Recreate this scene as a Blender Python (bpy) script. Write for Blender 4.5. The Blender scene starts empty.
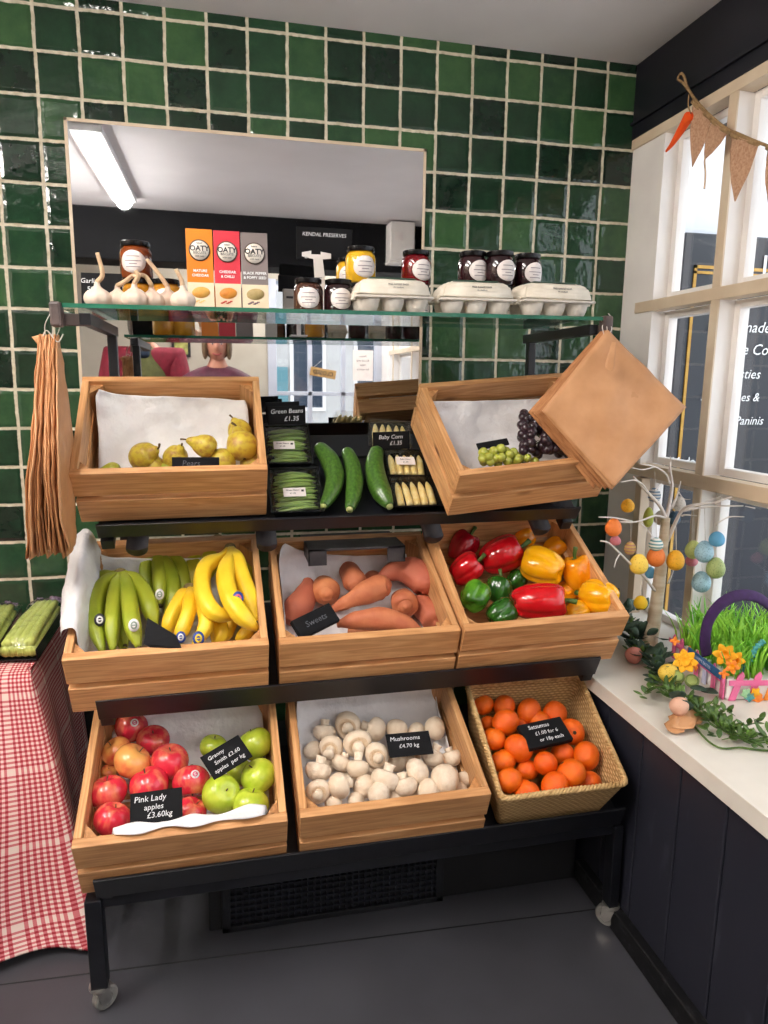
import bpy, bmesh, math, random
from mathutils import Vector, Matrix, noise
random.seed(7)
PI = math.pi
S = bpy.context.scene
COL = S.collection
R = math.radians

# ------------------------------------------------------------------ camera
CAM = Vector((0.36817, -2.15906, 1.27419))
FPX = 708.2
YAW, PITCH, ROLL = 0.219656, 0.177496, 0.013887
_f = Vector((math.sin(YAW)*math.cos(PITCH), math.cos(YAW)*math.cos(PITCH), -math.sin(PITCH)))
_r = _f.cross(Vector((0, 0, 1))).normalized()
_u = _r.cross(_f)
CR = _r*math.cos(ROLL) + _u*math.sin(ROLL)
CU = -_r*math.sin(ROLL) + _u*math.cos(ROLL)
CF = _f
cd = bpy.data.cameras.new('camera'); cam = bpy.data.objects.new('camera', cd); COL.objects.link(cam)
cd.sensor_fit = 'VERTICAL'; cd.sensor_height = 36.0; cd.sensor_width = 27.0
cd.lens = 36.0*FPX/1024.0; cd.clip_start = 0.01; cd.clip_end = 100
cam.matrix_world = Matrix((
    (CR.x, CU.x, -CF.x, CAM.x), (CR.y, CU.y, -CF.y, CAM.y), (CR.z, CU.z, -CF.z, CAM.z), (0, 0, 0, 1)))
S.camera = cam

# ------------------------------------------------------------------ world, lights, exposure
S.view_settings.view_transform = 'Standard'
S.view_settings.look = 'None'
S.view_settings.exposure = 0.27
S.view_settings.gamma = 1.0
S.view_settings.use_curve_mapping = False
W = bpy.data.worlds.new('world'); S.world = W; W.use_nodes = True
bg = W.node_tree.nodes['Background']
bg.inputs[0].default_value = (0.86, 0.93, 1.0, 1); bg.inputs[1].default_value = 2.6


def area(name, loc, rot, sx, sy, power, color=(1, 1, 1)):
    l = bpy.data.lights.new(name, 'AREA'); l.shape = 'RECTANGLE'; l.size = sx; l.size_y = sy
    l.energy = power; l.color = color
    o = bpy.data.objects.new(name, l); COL.objects.link(o); o.location = loc; o.rotation_euler = rot
    return o


LAMP_STRENGTH = 62.0
# ------------------------------------------------------------------ geometry of pixels -> points on real planes


def ray(px, py):
    return CF + CR*((px-384)/FPX) + CU*((512-py)/FPX)


def on_axis(ax, val, px, py):
    d = ray(px, py); t = (val-CAM[ax])/d[ax]
    return CAM + d*t


def at_x(X, px, py): return on_axis(0, X, px, py)
def at_y(Y, px, py): return on_axis(1, Y, px, py)
def at_z(Z, px, py): return on_axis(2, Z, px, py)


def mir(Y, px, py):            # seen in the wall mirror (plane y=0): real point on plane y=-Y
    p = on_axis(1, Y, px, py); return Vector((p.x, -Y, p.z))


def loc(M, px, py, h):         # point of the plane z=h of frame M seen at a pixel, in the frame's coordinates
    n = M.to_3x3() @ Vector((0, 0, 1)); P0 = M @ Vector((0, 0, h))
    d = ray(px, py); t = (P0-CAM).dot(n)/d.dot(n)
    return M.inverted() @ (CAM + d*t)


def depth(p): return (p-CAM).dot(CF)

# ------------------------------------------------------------------ materials


def lin(h):
    h = h.lstrip('#'); c = [int(h[i:i+2], 16)/255 for i in (0, 2, 4)]
    return tuple((x/12.92 if x <= .04045 else ((x+.055)/1.055)**2.4) for x in c) + (1,)


MATS = {}


class NT:
    def __init__(s, name):
        s.m = bpy.data.materials.new(name); s.m.use_nodes = True; s.t = s.m.node_tree
        s.b = s.t.nodes['Principled BSDF']

    def n(s, ty, **kw):
        x = s.t.nodes.new(ty)
        for k, v in kw.items(): setattr(x, k, v)
        return x

    def l(s, a, b): s.t.links.new(a, b)

    def math(s, op, a, b=None, c=None):
        x = s.n('ShaderNodeMath', operation=op)
        for i, v in enumerate((a, b, c)):
            if v is None: continue
            if hasattr(v, 'links') or hasattr(v, 'is_linked'): s.l(v, x.inputs[i])
            else: x.inputs[i].default_value = v
        return x.outputs[0]

    def mix(s, f, a, b):
        x = s.n('ShaderNodeMix', data_type='RGBA')
        for i, v in ((0, f), (6, a), (7, b)):
            if hasattr(v, 'is_linked'): s.l(v, x.inputs[i])
            else: x.inputs[i].default_value = v
        return x.outputs[2]

    def noise(s, vec, scale, detail=3, rough=.5):
        x = s.n('ShaderNodeTexNoise'); x.inputs['Scale'].default_value = scale
        x.inputs['Detail'].default_value = detail; x.inputs['Roughness'].default_value = rough
        s.l(vec, x.inputs['Vector']); return x.outputs[0]

    def ramp(s, f, stops):
        x = s.n('ShaderNodeValToRGB'); e = x.color_ramp.elements
        e[0].position = stops[0][0]; e[0].color = stops[0][1]; e[1].position = stops[-1][0]; e[1].color = stops[-1][1]
        for p, c in stops[1:-1]:
            q = e.new(p); q.color = c
        s.l(f, x.inputs[0]); return x.outputs[0]


def pm(name, c1, c2=None, scale=8, rough=.5, bump=0, bscale=30, metal=0, coat=0, stretch=(1, 1, 1), c3=None,
       sss=0, spec=.5, lo=.35, hi=.65, detail=3, alpha=None, dist=.002):
    if name in MATS: return MATS[name]
    t = NT(name); b = t.b
    c1 = lin(c1) if isinstance(c1, str) else c1
    b.inputs['Base Color'].default_value = c1
    b.inputs['Roughness'].default_value = rough; b.inputs['Metallic'].default_value = metal
    b.inputs['Coat Weight'].default_value = coat; b.inputs['Coat Roughness'].default_value = .08
    b.inputs['Specular IOR Level'].default_value = spec
    if sss:
        b.inputs['Subsurface Weight'].default_value = sss; b.inputs['Subsurface Radius'].default_value = (.01, .006, .004)
        b.inputs['Subsurface Scale'].default_value = 1
    tc = t.n('ShaderNodeTexCoord'); mp = t.n('ShaderNodeMapping'); t.l(tc.outputs['Object'], mp.inputs[0])
    mp.inputs['Scale'].default_value = stretch
    oi = t.n('ShaderNodeObjectInfo')
    off = t.n('ShaderNodeVectorMath', operation='SCALE'); off.inputs[0].default_value = (7.3, 3.1, 5.7)
    t.l(oi.outputs['Random'], off.inputs['Scale'])
    ad = t.n('ShaderNodeVectorMath', operation='ADD'); t.l(mp.outputs[0], ad.inputs[0]); t.l(off.outputs[0], ad.inputs[1])
    v = ad.outputs[0]
    if c2:
        c = t.ramp(t.noise(v, scale, detail), [(lo, c1), (hi, lin(c2))])
        if c3:
            c = t.mix(t.math('MULTIPLY', oi.outputs['Random'], .8), c, lin(c3))
        t.l(c, b.inputs['Base Color'])
    if bump:
        bp = t.n('ShaderNodeBump'); bp.inputs['Strength'].default_value = bump; bp.inputs['Distance'].default_value = dist
        t.l(t.noise(v, bscale, 4), bp.inputs['Height']); t.l(bp.outputs[0], b.inputs['Normal'])
    MATS[name] = t.m
    return t.m


def tile_mat():
    t = NT('green_glazed_tile'); b = t.b
    g = t.n('ShaderNodeNewGeometry'); sp = t.n('ShaderNodeSeparateXYZ'); t.l(g.outputs['Position'], sp.inputs[0])
    P = .108
    n1 = t.noise(g.outputs['Position'], 6, 2); n2 = t.noise(g.outputs['Position'], 45, 3)
    wob = t.math('ADD', t.math('MULTIPLY', t.math('SUBTRACT', n1, .5), .05), t.math('MULTIPLY', t.math('SUBTRACT', n2, .5), .045))
    u = t.math('ADD', t.math('DIVIDE', t.math('ADD', sp.outputs[0], .0901+P*20), P), wob)
    v = t.math('ADD', t.math('DIVIDE', t.math('SUBTRACT', sp.outputs[2], 2.2205-P*30), P), wob)
    fu = t.math('FRACT', u); fv = t.math('FRACT', v)
    du = t.math('MINIMUM', fu, t.math('SUBTRACT', 1, fu)); dv = t.math('MINIMUM', fv, t.math('SUBTRACT', 1, fv))
    d = t.math('MINIMUM', du, dv)
    grout = t.n('ShaderNodeMapRange'); grout.inputs[1].default_value = .030; grout.inputs[2].default_value = .046
    t.l(d, grout.inputs[0]); gm = grout.outputs[0]
    cv = t.n('ShaderNodeCombineXYZ'); t.l(t.math('FLOOR', u), cv.inputs[0]); t.l(t.math('FLOOR', v), cv.inputs[1])
    wn = t.n('ShaderNodeTexWhiteNoise', noise_dimensions='3D'); t.l(cv.outputs[0], wn.inputs['Vector'])
    cell = t.math('ADD', t.math('MULTIPLY', wn.outputs[0], .62), t.math('MULTIPLY', t.noise(g.outputs['Position'], 17, 6, .65), .62))
    c = t.ramp(cell, [(.1, lin('#0e1815')), (.33, lin('#15281d')), (.65, lin('#23422c')), (1.0, lin('#3e603a'))])
    gc = t.ramp(n2, [(.3, lin('#b3a88e')), (.7, lin('#ddd5c2'))])
    t.l(t.mix(gm, gc, c), b.inputs['Base Color'])
    rr = t.n('ShaderNodeMapRange'); t.l(gm, rr.inputs[0]); rr.inputs[3].default_value = .85; rr.inputs[4].default_value = .09
    t.l(rr.outputs[0], b.inputs['Roughness'])
    # pillowed edge + per-tile tilt + glaze ripple
    edge = t.n('ShaderNodeMapRange'); edge.inputs[1].default_value = .02; edge.inputs[2].default_value = .12; t.l(d, edge.inputs[0])
    tilt = t.math('ADD', t.math('MULTIPLY', fu, t.math('SUBTRACT', wn.outputs[0], .5)),
                  t.math('MULTIPLY', fv, t.math('SUBTRACT', t.math('FRACT', t.math('MULTIPLY', wn.outputs[0], 7.7)), .5)))
    h = t.math('ADD', t.math('MULTIPLY', edge.outputs[0], .0022), t.math('MULTIPLY', tilt, .0040))
    h = t.math('ADD', h, t.math('MULTIPLY', t.noise(g.outputs['Position'], 22, 2), .0026))
    bp = t.n('ShaderNodeBump'); bp.inputs['Strength'].default_value = 1; bp.inputs['Distance'].default_value = 1
    t.l(h, bp.inputs['Height']); t.l(bp.outputs[0], b.inputs['Normal'])
    return t.m


def wood_mat(name, axis, a, b_, c_):
    t = NT(name); b = t.b
    tc = t.n('ShaderNodeTexCoord'); oi = t.n('ShaderNodeObjectInfo')
    mp = t.n('ShaderNodeMapping'); t.l(tc.outputs['Object'], mp.inputs[0])
    mp.inputs['Scale'].default_value = [(1.6 if i == axis else 22) for i in range(3)]
    off = t.n('ShaderNodeVectorMath', operation='SCALE'); off.inputs[0].default_value = (17.3, 13.1, 9.7)
    t.l(oi.outputs['Random'], off.inputs['Scale']); t.l(off.outputs[0], mp.inputs['Location'])
    v = mp.outputs[0]
    n1 = t.noise(v, 1.6, 3); n2 = t.noise(v, 7, 5, .6)
    rings = t.math('FRACT', t.math('MULTIPLY', n1, 6.5))
    rings = t.math('ABSOLUTE', t.math('SUBTRACT', rings, .5))
    f = t.math('ADD', t.math('MULTIPLY', rings, .8), t.math('MULTIPLY', n2, .6))
    c = t.ramp(f, [(.2, lin(a)), (.5, lin(b_)), (.85, lin(c_))])
    # knots
    vo = t.n('ShaderNodeTexVoronoi'); mp2 = t.n('ShaderNodeMapping'); t.l(tc.outputs['Object'], mp2.inputs[0])
    mp2.inputs['Scale'].default_value = [(4 if i == axis else 11) for i in range(3)]; t.l(off.outputs[0], mp2.inputs['Location'])
    t.l(mp2.outputs[0], vo.inputs['Vector']); vo.inputs['Scale'].default_value = 1
    k = t.n('ShaderNodeMapRange'); k.inputs[1].default_value = .04; k.inputs[2].default_value = .12; t.l(vo.outputs['Distance'], k.inputs[0])
    c = t.mix(k.outputs[0], lin('#6b3a1c'), c)
    hs = t.n('ShaderNodeHueSaturation'); t.l(c, hs.inputs['Color'])
    t.l(t.math('ADD', t.math('MULTIPLY', oi.outputs['Random'], .22), .88), hs.inputs['Value'])
    t.l(hs.outputs[0], b.inputs['Base Color']); b.inputs['Roughness'].default_value = .48
    bp = t.n('ShaderNodeBump'); bp.inputs['Strength'].default_value = .25; bp.inputs['Distance'].default_value = .001
    t.l(n2, bp.inputs['Height']); t.l(bp.outputs[0], b.inputs['Normal'])
    return t.m


def gingham_mat():
    t = NT('red_gingham_cloth'); b = t.b
    uv = t.n('ShaderNodeTexCoord'); sp = t.n('ShaderNodeSeparateXYZ'); t.l(uv.outputs['UV'], sp.inputs[0])

    def stripes(o, per, w):
        return t.math('LESS_THAN', t.math('FRACT', t.math('DIVIDE', o, per)), w)
    sums = []
    for i in (0, 1):
        a = stripes(sp.outputs[i], .0105, .5)
        big = t.math('SUBTRACT', 1, stripes(sp.outputs[i], .168, .055))   # broad pale band
        sums.append(t.math('MULTIPLY', a, big))
    f = t.math('MULTIPLY', t.math('ADD', sums[0], sums[1]), .5)
    c = t.ramp(f, [(0, lin('#e4cfc6')), (.5, lin('#c87074')), (1, lin('#a02432'))])
    t.l(c, b.inputs['Base Color']); b.inputs['Roughness'].default_value = .9
    return t.m


def glass_mat(name, tint=(1, 1, 1, 1), ior=1.45, rough=0.0):
    t = NT(name); t.t.nodes.remove(t.b)
    lw = t.n('ShaderNodeLayerWeight'); lw.inputs['Blend'].default_value = .5
    fr = t.math('ADD', t.math('MULTIPLY', t.math('POWER', lw.outputs['Facing'], 5.0), .96), .04)
    tr = t.n('ShaderNodeBsdfTransparent'); tr.inputs[0].default_value = tint
    gl = t.n('ShaderNodeBsdfGlossy'); gl.inputs['Roughness'].default_value = rough
    mx = t.n('ShaderNodeMixShader'); t.l(fr, mx.inputs[0]); t.l(tr.outputs[0], mx.inputs[1]); t.l(gl.outputs[0], mx.inputs[2])
    t.l(mx.outputs[0], t.t.nodes['Material Output'].inputs[0])
    return t.m


def film_mat():
    t = NT('cling_film'); t.t.nodes.remove(t.b)
    tr = t.n('ShaderNodeBsdfTransparent'); tr.inputs[0].default_value = (.97, .98, .98, 1)
    gl = t.n('ShaderNodeBsdfGlossy'); gl.inputs['Roughness'].default_value = .12
    tc = t.n('ShaderNodeTexCoord'); bp = t.n('ShaderNodeBump'); bp.inputs['Strength'].default_value = .8; bp.inputs['Distance'].default_value = .004
    t.l(t.noise(tc.outputs['Object'], 60, 3), bp.inputs['Height']); t.l(bp.outputs[0], gl.inputs['Normal'])
    lw = t.n('ShaderNodeLayerWeight'); lw.inputs['Blend'].default_value = .5; t.l(bp.outputs[0], lw.inputs['Normal'])
    f2 = t.math('ADD', t.math('MULTIPLY', t.math('POWER', lw.outputs['Facing'], 4.0), .9), .11)
    mx = t.n('ShaderNodeMixShader'); t.l(f2, mx.inputs[0]); t.l(tr.outputs[0], mx.inputs[1]); t.l(gl.outputs[0], mx.inputs[2])
    t.l(mx.outputs[0], t.t.nodes['Material Output'].inputs[0])
    return t.m


def emit_mat(name, col, strength):
    t = NT(name); b = t.b
    b.inputs['Base Color'].default_value = (0.9, .9, .9, 1)
    b.inputs['Emission Color'].default_value = col; b.inputs['Emission Strength'].default_value = strength
    return t.m


def wicker_mat(name='woven_seagrass'):
    t = NT(name); b = t.b
    tc = t.n('ShaderNodeTexCoord'); v = tc.outputs['UV']
    sp = t.n('ShaderNodeSeparateXYZ'); t.l(v, sp.inputs[0])
    w = t.noise(v, 30, 2)
    row = t.math('ADD', t.math('DIVIDE', sp.outputs[1], .0075), t.math('MULTIPLY', w, .9))
    ri = t.math('FLOOR', row); fr = t.math('FRACT', row)
    colu = t.math('ADD', t.math('DIVIDE', sp.outputs[0], .016), t.math('MULTIPLY', ri, .5))
    fc = t.math('FRACT', colu)
    a = t.math('SUBTRACT', 1, t.math('ABSOLUTE', t.math('SUBTRACT', t.math('MULTIPLY', fr, 2), 1)))
    bb = t.math('SUBTRACT', 1, t.math('ABSOLUTE', t.math('SUBTRACT', t.math('MULTIPLY', fc, 2), 1)))
    h = t.math('MULTIPLY', t.math('POWER', a, .6), t.math('ADD', t.math('MULTIPLY', t.math('POWER', bb, .6), .7), .3))
    st = t.n('ShaderNodeMapping'); st.inputs['Scale'].default_value = (40, 260, 1); t.l(v, st.inputs[0])
    fib = t.noise(st.outputs[0], 1, 4)
    f = t.math('ADD', t.math('MULTIPLY', h, .75), t.math('MULTIPLY', fib, .45))
    c = t.ramp(f, [(.15, lin('#6d4c26')), (.5, lin('#b8905a')), (.95, lin('#e2c08a'))])
    t.l(c, b.inputs['Base Color']); b.inputs['Roughness'].default_value = .75
    bp = t.n('ShaderNodeBump'); bp.inputs['Strength'].default_value = 1; bp.inputs['Distance'].default_value = .003
    t.l(f, bp.inputs['Height']); t.l(bp.outputs[0], b.inputs['Normal'])
    return t.m


def egg_mat(name, c, speck='#8a7a50', amount=.62):
    t = NT(name); b = t.b
    tc = t.n('ShaderNodeTexCoord')
    n = t.noise(tc.outputs['Object'], 320, 2)
    k = t.math('GREATER_THAN', n, amount)
    t.l(t.mix(k, lin(c), lin(speck)), b.inputs['Base Color']); b.inputs['Roughness'].default_value = .6
    return t.m


def stripe_egg_mat(name, a, c, per=.008):
    t = NT(name); b = t.b
    tc = t.n('ShaderNodeTexCoord'); sp = t.n('ShaderNodeSeparateXYZ'); t.l(tc.outputs['Object'], sp.inputs[0])
    k = t.math('LESS_THAN', t.math('FRACT', t.math('DIVIDE', t.math('ADD', sp.outputs[2], 1), per)), .45)
    t.l(t.mix(k, lin(a), lin(c)), b.inputs['Base Color']); b.inputs['Roughness'].default_value = .6
    return t.m


def green_stripe_mat(name, a, c):     # courgette skin: fine lengthwise flecks (UV: u round, v along)
    t = NT(name); b = t.b
    tc = t.n('ShaderNodeTexCoord'); mp = t.n('ShaderNodeMapping'); mp.inputs['Scale'].default_value = (9, 2.5, 1)
    t.l(tc.outputs['UV'], mp.inputs[0])
    n = t.noise(mp.outputs[0], 2, 3); n2 = t.noise(tc.outputs['Object'], 260, 3)
    f = t.math('ADD', t.math('MULTIPLY', n, .7), t.math('MULTIPLY', n2, .3))
    t.l(t.ramp(f, [(.35, lin(a)), (.7, lin(c))]), b.inputs['Base Color'])
    b.inputs['Roughness'].default_value = .28; b.inputs['Coat Weight'].default_value = .2
    return t.m


M = {}
M['tile'] = tile_mat()
M['wx'] = wood_mat('oiled_pine_x', 0, '#ae784a', '#c68f5c', '#d8a674')
M['wy'] = wood_mat('oiled_pine_y', 1, '#ae784a', '#ca9460', '#dcab7a')
M['wz'] = wood_mat('oiled_pine_z', 2, '#a27044', '#bc8654', '#cf9c6c')
M['gingham'] = gingham_mat()
M['wicker'] = wicker_mat()
M['film'] = film_mat()
M['ceiling'] = pm('white_painted_plaster', '#e6e2e6', '#eeeaee', 3, .8, .1, 20)
M['floor'] = pm('dark_slate_vinyl', '#36363b', '#424248', 3, .42, .25, 120, dist=.0006)
M['navy'] = pm('navy_painted_wood', '#0c0c14', '#12121d', 2.5, .42, .15, 60, dist=.001)
M['navyscuff'] = pm('navy_painted_boards', '#20212c', '#4c4e5a', 7, .5, .2, 30, dist=.001, lo=.60, hi=.80, detail=9, stretch=(1, 1.6, .5))
M['black'] = pm('black_powder_coated_steel', '#0c0d12', '#14151c', 20, .38, .1, 300, dist=.0003)
M['blackmat'] = pm('black_painted_board', '#0b0b0e', '#121216', 10, .6)
M['greysteel'] = pm('worn_grey_steel', '#4a4648', '#332f33', 20, .45, metal=.4)
M['white'] = pm('white_gloss_paint', '#e6e0dc', '#efeae6', 6, .4, .08, 40)
M['cream'] = pm('cream_gloss_paint', '#cdb79c', '#d8c6ae', 8, .45, .1, 50)
M['sill'] = pm('white_laminate', '#d9d2c8', '#e2dcd2', 9, .35)
M['chrome'] = pm('dull_chrome', '#a8a49e', '#c4c0ba', 30, .3, metal=.9)
M['rubber'] = pm('grey_rubber', '#6e6c68', '#8a8883', 20, .6)
M['paper'] = pm('white_tissue_paper', '#dedadc', '#ece9ea', 12, .8, .9, 26, dist=.010)
M['kraft'] = pm('brown_kraft_paper', '#b88458', '#c89468', 14, .55, .8, 18, dist=.006)
M['kraftd'] = pm('brown_kraft_paper_folded', '#9a6238', '#b57c4c', 30, .7, .6, 40, dist=.003)
M['string'] = pm('white_string', '#d8d0c8', '#bfb5aa', 60, .9)
M['jute'] = pm('jute_twine', '#a08058', '#856644', 80, .9)
M['chalkb'] = pm('chalkboard', '#08080b', '#101014', 12, .8, spec=.25)
M['chalk'] = pm('chalk_writing', '#e8e8ea', '#d8d8dc', 80, .9)
M['chalkdim'] = pm('faded_chalk_writing', '#585a60', '#4a4c52', 80, .9)
M['ink'] = pm('dark_ink', '#2c2a30')
M['label'] = pm('pale_paper_label', '#e8dedb', '#f0e8e4', 30, .6)
M['lid'] = pm('black_metal_jar_lid', '#121214', '#1c1a1c', 30, .25, metal=.5)
M['garlic'] = pm('garlic_skin', '#e0cfc0', '#cfb4a0', 9, .6, .2, 60, stretch=(1, 1, .2), sss=.1)
M['garlicstalk'] = pm('dry_garlic_stalk', '#c9ad88', '#b8967a', 40, .7)
M['pulp'] = pm('grey_paper_pulp', '#c8bfb4', '#d6cec4', 60, .9, .6, 220, dist=.001)
M['eggboard'] = pm('cream_egg_box_card', '#d9cfbe', '#e6ddce', 30, .8, .3, 200, dist=.001)
M['greenprint'] = pm('green_printed_card', '#3c5648', '#2e4a3c', 30, .6)
M['apple'] = pm('red_apple_skin', '#d02a3e', '#e48a60', 1.1, .25, 0, coat=.3, lo=.46, hi=.74, stretch=(1.6, 1.6, .6))
M['applero'] = pm('blushed_apple_skin', '#d04a38', '#e8a458', .9, .25, 0, coat=.3, lo=.35, hi=.62)
M['appleg'] = pm('green_apple_skin', '#a6bc2c', '#c4d048', 1.5, .25, 0, coat=.3)
M['stem'] = pm('brown_stem', '#4a341c', '#5e4628', 60, .7)
M['pear'] = pm('pear_skin', '#c4ae38', '#a07430', 2.2, .42, .1, 20, lo=.45, hi=.68, detail=8, dist=.01)
M['pearg'] = pm('green_pear_skin', '#a4ac34', '#9a8c30', 2, .42, .1, 20, detail=8, dist=.01)
M['bananay'] = pm('yellow_banana_skin', '#ecbc1c', '#f6d034', 14, .42, lo=.3, hi=.6)
M['bananag'] = pm('green_banana_skin', '#86981f', '#a2aa2e', 9, .42)
M['bananam'] = pm('turning_banana_skin', '#a8a824', '#c4b42a', 14, .42)
M['bananatip'] = pm('dark_banana_tip', '#3a2c18', '#5a4828', 60, .8)
M['crown'] = pm('banana_crown', '#6a5a34', '#8a7848', 60, .8)
M['sweet'] = pm('sweet_potato_skin', '#b4643c', '#cc8050', 26, .65, .5, 60, c3='#b05a48', dist=.002)
M['pr'] = pm('red_pepper_skin', '#b80a14', '#cc1420', 1.5, .16, coat=.5)
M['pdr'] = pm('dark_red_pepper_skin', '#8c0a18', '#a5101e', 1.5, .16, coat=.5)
M['pg'] = pm('green_pepper_skin', '#2c6214', '#5a9424', 1.5, .16, coat=.5)
M['pgd'] = pm('dark_green_pepper_skin', '#1c4614', '#2e621c', 1.5, .16, coat=.5)
M['py'] = pm('yellow_pepper_skin', '#f4a408', '#fcb814', 1.5, .16, coat=.5)
M['po'] = pm('orange_pepper_skin', '#ee8c08', '#f69c10', 1.5, .16, coat=.5)
M['pstem'] = pm('pepper_stalk', '#3d5a1c', '#55702a', 40, .55)
M['mush'] = pm('mushroom_cap', '#dfc9b0', '#eeddc8', 2, .6, .2, 8, c3='#e8d2b8', dist=.03)
M['mushs'] = pm('mushroom_stalk', '#e4d0b6', '#f0e0cc', 4, .7)
M['gill'] = pm('mushroom_veil', '#d4b898', '#e2caac', 6, .8)
M['sats'] = pm('orange_citrus_peel', '#f06404', '#f8780c', 1.5, .33, .35, 22, coat=.15, c3='#e85404', dist=.02)
M['calyx'] = pm('dark_calyx', '#2a2012', '#46381c', 60, .8)
M['courg'] = green_stripe_mat('courgette_skin', '#244814', '#557c2c')
M['courgend'] = pm('courgette_end', '#9aa45c', '#b4b080', 60, .6)
M['bean'] = pm('green_bean', '#648836', '#8cac4c', 20, .45, c3='#98b05c')
M['corn'] = pm('baby_corn', '#e6c878', '#f0dca0', 60, .45, .8, 260, dist=.002)
M['celery'] = pm('pale_green_celery', '#b4c058', '#d0d87c', 12, .4, .3, 60, stretch=(30, 30, 2))
M['grapeg'] = pm('green_grape', '#9aa038', '#b0b450', 30, .25, coat=.3, sss=.15)
M['grapeb'] = pm('black_grape', '#1a1018', '#38202a', 40, .35, coat=.2)
M['tray'] = pm('black_plastic_tray', '#0b0c0f', '#121316', 20, .25)
M['clear'] = glass_mat('clear_plastic')
M['pane'] = glass_mat('window_glass')
M['shelfglass'] = glass_mat('green_tinted_glass', (.90, .97, .94, 1))
M['glassedge'] = pm('green_glass_edge', '#1f5a48', '#2c7058', 10, .1)
M['emerald'] = pm('purple_felt', '#2e1040', '#3a184e', 60, .9)
M['grass'] = pm('paper_grass', '#5ca824', '#98d040', 14, .6)
M['leafd'] = pm('dark_eucalyptus_leaf', '#2a4034', '#445c4a', 14, .6)
M['leafb'] = pm('boxwood_leaf', '#34501c', '#5c7c30', 24, .5)
M['bark'] = pm('wrapped_cream_trunk', '#d8cab4', '#c8b498', 12, .8, .6, 60, stretch=(1, 1, 6), dist=.002)
M['twig'] = pm('white_twig', '#e6ddd6', '#d2c8c0', 30, .7)
M['felt_o'] = pm('orange_felt', '#e8480c', '#f05a14', 60, .95, .5, 200, dist=.0006)
M['hess'] = pm('hessian', '#a87c60', '#c09a7c', 180, .95, .9, 260, dist=.001)
M['pink'] = pm('pink_card', '#e86a9c', '#f07cac', 20, .6)
M['orangecard'] = pm('orange_card', '#f08428', '#f89434', 20, .6)
M['yellowcard'] = pm('yellow_felt', '#f0a818', '#f4b828', 20, .8)
M['bluecard'] = pm('blue_card', '#2c5a8c', '#35689c', 20, .6)
M['lilac'] = pm('pale_lilac_card', '#c8cce8', '#d4d8f0', 20, .6)
M['turq'] = pm('turquoise_pipe_cleaner', '#4a9aa0', '#6ab4b4', 90, .95, .9, 300)
M['mint'] = pm('mint_green_card', '#88c088', '#9ccc9c', 20, .7)
M['skin'] = pm('skin', '#b87c66', '#c28870', 14, .5, sss=.15)
M['hair'] = pm('grey_blonde_hair', '#5c4834', '#7c6448', 60, .6, stretch=(8, 8, 1))
M['maroon'] = pm('maroon_quilted_jacket', '#4a182c', '#5c2238', 30, .6, .6, 40)
M['redcoat'] = pm('red_fleece_jacket', '#6e0e22', '#7e142c', 30, .8)
M['olive'] = pm('olive_gilet', '#4a4c24', '#5a5c30', 30, .8)
M['blueshirt'] = pm('dark_blue_shirt', '#1e2c40', '#28384e', 30, .8)
M['phone'] = pm('black_phone', '#08080a', '#101014', 10, .2)
M['lampwhite'] = pm('white_batten_case', '#e8e8ea')
M['gold'] = pm('gold_painted_line', '#b8862c', '#c89838', 20, .5)
M['board'] = pm('navy_sign_board', '#12141f', '#181b28', 4, .4)
M['signwhite'] = pm('white_sign_lettering', '#f4f4f4')
M['render'] = pm('white_render_outside', '#dcdee4', '#e6e8ec', 4, .8)
M['wallcream'] = pm('cream_emulsion', '#b6ad9e', '#c2baac', 3, .8)
M['tag'] = pm('plywood_sign', '#a8824c', '#b8925c', 20, .7)

# ------------------------------------------------------------------ mesh helpers


def finish(name, bm, mat, parent=None, smooth=True, kind=None, mods=()):
    me = bpy.data.meshes.new(name)
    bmesh.ops.recalc_face_normals(bm, faces=bm.faces)
    bm.to_mesh(me); bm.free()
    if smooth:
        me.polygons.foreach_set('use_smooth', [True]*len(me.polygons))
    mats = mat if isinstance(mat, (list, tuple)) else [mat]
    for m in mats: me.materials.append(m)
    o = bpy.data.objects.new(name, me); COL.objects.link(o)
    if parent is not None: o.parent = parent
    if kind: o['kind'] = kind
    return o


def sharp(o, ang=35):
    me = o.data
    try: me.set_sharp_from_angle(angle=R(ang))
    except Exception: pass
    return o


def thing(name, label, cat, M4=None, group=None):
    o = bpy.data.objects.new(name, None); COL.objects.link(o); o.empty_display_size = .02
    if M4 is not None:
        if isinstance(M4, Matrix): o.matrix_world = M4
        else: o.location = M4
    o['label'] = label; o['category'] = cat
    if group: o['group'] = group
    return o


def tag(o, label, cat, group=None, M4=None):
    o['label'] = label; o['category'] = cat
    if group: o['group'] = group
    if M4 is not None:
        if isinstance(M4, Matrix): o.matrix_world = M4
        else: o.location = M4
    return o


def struct(o):
    o['kind'] = 'structure'; return o


def dup(root, M4, label=None, group=None, cat=None):
    r = root.copy(); COL.objects.link(r); r.matrix_world = M4
    if label: r['label'] = label
    if group: r['group'] = group
    for ch in list(root.children):
        c = ch.copy(); COL.objects.link(c); c.parent = r
        for g in list(ch.children):
            d = g.copy(); COL.objects.link(d); d.parent = c
    return r


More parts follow.
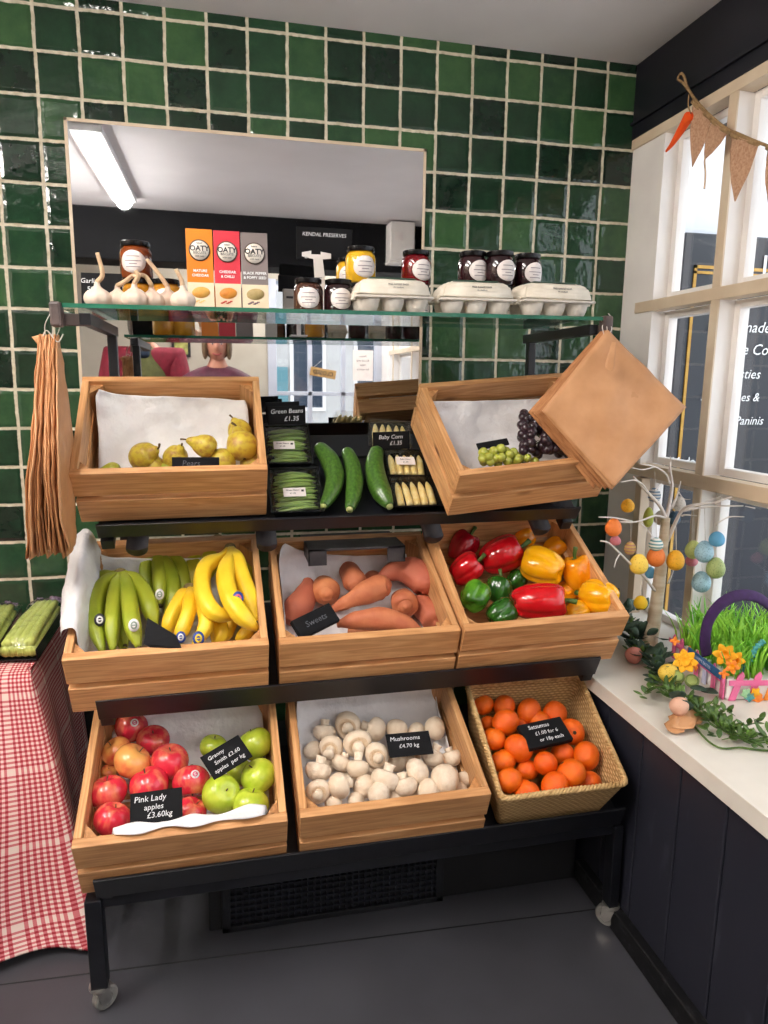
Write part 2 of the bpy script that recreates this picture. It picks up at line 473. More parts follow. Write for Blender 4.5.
def box(bm, lo, hi, bev=0, M4=None, seg=2):
    lo = Vector(lo); hi = Vector(hi)
    r = bmesh.ops.create_cube(bm, size=1)
    vs = r['verts']
    c = (lo+hi)/2; s = hi-lo
    for v in vs: v.co = Vector((v.co.x*s.x, v.co.y*s.y, v.co.z*s.z)) + c
    if bev:
        es = list({e for v in vs for e in v.link_edges})
        rr = bmesh.ops.bevel(bm, geom=es, offset=bev, segments=seg, affect='EDGES', profile=.5)
        vs = list({v for f in rr['faces'] for v in f.verts} | {v for v in vs if v.is_valid})
    if M4 is not None:
        for v in vs: v.co = M4 @ v.co
    return vs


def boxo(name, lo, hi, mat, parent=None, bev=.002, M4=None):
    bm = bmesh.new(); box(bm, lo, hi, bev, M4)
    return finish(name, bm, mat, parent, smooth=False)


def catmull(pts, n):
    P = [Vector(p) for p in pts]
    if len(P) == 2: return [P[0].lerp(P[1], i/(n-1)) for i in range(n)]
    Q = [P[0]*2-P[1]] + P + [P[-1]*2-P[-2]]
    out = []
    m = len(P)-1
    for i in range(n):
        t = i/(n-1)*m; k = min(int(t), m-1); s = t-k
        a, b, c, d = Q[k], Q[k+1], Q[k+2], Q[k+3]
        out.append(.5*((2*b) + (c-a)*s + (2*a-5*b+4*c-d)*s*s + (3*b-a-3*c+d)*s**3))
    return out


def tube(bm, pts, rad, seg=10, n=None, rfun=None, closed_ends=True, sx=1.0, uvl=None):
    """tube along points; rad number or function(t)."""
    P = catmull(pts, n) if n else [Vector(p) for p in pts]
    m = len(P)
    T = []
    for i in range(m):
        a = P[max(i-1, 0)]; b = P[min(i+1, m-1)]
        T.append((b-a).normalized())
    up = Vector((0, 0, 1)) if abs(T[0].z) < .9 else Vector((0, 1, 0))
    N = (up - T[0]*up.dot(T[0])).normalized()
    rings = []
    for i in range(m):
        N = (N - T[i]*N.dot(T[i])).normalized(); B = T[i].cross(N)
        t = i/(m-1); r = rad(t) if callable(rad) else rad
        ring = []
        for k in range(seg):
            a = 2*PI*k/seg
            rr = r*(rfun(t, a) if rfun else 1)
            ring.append(bm.verts.new(P[i] + N*math.cos(a)*rr + B*math.sin(a)*rr*sx))
        rings.append(ring)
    L = bm.loops.layers.uv.verify() if uvl else None
    for i in range(m-1):
        for k in range(seg):
            f = bm.faces.new((rings[i][k], rings[i][(k+1) % seg], rings[i+1][(k+1) % seg], rings[i+1][k]))
            if L:
                for lp, (a, b) in zip(f.loops, ((k, i), (k+1, i), (k+1, i+1), (k, i+1))):
                    lp[L].uv = (a/seg, b/(m-1)*uvl)
    if closed_ends:
        for ring, c in ((rings[0], P[0]), (rings[-1], P[-1])):
            v = bm.verts.new(c)
            for k in range(seg):
                bm.faces.new((ring[k], ring[(k+1) % seg], v))
    return rings


def tubeo(name, pts, rad, mat, parent=None, seg=10, n=None, rfun=None, uvl=None):
    bm = bmesh.new(); tube(bm, pts, rad, seg, n, rfun, uvl=uvl)
    return finish(name, bm, mat, parent)


def lathe(bm, prof, seg=24, fn=None, M4=None):
    rings = []; vs = []
    for (r, z) in prof:
        if r < 1e-6:
            v = bm.verts.new((0, 0, z)); rings.append([v]); vs.append((v, 0, 0))
        else:
            ring = []
            for k in range(seg):
                a = 2*PI*k/seg
                v = bm.verts.new((r*math.cos(a), r*math.sin(a), z)); ring.append(v)
            rings.append(ring)
    for i in range(len(rings)-1):
        a, b = rings[i], rings[i+1]
        for k in range(seg):
            if len(a) == 1 and len(b) == 1: continue
            if len(a) == 1: bm.faces.new((a[0], b[k], b[(k+1) % seg]))
            elif len(b) == 1: bm.faces.new((a[k], a[(k+1) % seg], b[0]))
            else: bm.faces.new((a[k], a[(k+1) % seg], b[(k+1) % seg], b[k]))
    allv = [v for r in rings for v in r]
    if fn:
        for v in allv: v.co = fn(v.co)
    if M4 is not None:
        for v in allv: v.co = M4 @ v.co
    return allv


def latheo(name, prof, mat, parent=None, seg=24, fn=None, M4=None):
    bm = bmesh.new(); lathe(bm, prof, seg, fn, M4)
    return finish(name, bm, mat, parent)


def ell(bm, c, rad, seg=16, rings=10, fn=None, M4=None):
    prof = [(math.sin(PI*i/rings), -math.cos(PI*i/rings)) for i in range(rings+1)]
    prof[0] = (0, -1); prof[-1] = (0, 1)
    rad = Vector(rad) if not isinstance(rad, (int, float)) else Vector((rad,)*3)
    c = Vector(c)

    def g(co):
        if fn: co = fn(co)
        return Vector((co.x*rad.x, co.y*rad.y, co.z*rad.z))
    X = Matrix.Translation(c) @ (M4 if M4 is not None else Matrix())
    return lathe(bm, prof, seg, g, X)


def sheet_pts(bm, rows, nu=24, nv=24, wob=.002, ws=25, seed=0, uvs=None):
    """smooth surface through a grid of points rows[j][i]"""
    cols = [catmull(r, nu) for r in rows]
    grid = []
    for i in range(nu):
        grid.append(catmull([c[i] for c in cols], nv))
    L = bm.loops.layers.uv.verify()
    V = []
    us = [0]; vs = [0]
    for i in range(1, nu): us.append(us[-1] + (grid[i][nv//2]-grid[i-1][nv//2]).length)
    for j in range(1, nv): vs.append(vs[-1] + (grid[nu//2][j]-grid[nu//2][j-1]).length)
    for i in range(nu):
        row = []
        for j in range(nv):
            p = grid[i][j]
            a = grid[min(i+1, nu-1)][j]-grid[max(i-1, 0)][j]; b = grid[i][min(j+1, nv-1)]-grid[i][max(j-1, 0)]
            nn = a.cross(b)
            if nn.length > 1e-9: nn.normalize()
            q = p*ws + Vector((seed*3.7, seed*1.3, 0))
            w = noise.noise(q)*wob + abs(noise.noise(q*.45+Vector((5, 5, 5))))*wob*1.2 - abs(noise.noise(q*2.1+Vector((9, 1, 5))))*wob*.5
            row.append(bm.verts.new(p + nn*w))
        V.append(row)
    for i in range(nu-1):
        for j in range(nv-1):
            f = bm.faces.new((V[i][j], V[i+1][j], V[i+1][j+1], V[i][j+1]))
            for lp, (a, b) in zip(f.loops, ((i, j), (i+1, j), (i+1, j+1), (i, j+1))):
                lp[L].uv = (us[a], vs[b])
    return V


def solid(o, th, off=0):
    m = o.modifiers.new('thickness', 'SOLIDIFY'); m.thickness = th; m.offset = off; return o


def text(s, size, mat, parent, loc_=(0, 0, 0), rot=(0, 0, 0), name='lettering', align='CENTER', shear=0, ext=.0002, sy=1, bold=0):
    cu = bpy.data.curves.new('t', 'FONT'); cu.body = s; cu.size = size; cu.align_x = align; cu.align_y = 'CENTER'
    cu.extrude = ext; cu.shear = shear; cu.resolution_u = 2; cu.offset = bold
    to = bpy.data.objects.new('t', cu); COL.objects.link(to)
    bpy.context.view_layer.update()
    dg = bpy.context.evaluated_depsgraph_get()
    me = bpy.data.meshes.new_from_object(to.evaluated_get(dg))
    me.name = name
    bpy.data.objects.remove(to)
    me.materials.clear(); me.materials.append(mat)
    o = bpy.data.objects.new(name, me); COL.objects.link(o)
    if parent is not None: o.parent = parent
    o.matrix_local = Matrix.Translation(Vector(loc_)) @ Matrix.Rotation(rot[2], 4, 'Z') @ Matrix.Rotation(rot[1], 4, 'Y') @ Matrix.Rotation(rot[0], 4, 'X') @ Matrix.Diagonal((1, sy, 1, 1))
    return o


def orient(axis, up=Vector((0, 0, 1))):
    """rotation whose local Z is axis"""
    z = Vector(axis).normalized()
    x = up.cross(z)
    if x.length < 1e-4: x = Vector((1, 0, 0))
    x.normalize(); y = z.cross(x)
    m = Matrix((x, y, z)).transposed()
    return m.to_4x4()


def rnd(a, b): return a + (b-a)*random.random()


ORD = ['first', 'second', 'third', 'fourth', 'fifth', 'sixth', 'seventh', 'eighth', 'ninth', 'tenth', 'eleventh']

# ================================================================== STRUCTURE
CEIL = 2.25
XR = 1.632       # room face of the window wall
FRONT = -3.7
# tiled back wall
bm = bmesh.new(); box(bm, (-1.7, 0, 0), (1.66, .1, CEIL+.02)); struct(finish('wall_back', bm, M['tile'], smooth=False))
bm = bmesh.new(); box(bm, (-1.8, FRONT-.1, CEIL), (2.0, .1, CEIL+.1)); struct(finish('ceiling', bm, M['ceiling'], smooth=False))
bm = bmesh.new(); box(bm, (-1.8, FRONT-.1, -.1), (1.8, .1, 0))
fl = struct(finish('floor', bm, M['floor'], smooth=False))
bm = bmesh.new()
sa = at_z(0, 0, 985); sb = at_z(0, 582, 911)
dv = (sb-sa).normalized(); a = sa - dv*1.0; b = sb + dv*.22
tube(bm, [a+Vector((0, 0, .0006)), b+Vector((0, 0, .0006))], .0016, 6)
struct(finish('trim_1', bm, M['blackmat']))
bm = bmesh.new(); box(bm, (-1.8, FRONT, 0), (-1.7, 0, CEIL)); struct(finish('wall_left', bm, M['wallcream'], smooth=False))

# boarded wall under the sill
bm = bmesh.new()
y = -.02; 
while y > -2.6:
    box(bm, (1.26, y-.136, 0), (1.30, y, .535), .004); y -= .139
box(bm, (1.285, FRONT, 0), (1.66, 0, .53))
struct(finish('wall_right', bm, M['navyscuff'], smooth=False))
bm = bmesh.new(); box(bm, (1.235, -3.0, 0), (1.262, -.64, .055), .004)
struct(finish('baseboard_right', bm, pm('scuffed_black_skirting', '#0a0a0d', '#3a3a3e', 60, .5, lo=.55, hi=.8), smooth=False))
bm = bmesh.new(); box(bm, (1.243, -3.2, .527), (1.70, 0, .565), .0015)
struct(finish('trim_2', bm, M['sill'], smooth=False))
# beam above the windows and outer wall
bm = bmesh.new(); box(bm, (1.624, -3.7, 2.035), (1.85, 0, CEIL), .003)
box(bm, (1.616, -3.7, 2.075), (1.626, 0, 2.083), .001)
struct(finish('trim_3', bm, M['navy'], smooth=False))

# window wall: jamb, mullions, rails (room face x=1.62)


def window():
    bm = bmesh.new()
    ys = [(-.172, 0.0)]            # jamb
    m = -.463
    while m > -3.4:
        ys.append((m-.016, m+.016)); m -= .56
    for a, b in ys: box(bm, (XR, a, .565), (XR+.052, b, 2.035), .0015)
    frame = struct(finish('window_1', bm, M['white'], smooth=False))
    bm = bmesh.new()
    for a, b in ys[1:]: box(bm, (XR-.004, a, .565), (XR+.001, b, 2.03), .0008)
    for z0, z1 in ((1.505, 1.537), (1.006, 1.044)): box(bm, (XR-.006, -3.4, z0), (XR+.040, -.085, z1), .0015)
    box(bm, (XR-.006, -3.4, 2.005), (XR+.045, 0, 2.035), .0015)
    struct(finish('window_bars', bm, M['cream'], frame, smooth=False))
    # casement sashes behind the bars
    bm = bmesh.new()
    edges = [-.172] + [m for a, b in ys[1:] for m in (b, a)]
    for i in range(0, len(edges)-1, 2):
        a, b = edges[i+1], edges[i]
        for z0, z1 in ((.565, 1.006), (1.044, 1.505), (1.537, 2.005)):
            w = .022
            box(bm, (XR+.045, a, z0), (XR+.075, a+w, z1), .002); box(bm, (XR+.045, b-w, z0), (XR+.075, b, z1), .002)
            box(bm, (XR+.045, a+w, z0), (XR+.075, b-w, z0+w), .002); box(bm, (XR+.045, a+w, z1-w), (XR+.075, b-w, z1), .002)
    struct(finish('window_sash', bm, M['white'], frame, smooth=False))
    bm = bmesh.new(); box(bm, (XR+.058, -3.4, .57), (XR+.061, -.172, 2.03))
    struct(finish('window_pane', bm, M['pane'], frame, smooth=False))
    bm = bmesh.new()     # wooden stop seen low beside the jamb
    box(bm, (XR-.01, -.205, .565), (XR+.02, -.172, 1.0), .002)
    struct(finish('window_stop', bm, M['cream'], frame, smooth=False))


window()
bm = bmesh.new(); box(bm, (1.632, -3.7, 0), (1.85, -3.4, CEIL)); struct(finish('wall_right_end', bm, M['white'], smooth=False))

# low boxed plinth behind the rack, with mesh vent
bm = bmesh.new(); box(bm, (.30, -.64, 0), (1.235, 0, .20), .003); struct(finish('wall_plinth', bm, M['blackmat'], smooth=False))
bm = bmesh.new(); box(bm, (-1.7, -.02, 0), (.30, 0, .30), .003); struct(finish('shade_band_back', bm, M['blackmat'], smooth=False))  # shade low on the back wall, put in as a black band
vent = thing('vent_grille', 'black mesh vent grille low down behind the rack legs', 'vent', (.33, -.642, .0))
bm = bmesh.new()
vw, vh = .54, .135
for lo, hi in (((0, -.012, 0), (.02, 0, vh)), ((vw-.02, -.012, 0), (vw, 0, vh)), ((0, -.012, 0), (vw, 0, .015)), ((0, -.012, vh-.015), (vw, 0, vh))):
    box(bm, lo, hi, .002)
finish('frame', bm, M['black'], vent, smooth=False)
bm = bmesh.new()
k = .03
while k < vw-.02:
    box(bm, (k, -.007, .015), (k+.004, -.001, vh-.015)); k += .0155
k = .027
while k < vh-.02:
    box(bm, (.02, -.008, k), (vw-.02, -.001, k+.004)); k += .0155
finish('mesh', bm, pm('dark_blue_mesh', '#10121c', '#161824', 20, .5), vent, smooth=False)

# the room behind the camera, as the wall mirror shows it
bm = bmesh.new(); box(bm, (-1.7, -2.62, 1.965), (1.62, -2.36, CEIL), .004); struct(finish('trim_4', bm, pm('matt_black_board', '#08080b', '#0e0e12', 4, .8, spec=.2), smooth=False))
dl = mir(3.6, 268, 330).x; dr = mir(3.6, 391, 330).x
bm = bmesh.new()
box(bm, (-1.7, FRONT-.1, 0), (dl, FRONT, CEIL)); box(bm, (dr, FRONT-.1, 0), (1.62, FRONT, CEIL)); box(bm, (dl, FRONT-.1, 2.08), (dr, FRONT, CEIL))
struct(finish('wall_front', bm, M['wallcream'], smooth=False))
bm = bmesh.new()
z1 = mir(3.6, 330, 342).z; z2 = mir(3.6, 330, 394).z; step = z1-z2
xa = mir(3.6, 311, 342).x; xb = mir(3.6, 345, 342).x; wx = xb-xa
for x in (dl+.03, xa-wx+.02 if xa-wx+.02 > dl+.1 else dl+.05, xa, xb, dr-.10):
    box(bm, (x-.018, FRONT-.03, .3), (x+.018, FRONT+.01, 2.08), .003)
box(bm, (dl, FRONT-.04, 0), (dl+.07, FRONT+.015, 2.08), .003); box(bm, (dr-.10, FRONT-.04, 0), (dr, FRONT+.015, 2.08), .003)
z = z1
while z < 2.05:
    box(bm, (dl, FRONT-.03, z-.016), (dr, FRONT+.01, z+.016), .003); z += step
z = z2
while z > .5:
    box(bm, (dl, FRONT-.03, z-.016), (dr, FRONT+.01, z+.016), .003); z -= step
box(bm, (dl, FRONT-.03, 0), (dr, FRONT+.01, .45), .003)
door = struct(finish('door_1', bm, pm('pale_blue_white_paint', '#b8bccb', '#c6cad6', 5, .4), smooth=False))
bm = bmesh.new(); box(bm, (dl, FRONT-.012, .4), (dr, FRONT-.009, 2.08)); struct(finish('door_glass', bm, M['pane'], door, smooth=False))
# outside: ground, white rendered wall and sign board beyond the window, street front beyond the door
bm = bmesh.new(); box(bm, (-6, -12, -.2), (9, 3, -.1)); struct(finish('ground', bm, pm('pale_paving', '#c8c6c4', '#d4d2d0', 3, .9), smooth=False))
bm = bmesh.new(); box(bm, (1.72, .46, -.1), (7, .56, 4)); struct(finish('wall_outside', bm, M['render'], smooth=False))
bm = bmesh.new(); box(bm, (-3, -8.1, -.1), (5, -8, 3.2)); struct(finish('wall_street', bm, pm('pale_grey_street_render', '#8e929c', '#a4a8b2', 2, .9), smooth=False))
sb_ = thing('street_house', 'pale house front with windows across the street, seen through the glazed door', 'house', (1.6, -7.98, 0))
bm = bmesh.new(); box(bm, (-1.4, -.02, -.1), (1.4, .05, 2.6), .01); finish('front', bm, pm('pale_house_paint', '#b8b4b0', '#c4c0bc', 3, .9), sb_, smooth=False)
for wx_ in (-1.0, -.1, .8):
    w_ = boxo('window', (wx_-.25, .05, .9), (wx_+.25, .08, 2.0), M['white'], sb_, .004)
    boxo('pane', (wx_-.20, .075, .95), (wx_+.20, .085, 1.95), pm('dark_window_glass', '#3c4450', rough=.1), w_, 0)
boxo('door', (-.62, .05, -.1), (-.38, .09, 1.5), pm('turquoise_door', '#5c8890'), sb_, .004)

# sign board outside, facing along the window wall
sg = thing('sign_board', 'navy shop sign board with gold border outside the window', 'sign', (0, 0, 0))
p1 = at_y(.42, 686, 232); p2 = at_y(.42, 780, 700)
boxo('panel', (p1.x, .42, -.05), (3.3, .45, p1.z), M['board'], sg, .004)
q = at_y(.42, 694, 265)
boxo('gold_line', (q.x, .414, q.z-.012), (3.2, .419, q.z), M['gold'], sg, 0)
boxo('gold_line', (q.x, .414, q.z-.032), (3.2, .419, q.z-.022), M['gold'], sg, 0)
boxo('gold_line', (q.x, .414, .3), (q.x+.012, .419, q.z), M['gold'], sg, 0)
for s, px, py, sz in (('J', 762, 268, .13), ('Homemade', 708, 326, .062), ('Home Cooked', 715, 349, .062), ('Pasties', 729, 374, .055),
                      ('Sandwiches &', 701, 397, .050), ('Paninis', 735, 421, .05), ('J. Made', 664, 462, .05)):
    p = at_y(.41, px, py)
    text(s, sz, M['signwhite'], sg, (p.x, .414, p.z), (PI/2, 0, 0), align='LEFT', shear=.25 if s[0] != 'J' else 0)

# mirror
mr = thing('wall_mirror', 'large frameless wall mirror with pale sealant edge on green tiles', 'mirror', (0, 0, 0))
bm = bmesh.new(); box(bm, (-.022, -.008, 1.10), (.953, -.001, 1.948), .001)
tm = NT('silvered_mirror'); tm.b.inputs['Metallic'].default_value = 1; tm.b.inputs['Roughness'].default_value = .015
tm.b.inputs['Base Color'].default_value = (.80, .82, .84, 1)
finish('glass', bm, tm.m, mr, smooth=False)
bm = bmesh.new()
for lo, hi in (((-.030, -.0085, 1.09), (-.021, 0, 1.956)), ((.952, -.0085, 1.09), (.961, 0, 1.956)), ((-.03, -.0085, 1.947), (.961, 0, 1.956))):
    box(bm, lo, hi, .001)
finish('edge_trim', bm, M['cream'], mr, smooth=False)

# ceiling batten lamps: first one shows in the mirror, the rest are added fill


def batten(x, y0, y1, label, drop=0):
    t = thing('batten_lamp', label, 'ceiling light', (x, (y0+y1)/2, CEIL))
    L = (y1-y0)/2
    bm = bmesh.new(); box(bm, (-.062, -L, -.030), (.062, L, 0), .004); finish('case', bm, M['lampwhite'], t, smooth=False)
    bm = bmesh.new(); tube(bm, [(0, -L+.02, -.030-drop), (0, L-.02, -.030-drop)], .040, 20)
    finish('diffuser', bm, emit_mat('lit_diffuser', (1, .95, .88, 1), LAMP_STRENGTH), t)
    return t


batten(-.135, -2.10, -.98, 'lit white batten lamp on the ceiling, reflected in the mirror')
batten(-1.1, -2.15, -.98, 'added unseen batten lamp on the ceiling over the left-hand wall', .075)  # fill lamp added out of view, tube dropped to brighten the ceiling
batten(1.2, -3.5, -2.75, 'added unseen batten lamp beyond the dark beam, window side')  # extra fill lamp, added where the beam hides it
batten(.3, -3.4, -2.75, 'added unseen batten lamp on the ceiling beyond the dark beam')  # unseen lamp added behind the beam to light the people

# ================================================================== RACK
RM = Matrix.Translation((.66, 0, .9)) @ Matrix.Rotation(-.0105, 4, 'Y') @ Matrix.Translation((-.66, 0, -.9))
rack = thing('display_rack', 'black steel three tier produce rack with glass top shelf on castors', 'shelving', RM)
XL, XH = .088, 1.230
TIERS = [(-.562, .975, 37.5), (-.698, .633, 25.5), (-.845, .328, 22.5)]
TF = []
for i, (y, z, a) in enumerate(TIERS):
    A = R(a); v = Vector((0, math.cos(A), math.sin(A))); n = Vector((0, -math.sin(A), math.cos(A)))
    T = Matrix(((1, 0, 0, 0), (0, v.y, n.y, y), (0, v.z, n.z, z), (0, 0, 0, 1)))
    T = T
    TF.append(RM @ T)
    bm = bmesh.new()
    sd = -.026 if i == 0 else -.044
    box(bm, (XL, .002, sd-.004), (XH, .310, sd), .001, T)                      # sheet
    box(bm, (XL, -.004, sd-.012), (XH, .002, 0.0), .001, T)      # lip
    box(bm, (XL, -.004, sd-.014), (XH, .020, sd-.010), .001, T)
    if i == 0: box(bm, (XL+.37, .22, -.044), (XH-.35, .226, -.02), .001, T)
    finish('shelf_panel', bm, M['black'], rack, smooth=False)
    bm = bmesh.new()
    yy = y+.055 if i < 2 else y+.045
    box(bm, (XL+.0, yy-.018, z-.085), (XH, yy+.018, z-.052), .003)
    if i == 2: finish('cross_tube', bm, M['black'], rack, smooth=False)
    else: bm.free()
    # support channels with rounded ends
    if i == 0:
        for (qx, qy) in ((137, 549), (267, 545), (434, 537), (542, 529)):
            bm = bmesh.new()
            xs = at_y(-.53, qx, qy).x; zc_ = (RM.inverted() @ at_y(-.53, qx, qy)).z
            tube(bm, [Vector((xs, -.53, zc_)), Vector((xs, -.30, zc_+.16))], .024, 20)
            for v in bm.verts: v.co.z = min(v.co.z, zc_+.010+(v.co.y+.53)*.7)
            finish('support_channel', bm, M['greysteel'], rack)
# rear posts, side struts, legs
for x in (XL+.0, XH-.03):
    boxo('rear_post', (x+.004, -.265, .02), (x+.026, -.243, 1.41), M['black'], rack, .002)
    boxo('side_arm', (x+.004, -.605, 1.390), (x+.026, -.22, 1.4135), M['black'], rack, .002)
    for (y, z, a) in TIERS:
        A = R(a); v = Vector((0, math.cos(A), math.sin(A))); n = Vector((0, -math.sin(A), math.cos(A)))
        T = Matrix(((1, 0, 0, 0), (0, v.y, n.y, y), (0, v.z, n.z, z), (0, 0, 0, 1)))
        boxo('side_rail', (x+.001, .0, -.085), (x+.029, .36, -.056), M['black'], rack, .002, T)
zl = {0: .052, 1: .052}
for k, x in enumerate((XL-.024, XH-.014)):
    dz = .0105*(x-.66)
    boxo('front_leg', (x, -.828, .060-dz), (x+(.032 if k == 0 else .024), -.794, .268), M['black'], rack, .002)
    boxo('base_rail', (x+.002, -.79, .20), (x+.022, -.22, .23), M['black'], rack, .002)
    for yy in (-.812, -.25):
        zf = -dz
        X = Matrix.Translation((x+.014, yy, zf)) @ Matrix.Rotation(R(35 if k else -50), 4, 'Z')
        cas = bmesh.new()
        lathe(cas, [(0, .062), (.020, .062), (.021, .056), (.016, .050), (0, .050)], 20)
        for sx in (-1, 1):
            vs = [(sx*.013, -.014, .052), (sx*.013, .014, .052), (sx*.013, .018, .022), (sx*.013, .006, .016), (sx*.013, -.006, .026)]
            f = [cas.verts.new(v) for v in vs]; g_ = [cas.verts.new((v[0]+sx*.0025, v[1], v[2])) for v in vs]
            cas.faces.new(f); cas.faces.new(g_[::-1])
            for i in range(5): cas.faces.new((f[i], f[(i+1) % 5], g_[(i+1) % 5], g_[i]))
        box(cas, (-.015, -.014, .048), (.015, .014, .053), .001)
        for v in cas.verts: v.co = X @ v.co
        c = finish('castor', cas, M['chrome'], rack, smooth=False)
        w = bmesh.new()
        lathe(w, [(0, -.007), (.010, -.007), (.012, -.010), (.022, -.010), (.025, -.007), (.025, .007), (.022, .010), (.012, .010), (.010, .007), (0, .007)], 28, M4=X @ Matrix.Translation((0, .010, .0255)) @ Matrix.Rotation(PI/2, 4, 'Y'))
        sharp(finish('wheel', w, M['rubber'], c))
# glass shelf
bm = bmesh.new(); box(bm, (.058, -.620, 1.4215), (1.228, -.34, 1.4295))
g = finish('glass_shelf', bm, M['shelfglass'], rack, smooth=False)
bm = bmesh.new(); box(bm, (.058, -.6215, 1.4213), (1.228, -.6195, 1.4297)); finish('glass_edge', bm, M['glassedge'], g, smooth=False)
bm = bmesh.new(); box(bm, (.058, -.3405, 1.4213), (1.228, -.3385, 1.4297)); finish('glass_edge', bm, M['glassedge'], g, smooth=False)
# grey carrier hanging under the top tier in the middle
bm = bmesh.new()
pa = at_y(-.50, 308, 540); pb = at_y(-.50, 405, 560)
box(bm, (pa.x, -.50, pb.z+.03), (pb.x, -.32, pb.z+.036), .001)
box(bm, (pa.x, -.50, pb.z-.005), (pa.x+.045, -.494, pb.z+.036), .001); box(bm, (pb.x-.045, -.50, pb.z-.005), (pb.x, -.494, pb.z+.036), .001)
box(bm, (pa.x, -.50, pb.z), (pa.x+.005, -.32, pb.z+.036), .001); box(bm, (pb.x-.005, -.50, pb.z), (pb.x, -.32, pb.z+.036), .001)
finish('card_carrier', bm, M['greysteel'], rack, smooth=False)
for x in (.043, 1.228):
    bm = bmesh.new(); box(bm, (x, -.632, 1.384), (x+.022, -.600, 1.432), .005)
    box(bm, (x-.002 if x > 1 else x+.01, -.604, 1.388), (x+.012 if x > 1 else x+.07, -.592, 1.412), .002)
    finish('end_cap', bm, pm('brown_grey_plastic', '#5c4c48', '#463a38', 20, .5), rack, smooth=False)

# ================================================================== CRATES
CW, CD, CH = .40, .309, .153


def crate_matrix(x, y, z, th, al, ro):
    al, th, ro = R(al), R(th), R(ro)
    v = Vector((0, math.cos(al), math.sin(al))); n = Vector((0, -math.sin(al), math.cos(al))); u = Vector((1, 0, 0))
    u2 = u*math.cos(th)+v*math.sin(th); v2 = -u*math.sin(th)+v*math.cos(th)
    u3 = u2*math.cos(ro)+n*math.sin(ro); n3 = -u2*math.sin(ro)+n*math.cos(ro)
    return Matrix(((u3.x, v2.x, n3.x, x), (u3.y, v2.y, n3.y, y), (u3.z, v2.z, n3.z, z), (0, 0, 0, 1)))


CM = dict(apple=crate_matrix(.068, -.824, .280, .6, 23.1, .2), mush=crate_matrix(.494, -.828, .287, -.2, 21.6, 1.0),
          pep=crate_matrix(.874, -.676, .610, .7, 28.6, 1.6), swp=crate_matrix(.468, -.672, .595, .1, 23.5, .9),
          ban=crate_matrix(.044, -.688, .599, 1.0, 25.0, .2), pear=crate_matrix(.054, -.532, .969, .9, 39.8, .4),
          grape=crate_matrix(.867, -.604, .975, 6.1, 40.0, 1.2))


def make_crate(M4, label):
    t = thing('wooden_crate', label, 'crate', M4, 'slatted wooden crates on the rack')
    s = .0165; gap = .016; sh = (CH-gap)/2
    rows = ((.0, sh), (sh+gap, CH))
    for nm, y0 in (('front_panel', 0), ('back_panel', CD-s)):
        bm = bmesh.new()
        for a, b in rows: box(bm, (0, y0, a), (CW, y0+s, b), .0018)
        finish(nm, bm, M['wx'], t, smooth=False)
    for x0 in (0, CW-s):
        bm = bmesh.new()
        for a, b in rows: box(bm, (x0+.0005, s, a), (x0+s-.0005, CD-s, b), .0018)
        finish('side_panel', bm, M['wy'], t, smooth=False)
    bm = bmesh.new()
    for k in range(4):
        y0 = s+.002+k*.069
        box(bm, (s, y0, .004), (CW-s, y0+.064, .012), .001)
    finish('base', bm, M['wx'], t, smooth=False)
    q = .030
    for cx, cy, dx, dy in ((s, s, 1, 1), (CW-s, s, -1, 1), (s, CD-s, 1, -1), (CW-s, CD-s, -1, -1)):
        bm = bmesh.new()
        vs = [bm.verts.new((cx+a*dx*q, cy+b*dy*q, z)) for z in (.012, CH-.012) for a, b in ((0, 0), (1, 0), (0, 1))]
        for f in ((0, 1, 2), (3, 4, 5), (0, 1, 4, 3), (1, 2, 5, 4), (2, 0, 3, 5)): bm.faces.new([vs[i] for i in f])
        finish('corner_post', bm, M['wz'], t, smooth=False)
    return t


CL = dict(pear='slatted wooden crate of pears, top tier left',
          grape='slatted wooden crate of grapes, top tier right beside the brown bags',
          ban='slatted wooden crate holding green and yellow bananas',
          swp='slatted wooden crate holding sweet potatoes, middle of the rack',
          pep='slatted wooden crate of red, green and yellow peppers',
          apple='slatted wooden crate of red and green apples, bottom tier left',
          mush='slatted wooden crate full of white mushrooms')
proto = None
CS = {k: CM[k] @ Matrix.Diagonal((1, 1.24, 1, 1)) for k in CM}
CS['pear'] = CM['pear']; CS['grape'] = CM['grape'] @ Matrix.Diagonal((1, 1, .91, 1))
for k in CM:
    if proto is None: proto = make_crate(CS[k], CL[k])
    else: dup(proto, CS[k], CL[k])


def Z(zoom, ox, oy):
    return lambda x, y: (x/zoom+ox, y/zoom+oy)


def place(nm, px, py, h): return loc(CM[nm], px, py, h)


def pxr(p, Mx, rpx):     # radius in metres of something rpx pixels in radius at local point p
    return rpx*depth(Mx @ p)/FPX


def liner_local(nm, label, rows, seed, wob=.009, ws=20):
    bm = bmesh.new(); sheet_pts(bm, [[Vector(q) for q in r] for r in rows], 36, 34, wob, ws, seed)
    o = finish('paper_liner', bm, M['paper']); tag(o, label, 'paper', None, CS[nm]); solid(o, .0008)
    return o


